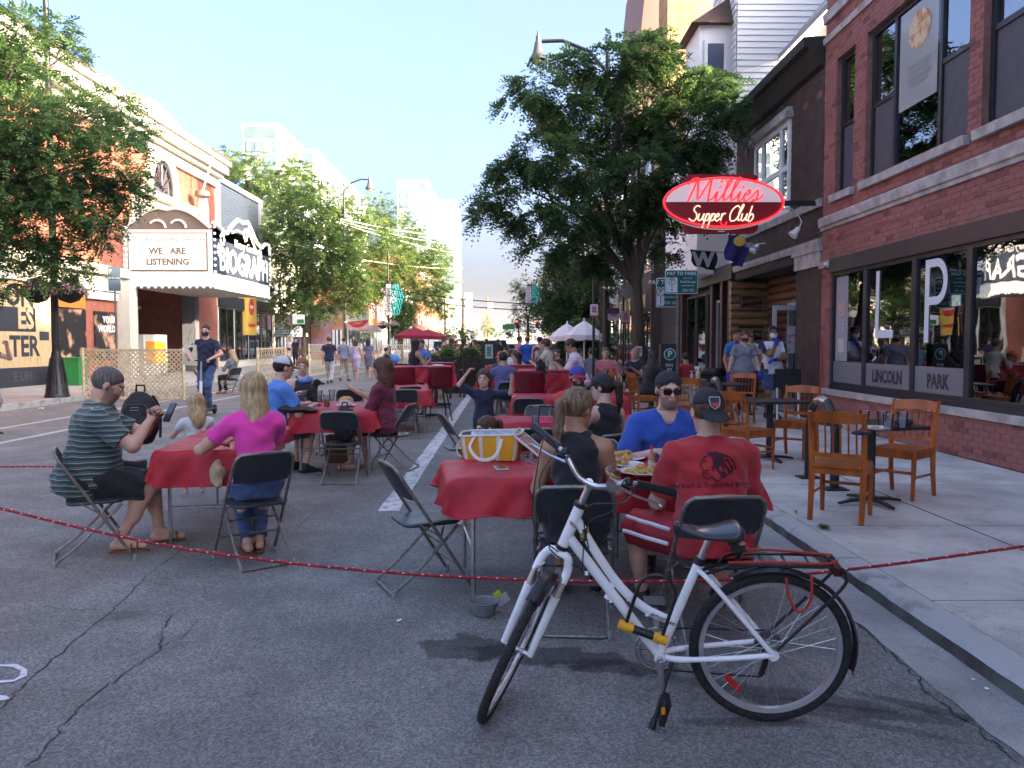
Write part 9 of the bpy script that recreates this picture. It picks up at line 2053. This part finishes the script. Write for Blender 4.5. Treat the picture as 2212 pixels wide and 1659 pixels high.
for px,py,lab in ((1180,905,'pink snack wrapper behind, on the two-cup table'),(1182,916,'pink snack wrapper in front, on the two-cup table')):p=G(px,py,.755);b=MB();b.tube([p+Vector((-.07,0,.008)),p+Vector((-.05,0,.012)),p+Vector((.05,.03,.012)),p+Vector((.08,.035,.008))],[.004,.014,.014,.004],6,sx=.6);o=b.build('wrapper',mk('pink_foil',(.7,.03,.22),.3));tag(o,lab,'wrapper')
# white cups on bar tables, plates, foil
for px,py,Y,lab in ((1150,775,17.5,'white cup, left one on the far right bar table'),(1163,776,17.3,'white cup, right one on the far right bar table'),(922,782,19.5,'white cup on the farther left bar table')):p=V(px,py,Y);cup((p.x,Y,1.065),lab,.15,.05,M_signw,level=.95)
p=V(1180,800,14.3);cup((p.x,14.2,1.065),'cup of beer on the near right bar table',.16,.045,M_beer,level=.4)
b=MB();b.ball((-1.42,16.5,1.08),(.14,.10,.02),10,5);o=b.build('napkin',M_paper,None,True);tag(o,'crumpled white napkin on the left bar table','napkin')
# phone in his hands, phone at bar
def phone(M,lab):t=bpy.data.objects.new('phone',None);COL.objects.link(t);t.matrix_world=M;tag(t,lab,'phone');b=MB();b.prism(rrect(.075,.155,.01),(0,0,0),(1,0,0),(0,1,0),.009);b.build('phone_body',M_black,t);b=MB();b.prism(rrect(.066,.14,.006),(0,0,.0092),(1,0,0),(0,1,0),.0006);b.build('phone_screen',mk('screen_grey',(.05,.055,.07),.15),t)
r1=P1['root'].matrix_basis if False else Matrix.Translation(P1['root'].location)@Matrix.Rotation(P1['root'].rotation_euler.z,4,'Z')
mid=(P1['wri'][0]+P1['wri'][1])/2+Vector((0,.12,.04));phone(r1@Matrix.Translation(mid)@Matrix.Rotation(R(35),4,'Z')@Matrix.Rotation(R(62),4,'X'),'black phone in the hands of the man in the striped polo')
# backpack on the left table's far corner, black bag on the chair, beige bundle, brown paper bag
def backpack(label,loc,rz,s,m):
 t=thing('backpack',label,'backpack',loc,R(rz))
 def f(p):q=p/s;d=smax(ell((0,0,.23),(.17,.12,.27))(q),-(q[:,2]-.0),.04);d2=ell((0,-.10,.15),(.13,.05,.14))(q);return (smin(d,d2,.02)+wr(q,.005,1,2))*s
 Vv,Ff=polygonise(f,(-.22*s,-.22*s,-.02),(.22*s,.2*s,.56*s),.009);np_mesh('pack_body',Vv,Ff,m,t,True)
 b=MB();b.tube([(-.04*s,.03,.49*s),(-.035*s,.03,.55*s),(.035*s,.03,.55*s),(.04*s,.03,.49*s)],.010,6);b.build('grab_handle',m,t,True);b=MB();b.tube([(x*s,y*s,z*s) for x,y,z in [(-.12,-.115,.1),(-.13,-.11,.28),(-.08,-.10,.38),(.08,-.10,.38),(.13,-.11,.28),(.12,-.115,.1)]],.005,5);b.build('zip',mk('zip_grey',(.06,.06,.065),.4),t,True);b=MB();b.tube([(x*s,y*s,z*s) for x,y,z in [(-.035,-.135,.355),(.035,-.135,.355),(.035,-.138,.33),(-.035,-.138,.33)]],.003,4,True);b.build('logo_patch',mk('pale_patch',(.3,.26,.2),.6),t)
 for sx in (-1,1):b=MB();b.tube(smoothp([(sx*.08*s,.11*s,.45*s),(sx*.12*s,.18*s,.3*s),(sx*.14*s,.11*s,.05)]),.018,5,sx=.3);b.build('shoulder_strap',m,t,True)
Mbp=mk('black_nylon',(.012,.012,.014),.65,bump=.4,bs=60)
backpack('upright black backpack on the far left corner of the left table',(Px(302,7.1),7.1,.64),5,.96,Mbp)
backpack('black backpack lying on the empty chair at the middle left table',(Px(738,8.85),8.98,.44),0,.78,Mbp)
def blob(name,label,cat,c,rad,m,seed,res=.012,amp=.012):
 def f(p):return ell((0,0,0),rad)(p)+wr(p,amp,1.2,seed)
 r_=A(rad)*1.25;Vv,Ff=polygonise(f,-r_,r_,res);o=np_mesh(name,Vv,Ff,m,None,True);o.location=c;return tag(o,label,cat)
blob('bundle','beige knitted bundle hanging between the pink-shirted woman and the table','bundle',V(470,1022,5.75),(.05,.055,.11),mk('beige_knit',(.42,.32,.20),.9,bump=.8,bs=90),3)
a=G(720,1010);b=MB();b.box((a.x-.16,a.y+.3,0),(a.x+.12,a.y+.5,.36));o=b.build('paper_bag',mk('kraft_paper',(.14,.06,.03),.8,var=.2));tag(o,'brown bag standing under the middle left table','bag')
blob('jacket','black jacket hung over the tufted burgundy stool at the right bar table','jacket',V(1168,812,13.35),(.09,.07,.30),BK,5,amp=.02)
# dogs
def dog(label,pos,rz,s,coat,coat2,sit=True,name='dog'):
 t=thing(name,label,'dog',pos,R(rz));k=s
 fs=[(ell((0,-.10,.17),(.10,.14,.15)),.0),(ell((0,.04,.27),(.085,.10,.16)),.05),(cone((0,.06,.33),(0,.10,.46),.065,.06),.04),(ell((0,.13,.50),(.062,.075,.062)),.03),(cone((0,.17,.49),(0,.25,.47),.035,.025),.02),(cone((-.05,.11,.54),(-.07,.09,.47),.022,.014),.01),(cone((.05,.11,.54),(.07,.09,.47),.022,.014),.01),(cone((-.055,.09,.26),(-.06,.12,.03),.035,.022),.02),(cone((.055,.09,.26),(.06,.12,.03),.035,.022),.02),(ell((-.06,.14,.02),(.024,.04,.018)),.01),(ell((.06,.14,.02),(.024,.04,.018)),.01),(ell((-.09,-.08,.10),(.05,.11,.09)),.03),(ell((.09,-.08,.10),(.05,.11,.09)),.03),(cone((-.10,.0,.03),(-.11,.08,.02),.03,.022),.02),(cone((.10,.0,.03),(.11,.08,.02),.03,.022),.02),(cone((0,-.22,.06),(.12,-.32,.03),.03,.018),.02)]
 def f(p):
  q=p/k;d=fs[0][0](q)
  for g,kk in fs[1:]:d=smin(d,g(q),max(kk,.005))
  return (d+.003*np.sin(q[:,0]*120)*np.sin(q[:,2]*90))*k
 Vv,Ff=polygonise(f,A((-.2,-.4,-.02))*k,A((.2,.32,.6))*k,.009);c=Vv[Ff].mean(1)/k;mi=((c[:,1]>.05)&(c[:,2]<.3)|(c[:,1]>.19)|(c[:,2]<.05)).astype(np.int32)
 np_mesh('body',Vv,Ff,[coat,coat2],t,True,mi);b=MB()
 for sx in (-1,1):b.ball((sx*.03*k,.195*k,.515*k),.009*k,6,4)
 b.ball((0,.275*k,.48*k),.012*k,6,4);b.build('eyes_and_nose',M_black,t,True,kind='stuff');b=MB();b.tube([(math.cos(a)*.068*k,.07*k+math.sin(a)*.066*k,.39*k-math.sin(a)*.03*k) for a in [2*math.pi*q/12 for q in range(12)]],.008,5,True);b.build('collar',mk('dark_collar',(.03,.02,.02),.5),t,True)
a=G(945,862);dog('tan and white terrier sitting on the asphalt under the burgundy stool',(a.x,a.y,0),115,.80,mk('fur_tan',(.28,.19,.10),.9,var=.4,vs=30),mk('fur_cream',(.5,.44,.34),.9))
dog('small black dog with a grey muzzle in the red-haired woman\'s arms',(Px(672,10.9),10.85,.66),-80,.70,mk('fur_black',(.012,.011,.011),.8),mk('fur_grizzled',(.05,.045,.042),.9))
b=MB();c=V(655,820,11.2);b.tube([(c.x+.09*math.cos(a),11.28+.07*math.sin(a),c.z+.02*math.sin(a)) for a in [2*math.pi*q/14 for q in range(14)]],.03,6,True);o=b.build('neckerchief',mk('blue_kerchief',(.05,.2,.6),.8),None,True);tag(o,'blue neckerchief round the neck of the red-haired woman','neckerchief')
# collapsible bowl and green tag
a=G(1046,1328);t=thing('collapsible_bowl','grey ribbed collapsible dog bowl on the asphalt beside the front wheel','bowl',(a.x,a.y,0));pr=[];
for k in range(5):z=.005+k*.014;r=.052+k*.006;pr+=[(r,z),(r+.005,z+.005),(r+.001,z+.012)]
b=MB();b.lathe(pr+[(.086,.078),(.092,.082),(.088,.086),(.078,.07),(.055,.01)],(0,0,0),24);b.build('bowl_wall',mk('grey_silicone',(.16,.165,.18),.6),t,True)
a=G(1082,1325);t=thing('tag_card','lime green and pale card leaning behind the front fork','card',(a.x,a.y+.12,0),R(20));b=MB();b.box((-.03,0,.01),(.05,.004,.07),rot=Matrix.Rotation(R(-30),3,'Y'));b.build('card',mk('pale_card',(.4,.38,.45),.5),t);b=MB();b.box((-.045,-.004,.055),(.0,.0,.095),rot=Matrix.Rotation(R(-30),3,'Y'));b.build('lime_tab',mk('lime',(.35,.6,.03),.5),t)
# braided rope
def rope(pts,r,label,sub=5):
 P=smoothp(pts,sub);t=thing('rope',label,'rope');b=MB();b.tube(P,r,7);b.build('rope_core',mk('rope_red',(.45,.015,.03),.7,col2=(.16,.008,.015),vs=70,thr=(.45,.6),bump=.8,bs=120),t,True)
 b=MB();L_=0
 for i in range(len(P)-1):
  d=P[i+1]-P[i];n=max(1,int(d.length/.028));u=d.normalized();s_=u.cross(Vector((0,0,1))).normalized();w_=s_.cross(u)
  for k in range(n):
   c=P[i]+d*(k/n);ph=(L_+k)*2.1;q=(s_*math.cos(ph)+w_*math.sin(ph))*r*.86;b.tube([c+q-u*.005,c+q+u*.005+(w_*.3*r)],r*.32,4)
  L_+=n
 b.build('white_fleck',mk('rope_white',(.75,.7,.7),.7),t,kind='stuff')
Yr=3.72
rope([V(-120,1068,Yr+.5),V(0,1098,Yr+.4),V(200,1146,Yr+.3),V(390,1184,Yr+.2),V(560,1208,Yr+.15),V(700,1224,Yr+.1),V(900,1241,Yr),V(1100,1251,Yr),V(1300,1256,Yr-.02),V(1480,1255,Yr-.02),V(1640,1248,Yr),V(1760,1238,Yr),V(1950,1216,Yr),V(2212,1180,Yr+.05),V(2300,1168,Yr+.1)],.0075,'red and white braided rope sagging across the whole foreground')
rope([V(-80,1004,7.2),V(0,1008,7.0),V(135,1009,6.6),V(300,1030,6.2)],.008,'second length of red rope at the far left behind the striped-shirt man')
# on the nearest café table
def onc(px,py,lab,**k):p=G(px,py,SW+.722);return cup(p,lab,**k)
onc(1867,918,'empty clear cup at the back of the nearest café table',h=.12,r=.042,liquid=M_lemon,level=.4);onc(1918,930,'clear cup of ice water, middle of the nearest café table',h=.13,r=.044,liquid=M_ice,level=.6);onc(1949,925,'clear cup nearest the window on the café table',h=.13,r=.044,liquid=M_ice,level=.7);onc(1905,920,'clear cup behind the ice water on the café table',h=.12,r=.042,liquid=None)
p=G(1840,930,SW+.722);t=thing('soup_bowl','white bowl with a spoon on the nearest café table','bowl',p);b=MB();b.lathe([(.045,0),(.07,.02),(.082,.06),(.076,.06),(.06,.02)],(0,0,0),20);b.build('bowl',mk('white_china'),t,True);b=MB();b.tube([(-.09,.02,.08),(.02,0,.02)],.004,5);b.build('spoon',M_steel,t)
p=G(1893,928,SW+.722);t=thing('plate_of_leftovers','white plate with leftover food on the nearest café table','plate',p);plate((0,0,0),.12,'',None,t);foodpile(t,(0,0,.012),7,.06,.03,mk('leftovers',(.55,.45,.28),.7),'leftover_food',.03,3,False)
p=G(1965,922,SW+.722);blob('napkin','dark crumpled napkin at the window end of the café table','napkin',p+Vector((0,.1,.03)),(.08,.06,.04),NV,2,.008,.008);p=G(1860,940,SW+.722);blob('napkin','dark napkin at the near edge of the café table','napkin',p+Vector((0,0,.015)),(.08,.04,.02),NV,6,.008,.005)
# things leaning by the doorway
t=thing('folded_cart','folded dark chair with white legs leaning by the brick corner behind the wooden chair','folded chair',(Px(1712,14.6),14.75,SW));b=MB();b.tube([(-.2,0,0),(-.2,.05,.62)],.022,6);b.tube([(.2,0,0),(.2,.05,.62)],.022,6);b.build('leg',M_white,t,kind='stuff');b=MB();b.box((-.24,.02,.6),(.24,.07,.95));b.build('folded_seat',M_black,t)
b=MB();b.tube([(XF-.12,14.2,SW),(XF+.0,14.45,SW+1.5)],.014,6);o=b.build('broom_handle',mk('red_handle',(.45,.03,.02),.5),None,True);tag(o,'thin red broom handle leaning on the brick corner','broom')
t=thing('pushchair','small pushchair with a light blue hood by the fourth lattice screen','pushchair',(Px(852,34),34,0));b=MB();b.ball((0,0,.85),(.25,.25,.2),10,6);b.build('hood',LB,t,True)
for x,y in ((-.25,-.3),(.25,-.3),(-.25,.3),(.25,.3)):b=MB();b.tube([(x-.02,y,.13),(x+.02,y,.13)],.13,12);b.build('wheel',MT['tyre_rubber'],t,True)
b=MB();b.tube([(-.25,-.3,.13),(.0,.3,.9)],.02,5);b.tube([(.25,-.3,.13),(.02,.3,.9)],.02,5);b.build('frame',M_steel,t)
# more diners and tables far down the street
FARD=[(944,36,PI,'diner in a salmon shirt left of the planter'),(970,40,WH,'diner in a white shirt far behind the planter'),(988,44,LB,'diner in light blue far behind the planter'),(1015,38,RD,'diner in red beyond the menu board'),(1034,46,WH,'diner in white far beyond the menu board'),(1062,44,PK,'diner in magenta beyond the menu board'),(1092,31,DG,'dark-shirted diner beyond the orange cap'),(1104,26,WH,'diner in white just right of the orange cap'),(1150,36,GR,'diner in grey beyond the printed blue shirt'),(1186,33,NV,'diner in navy left of the white parasols'),(1205,24,BK,'diner in black in front of the white parasols'),(1236,24,KH,'diner in beige under the white parasols'),(1252,28,PI,'diner in salmon farther under the white parasols')]
for k,(px,Y,m,lab) in enumerate(FARD):person(lab,(Px(px,Y),Y,0),25+83*k%360,top='tee',topm=m,bottom='shorts',botm=DG,hair=('short','long')[k%2],hairc=('dark','brown','blonde')[k%3],feet=sitf(.35),hands=((-.1,.3,.85),(.1,.3,.85)),res=.021,lowdetail=True,eyes=False,fingers=False,**SIT)
for k,(px,Y) in enumerate(((952,38),(1002,41),(1048,44),(1098,28),(1170,34),(1222,25))):table_cloth((Px(px,Y),Y,0),15*k,1.4,.8,.4,'red cloth on the far diners\' table, number %s from the left'%('one','two','three','four','five','six')[k],40+k,res=.07)
haze_box()
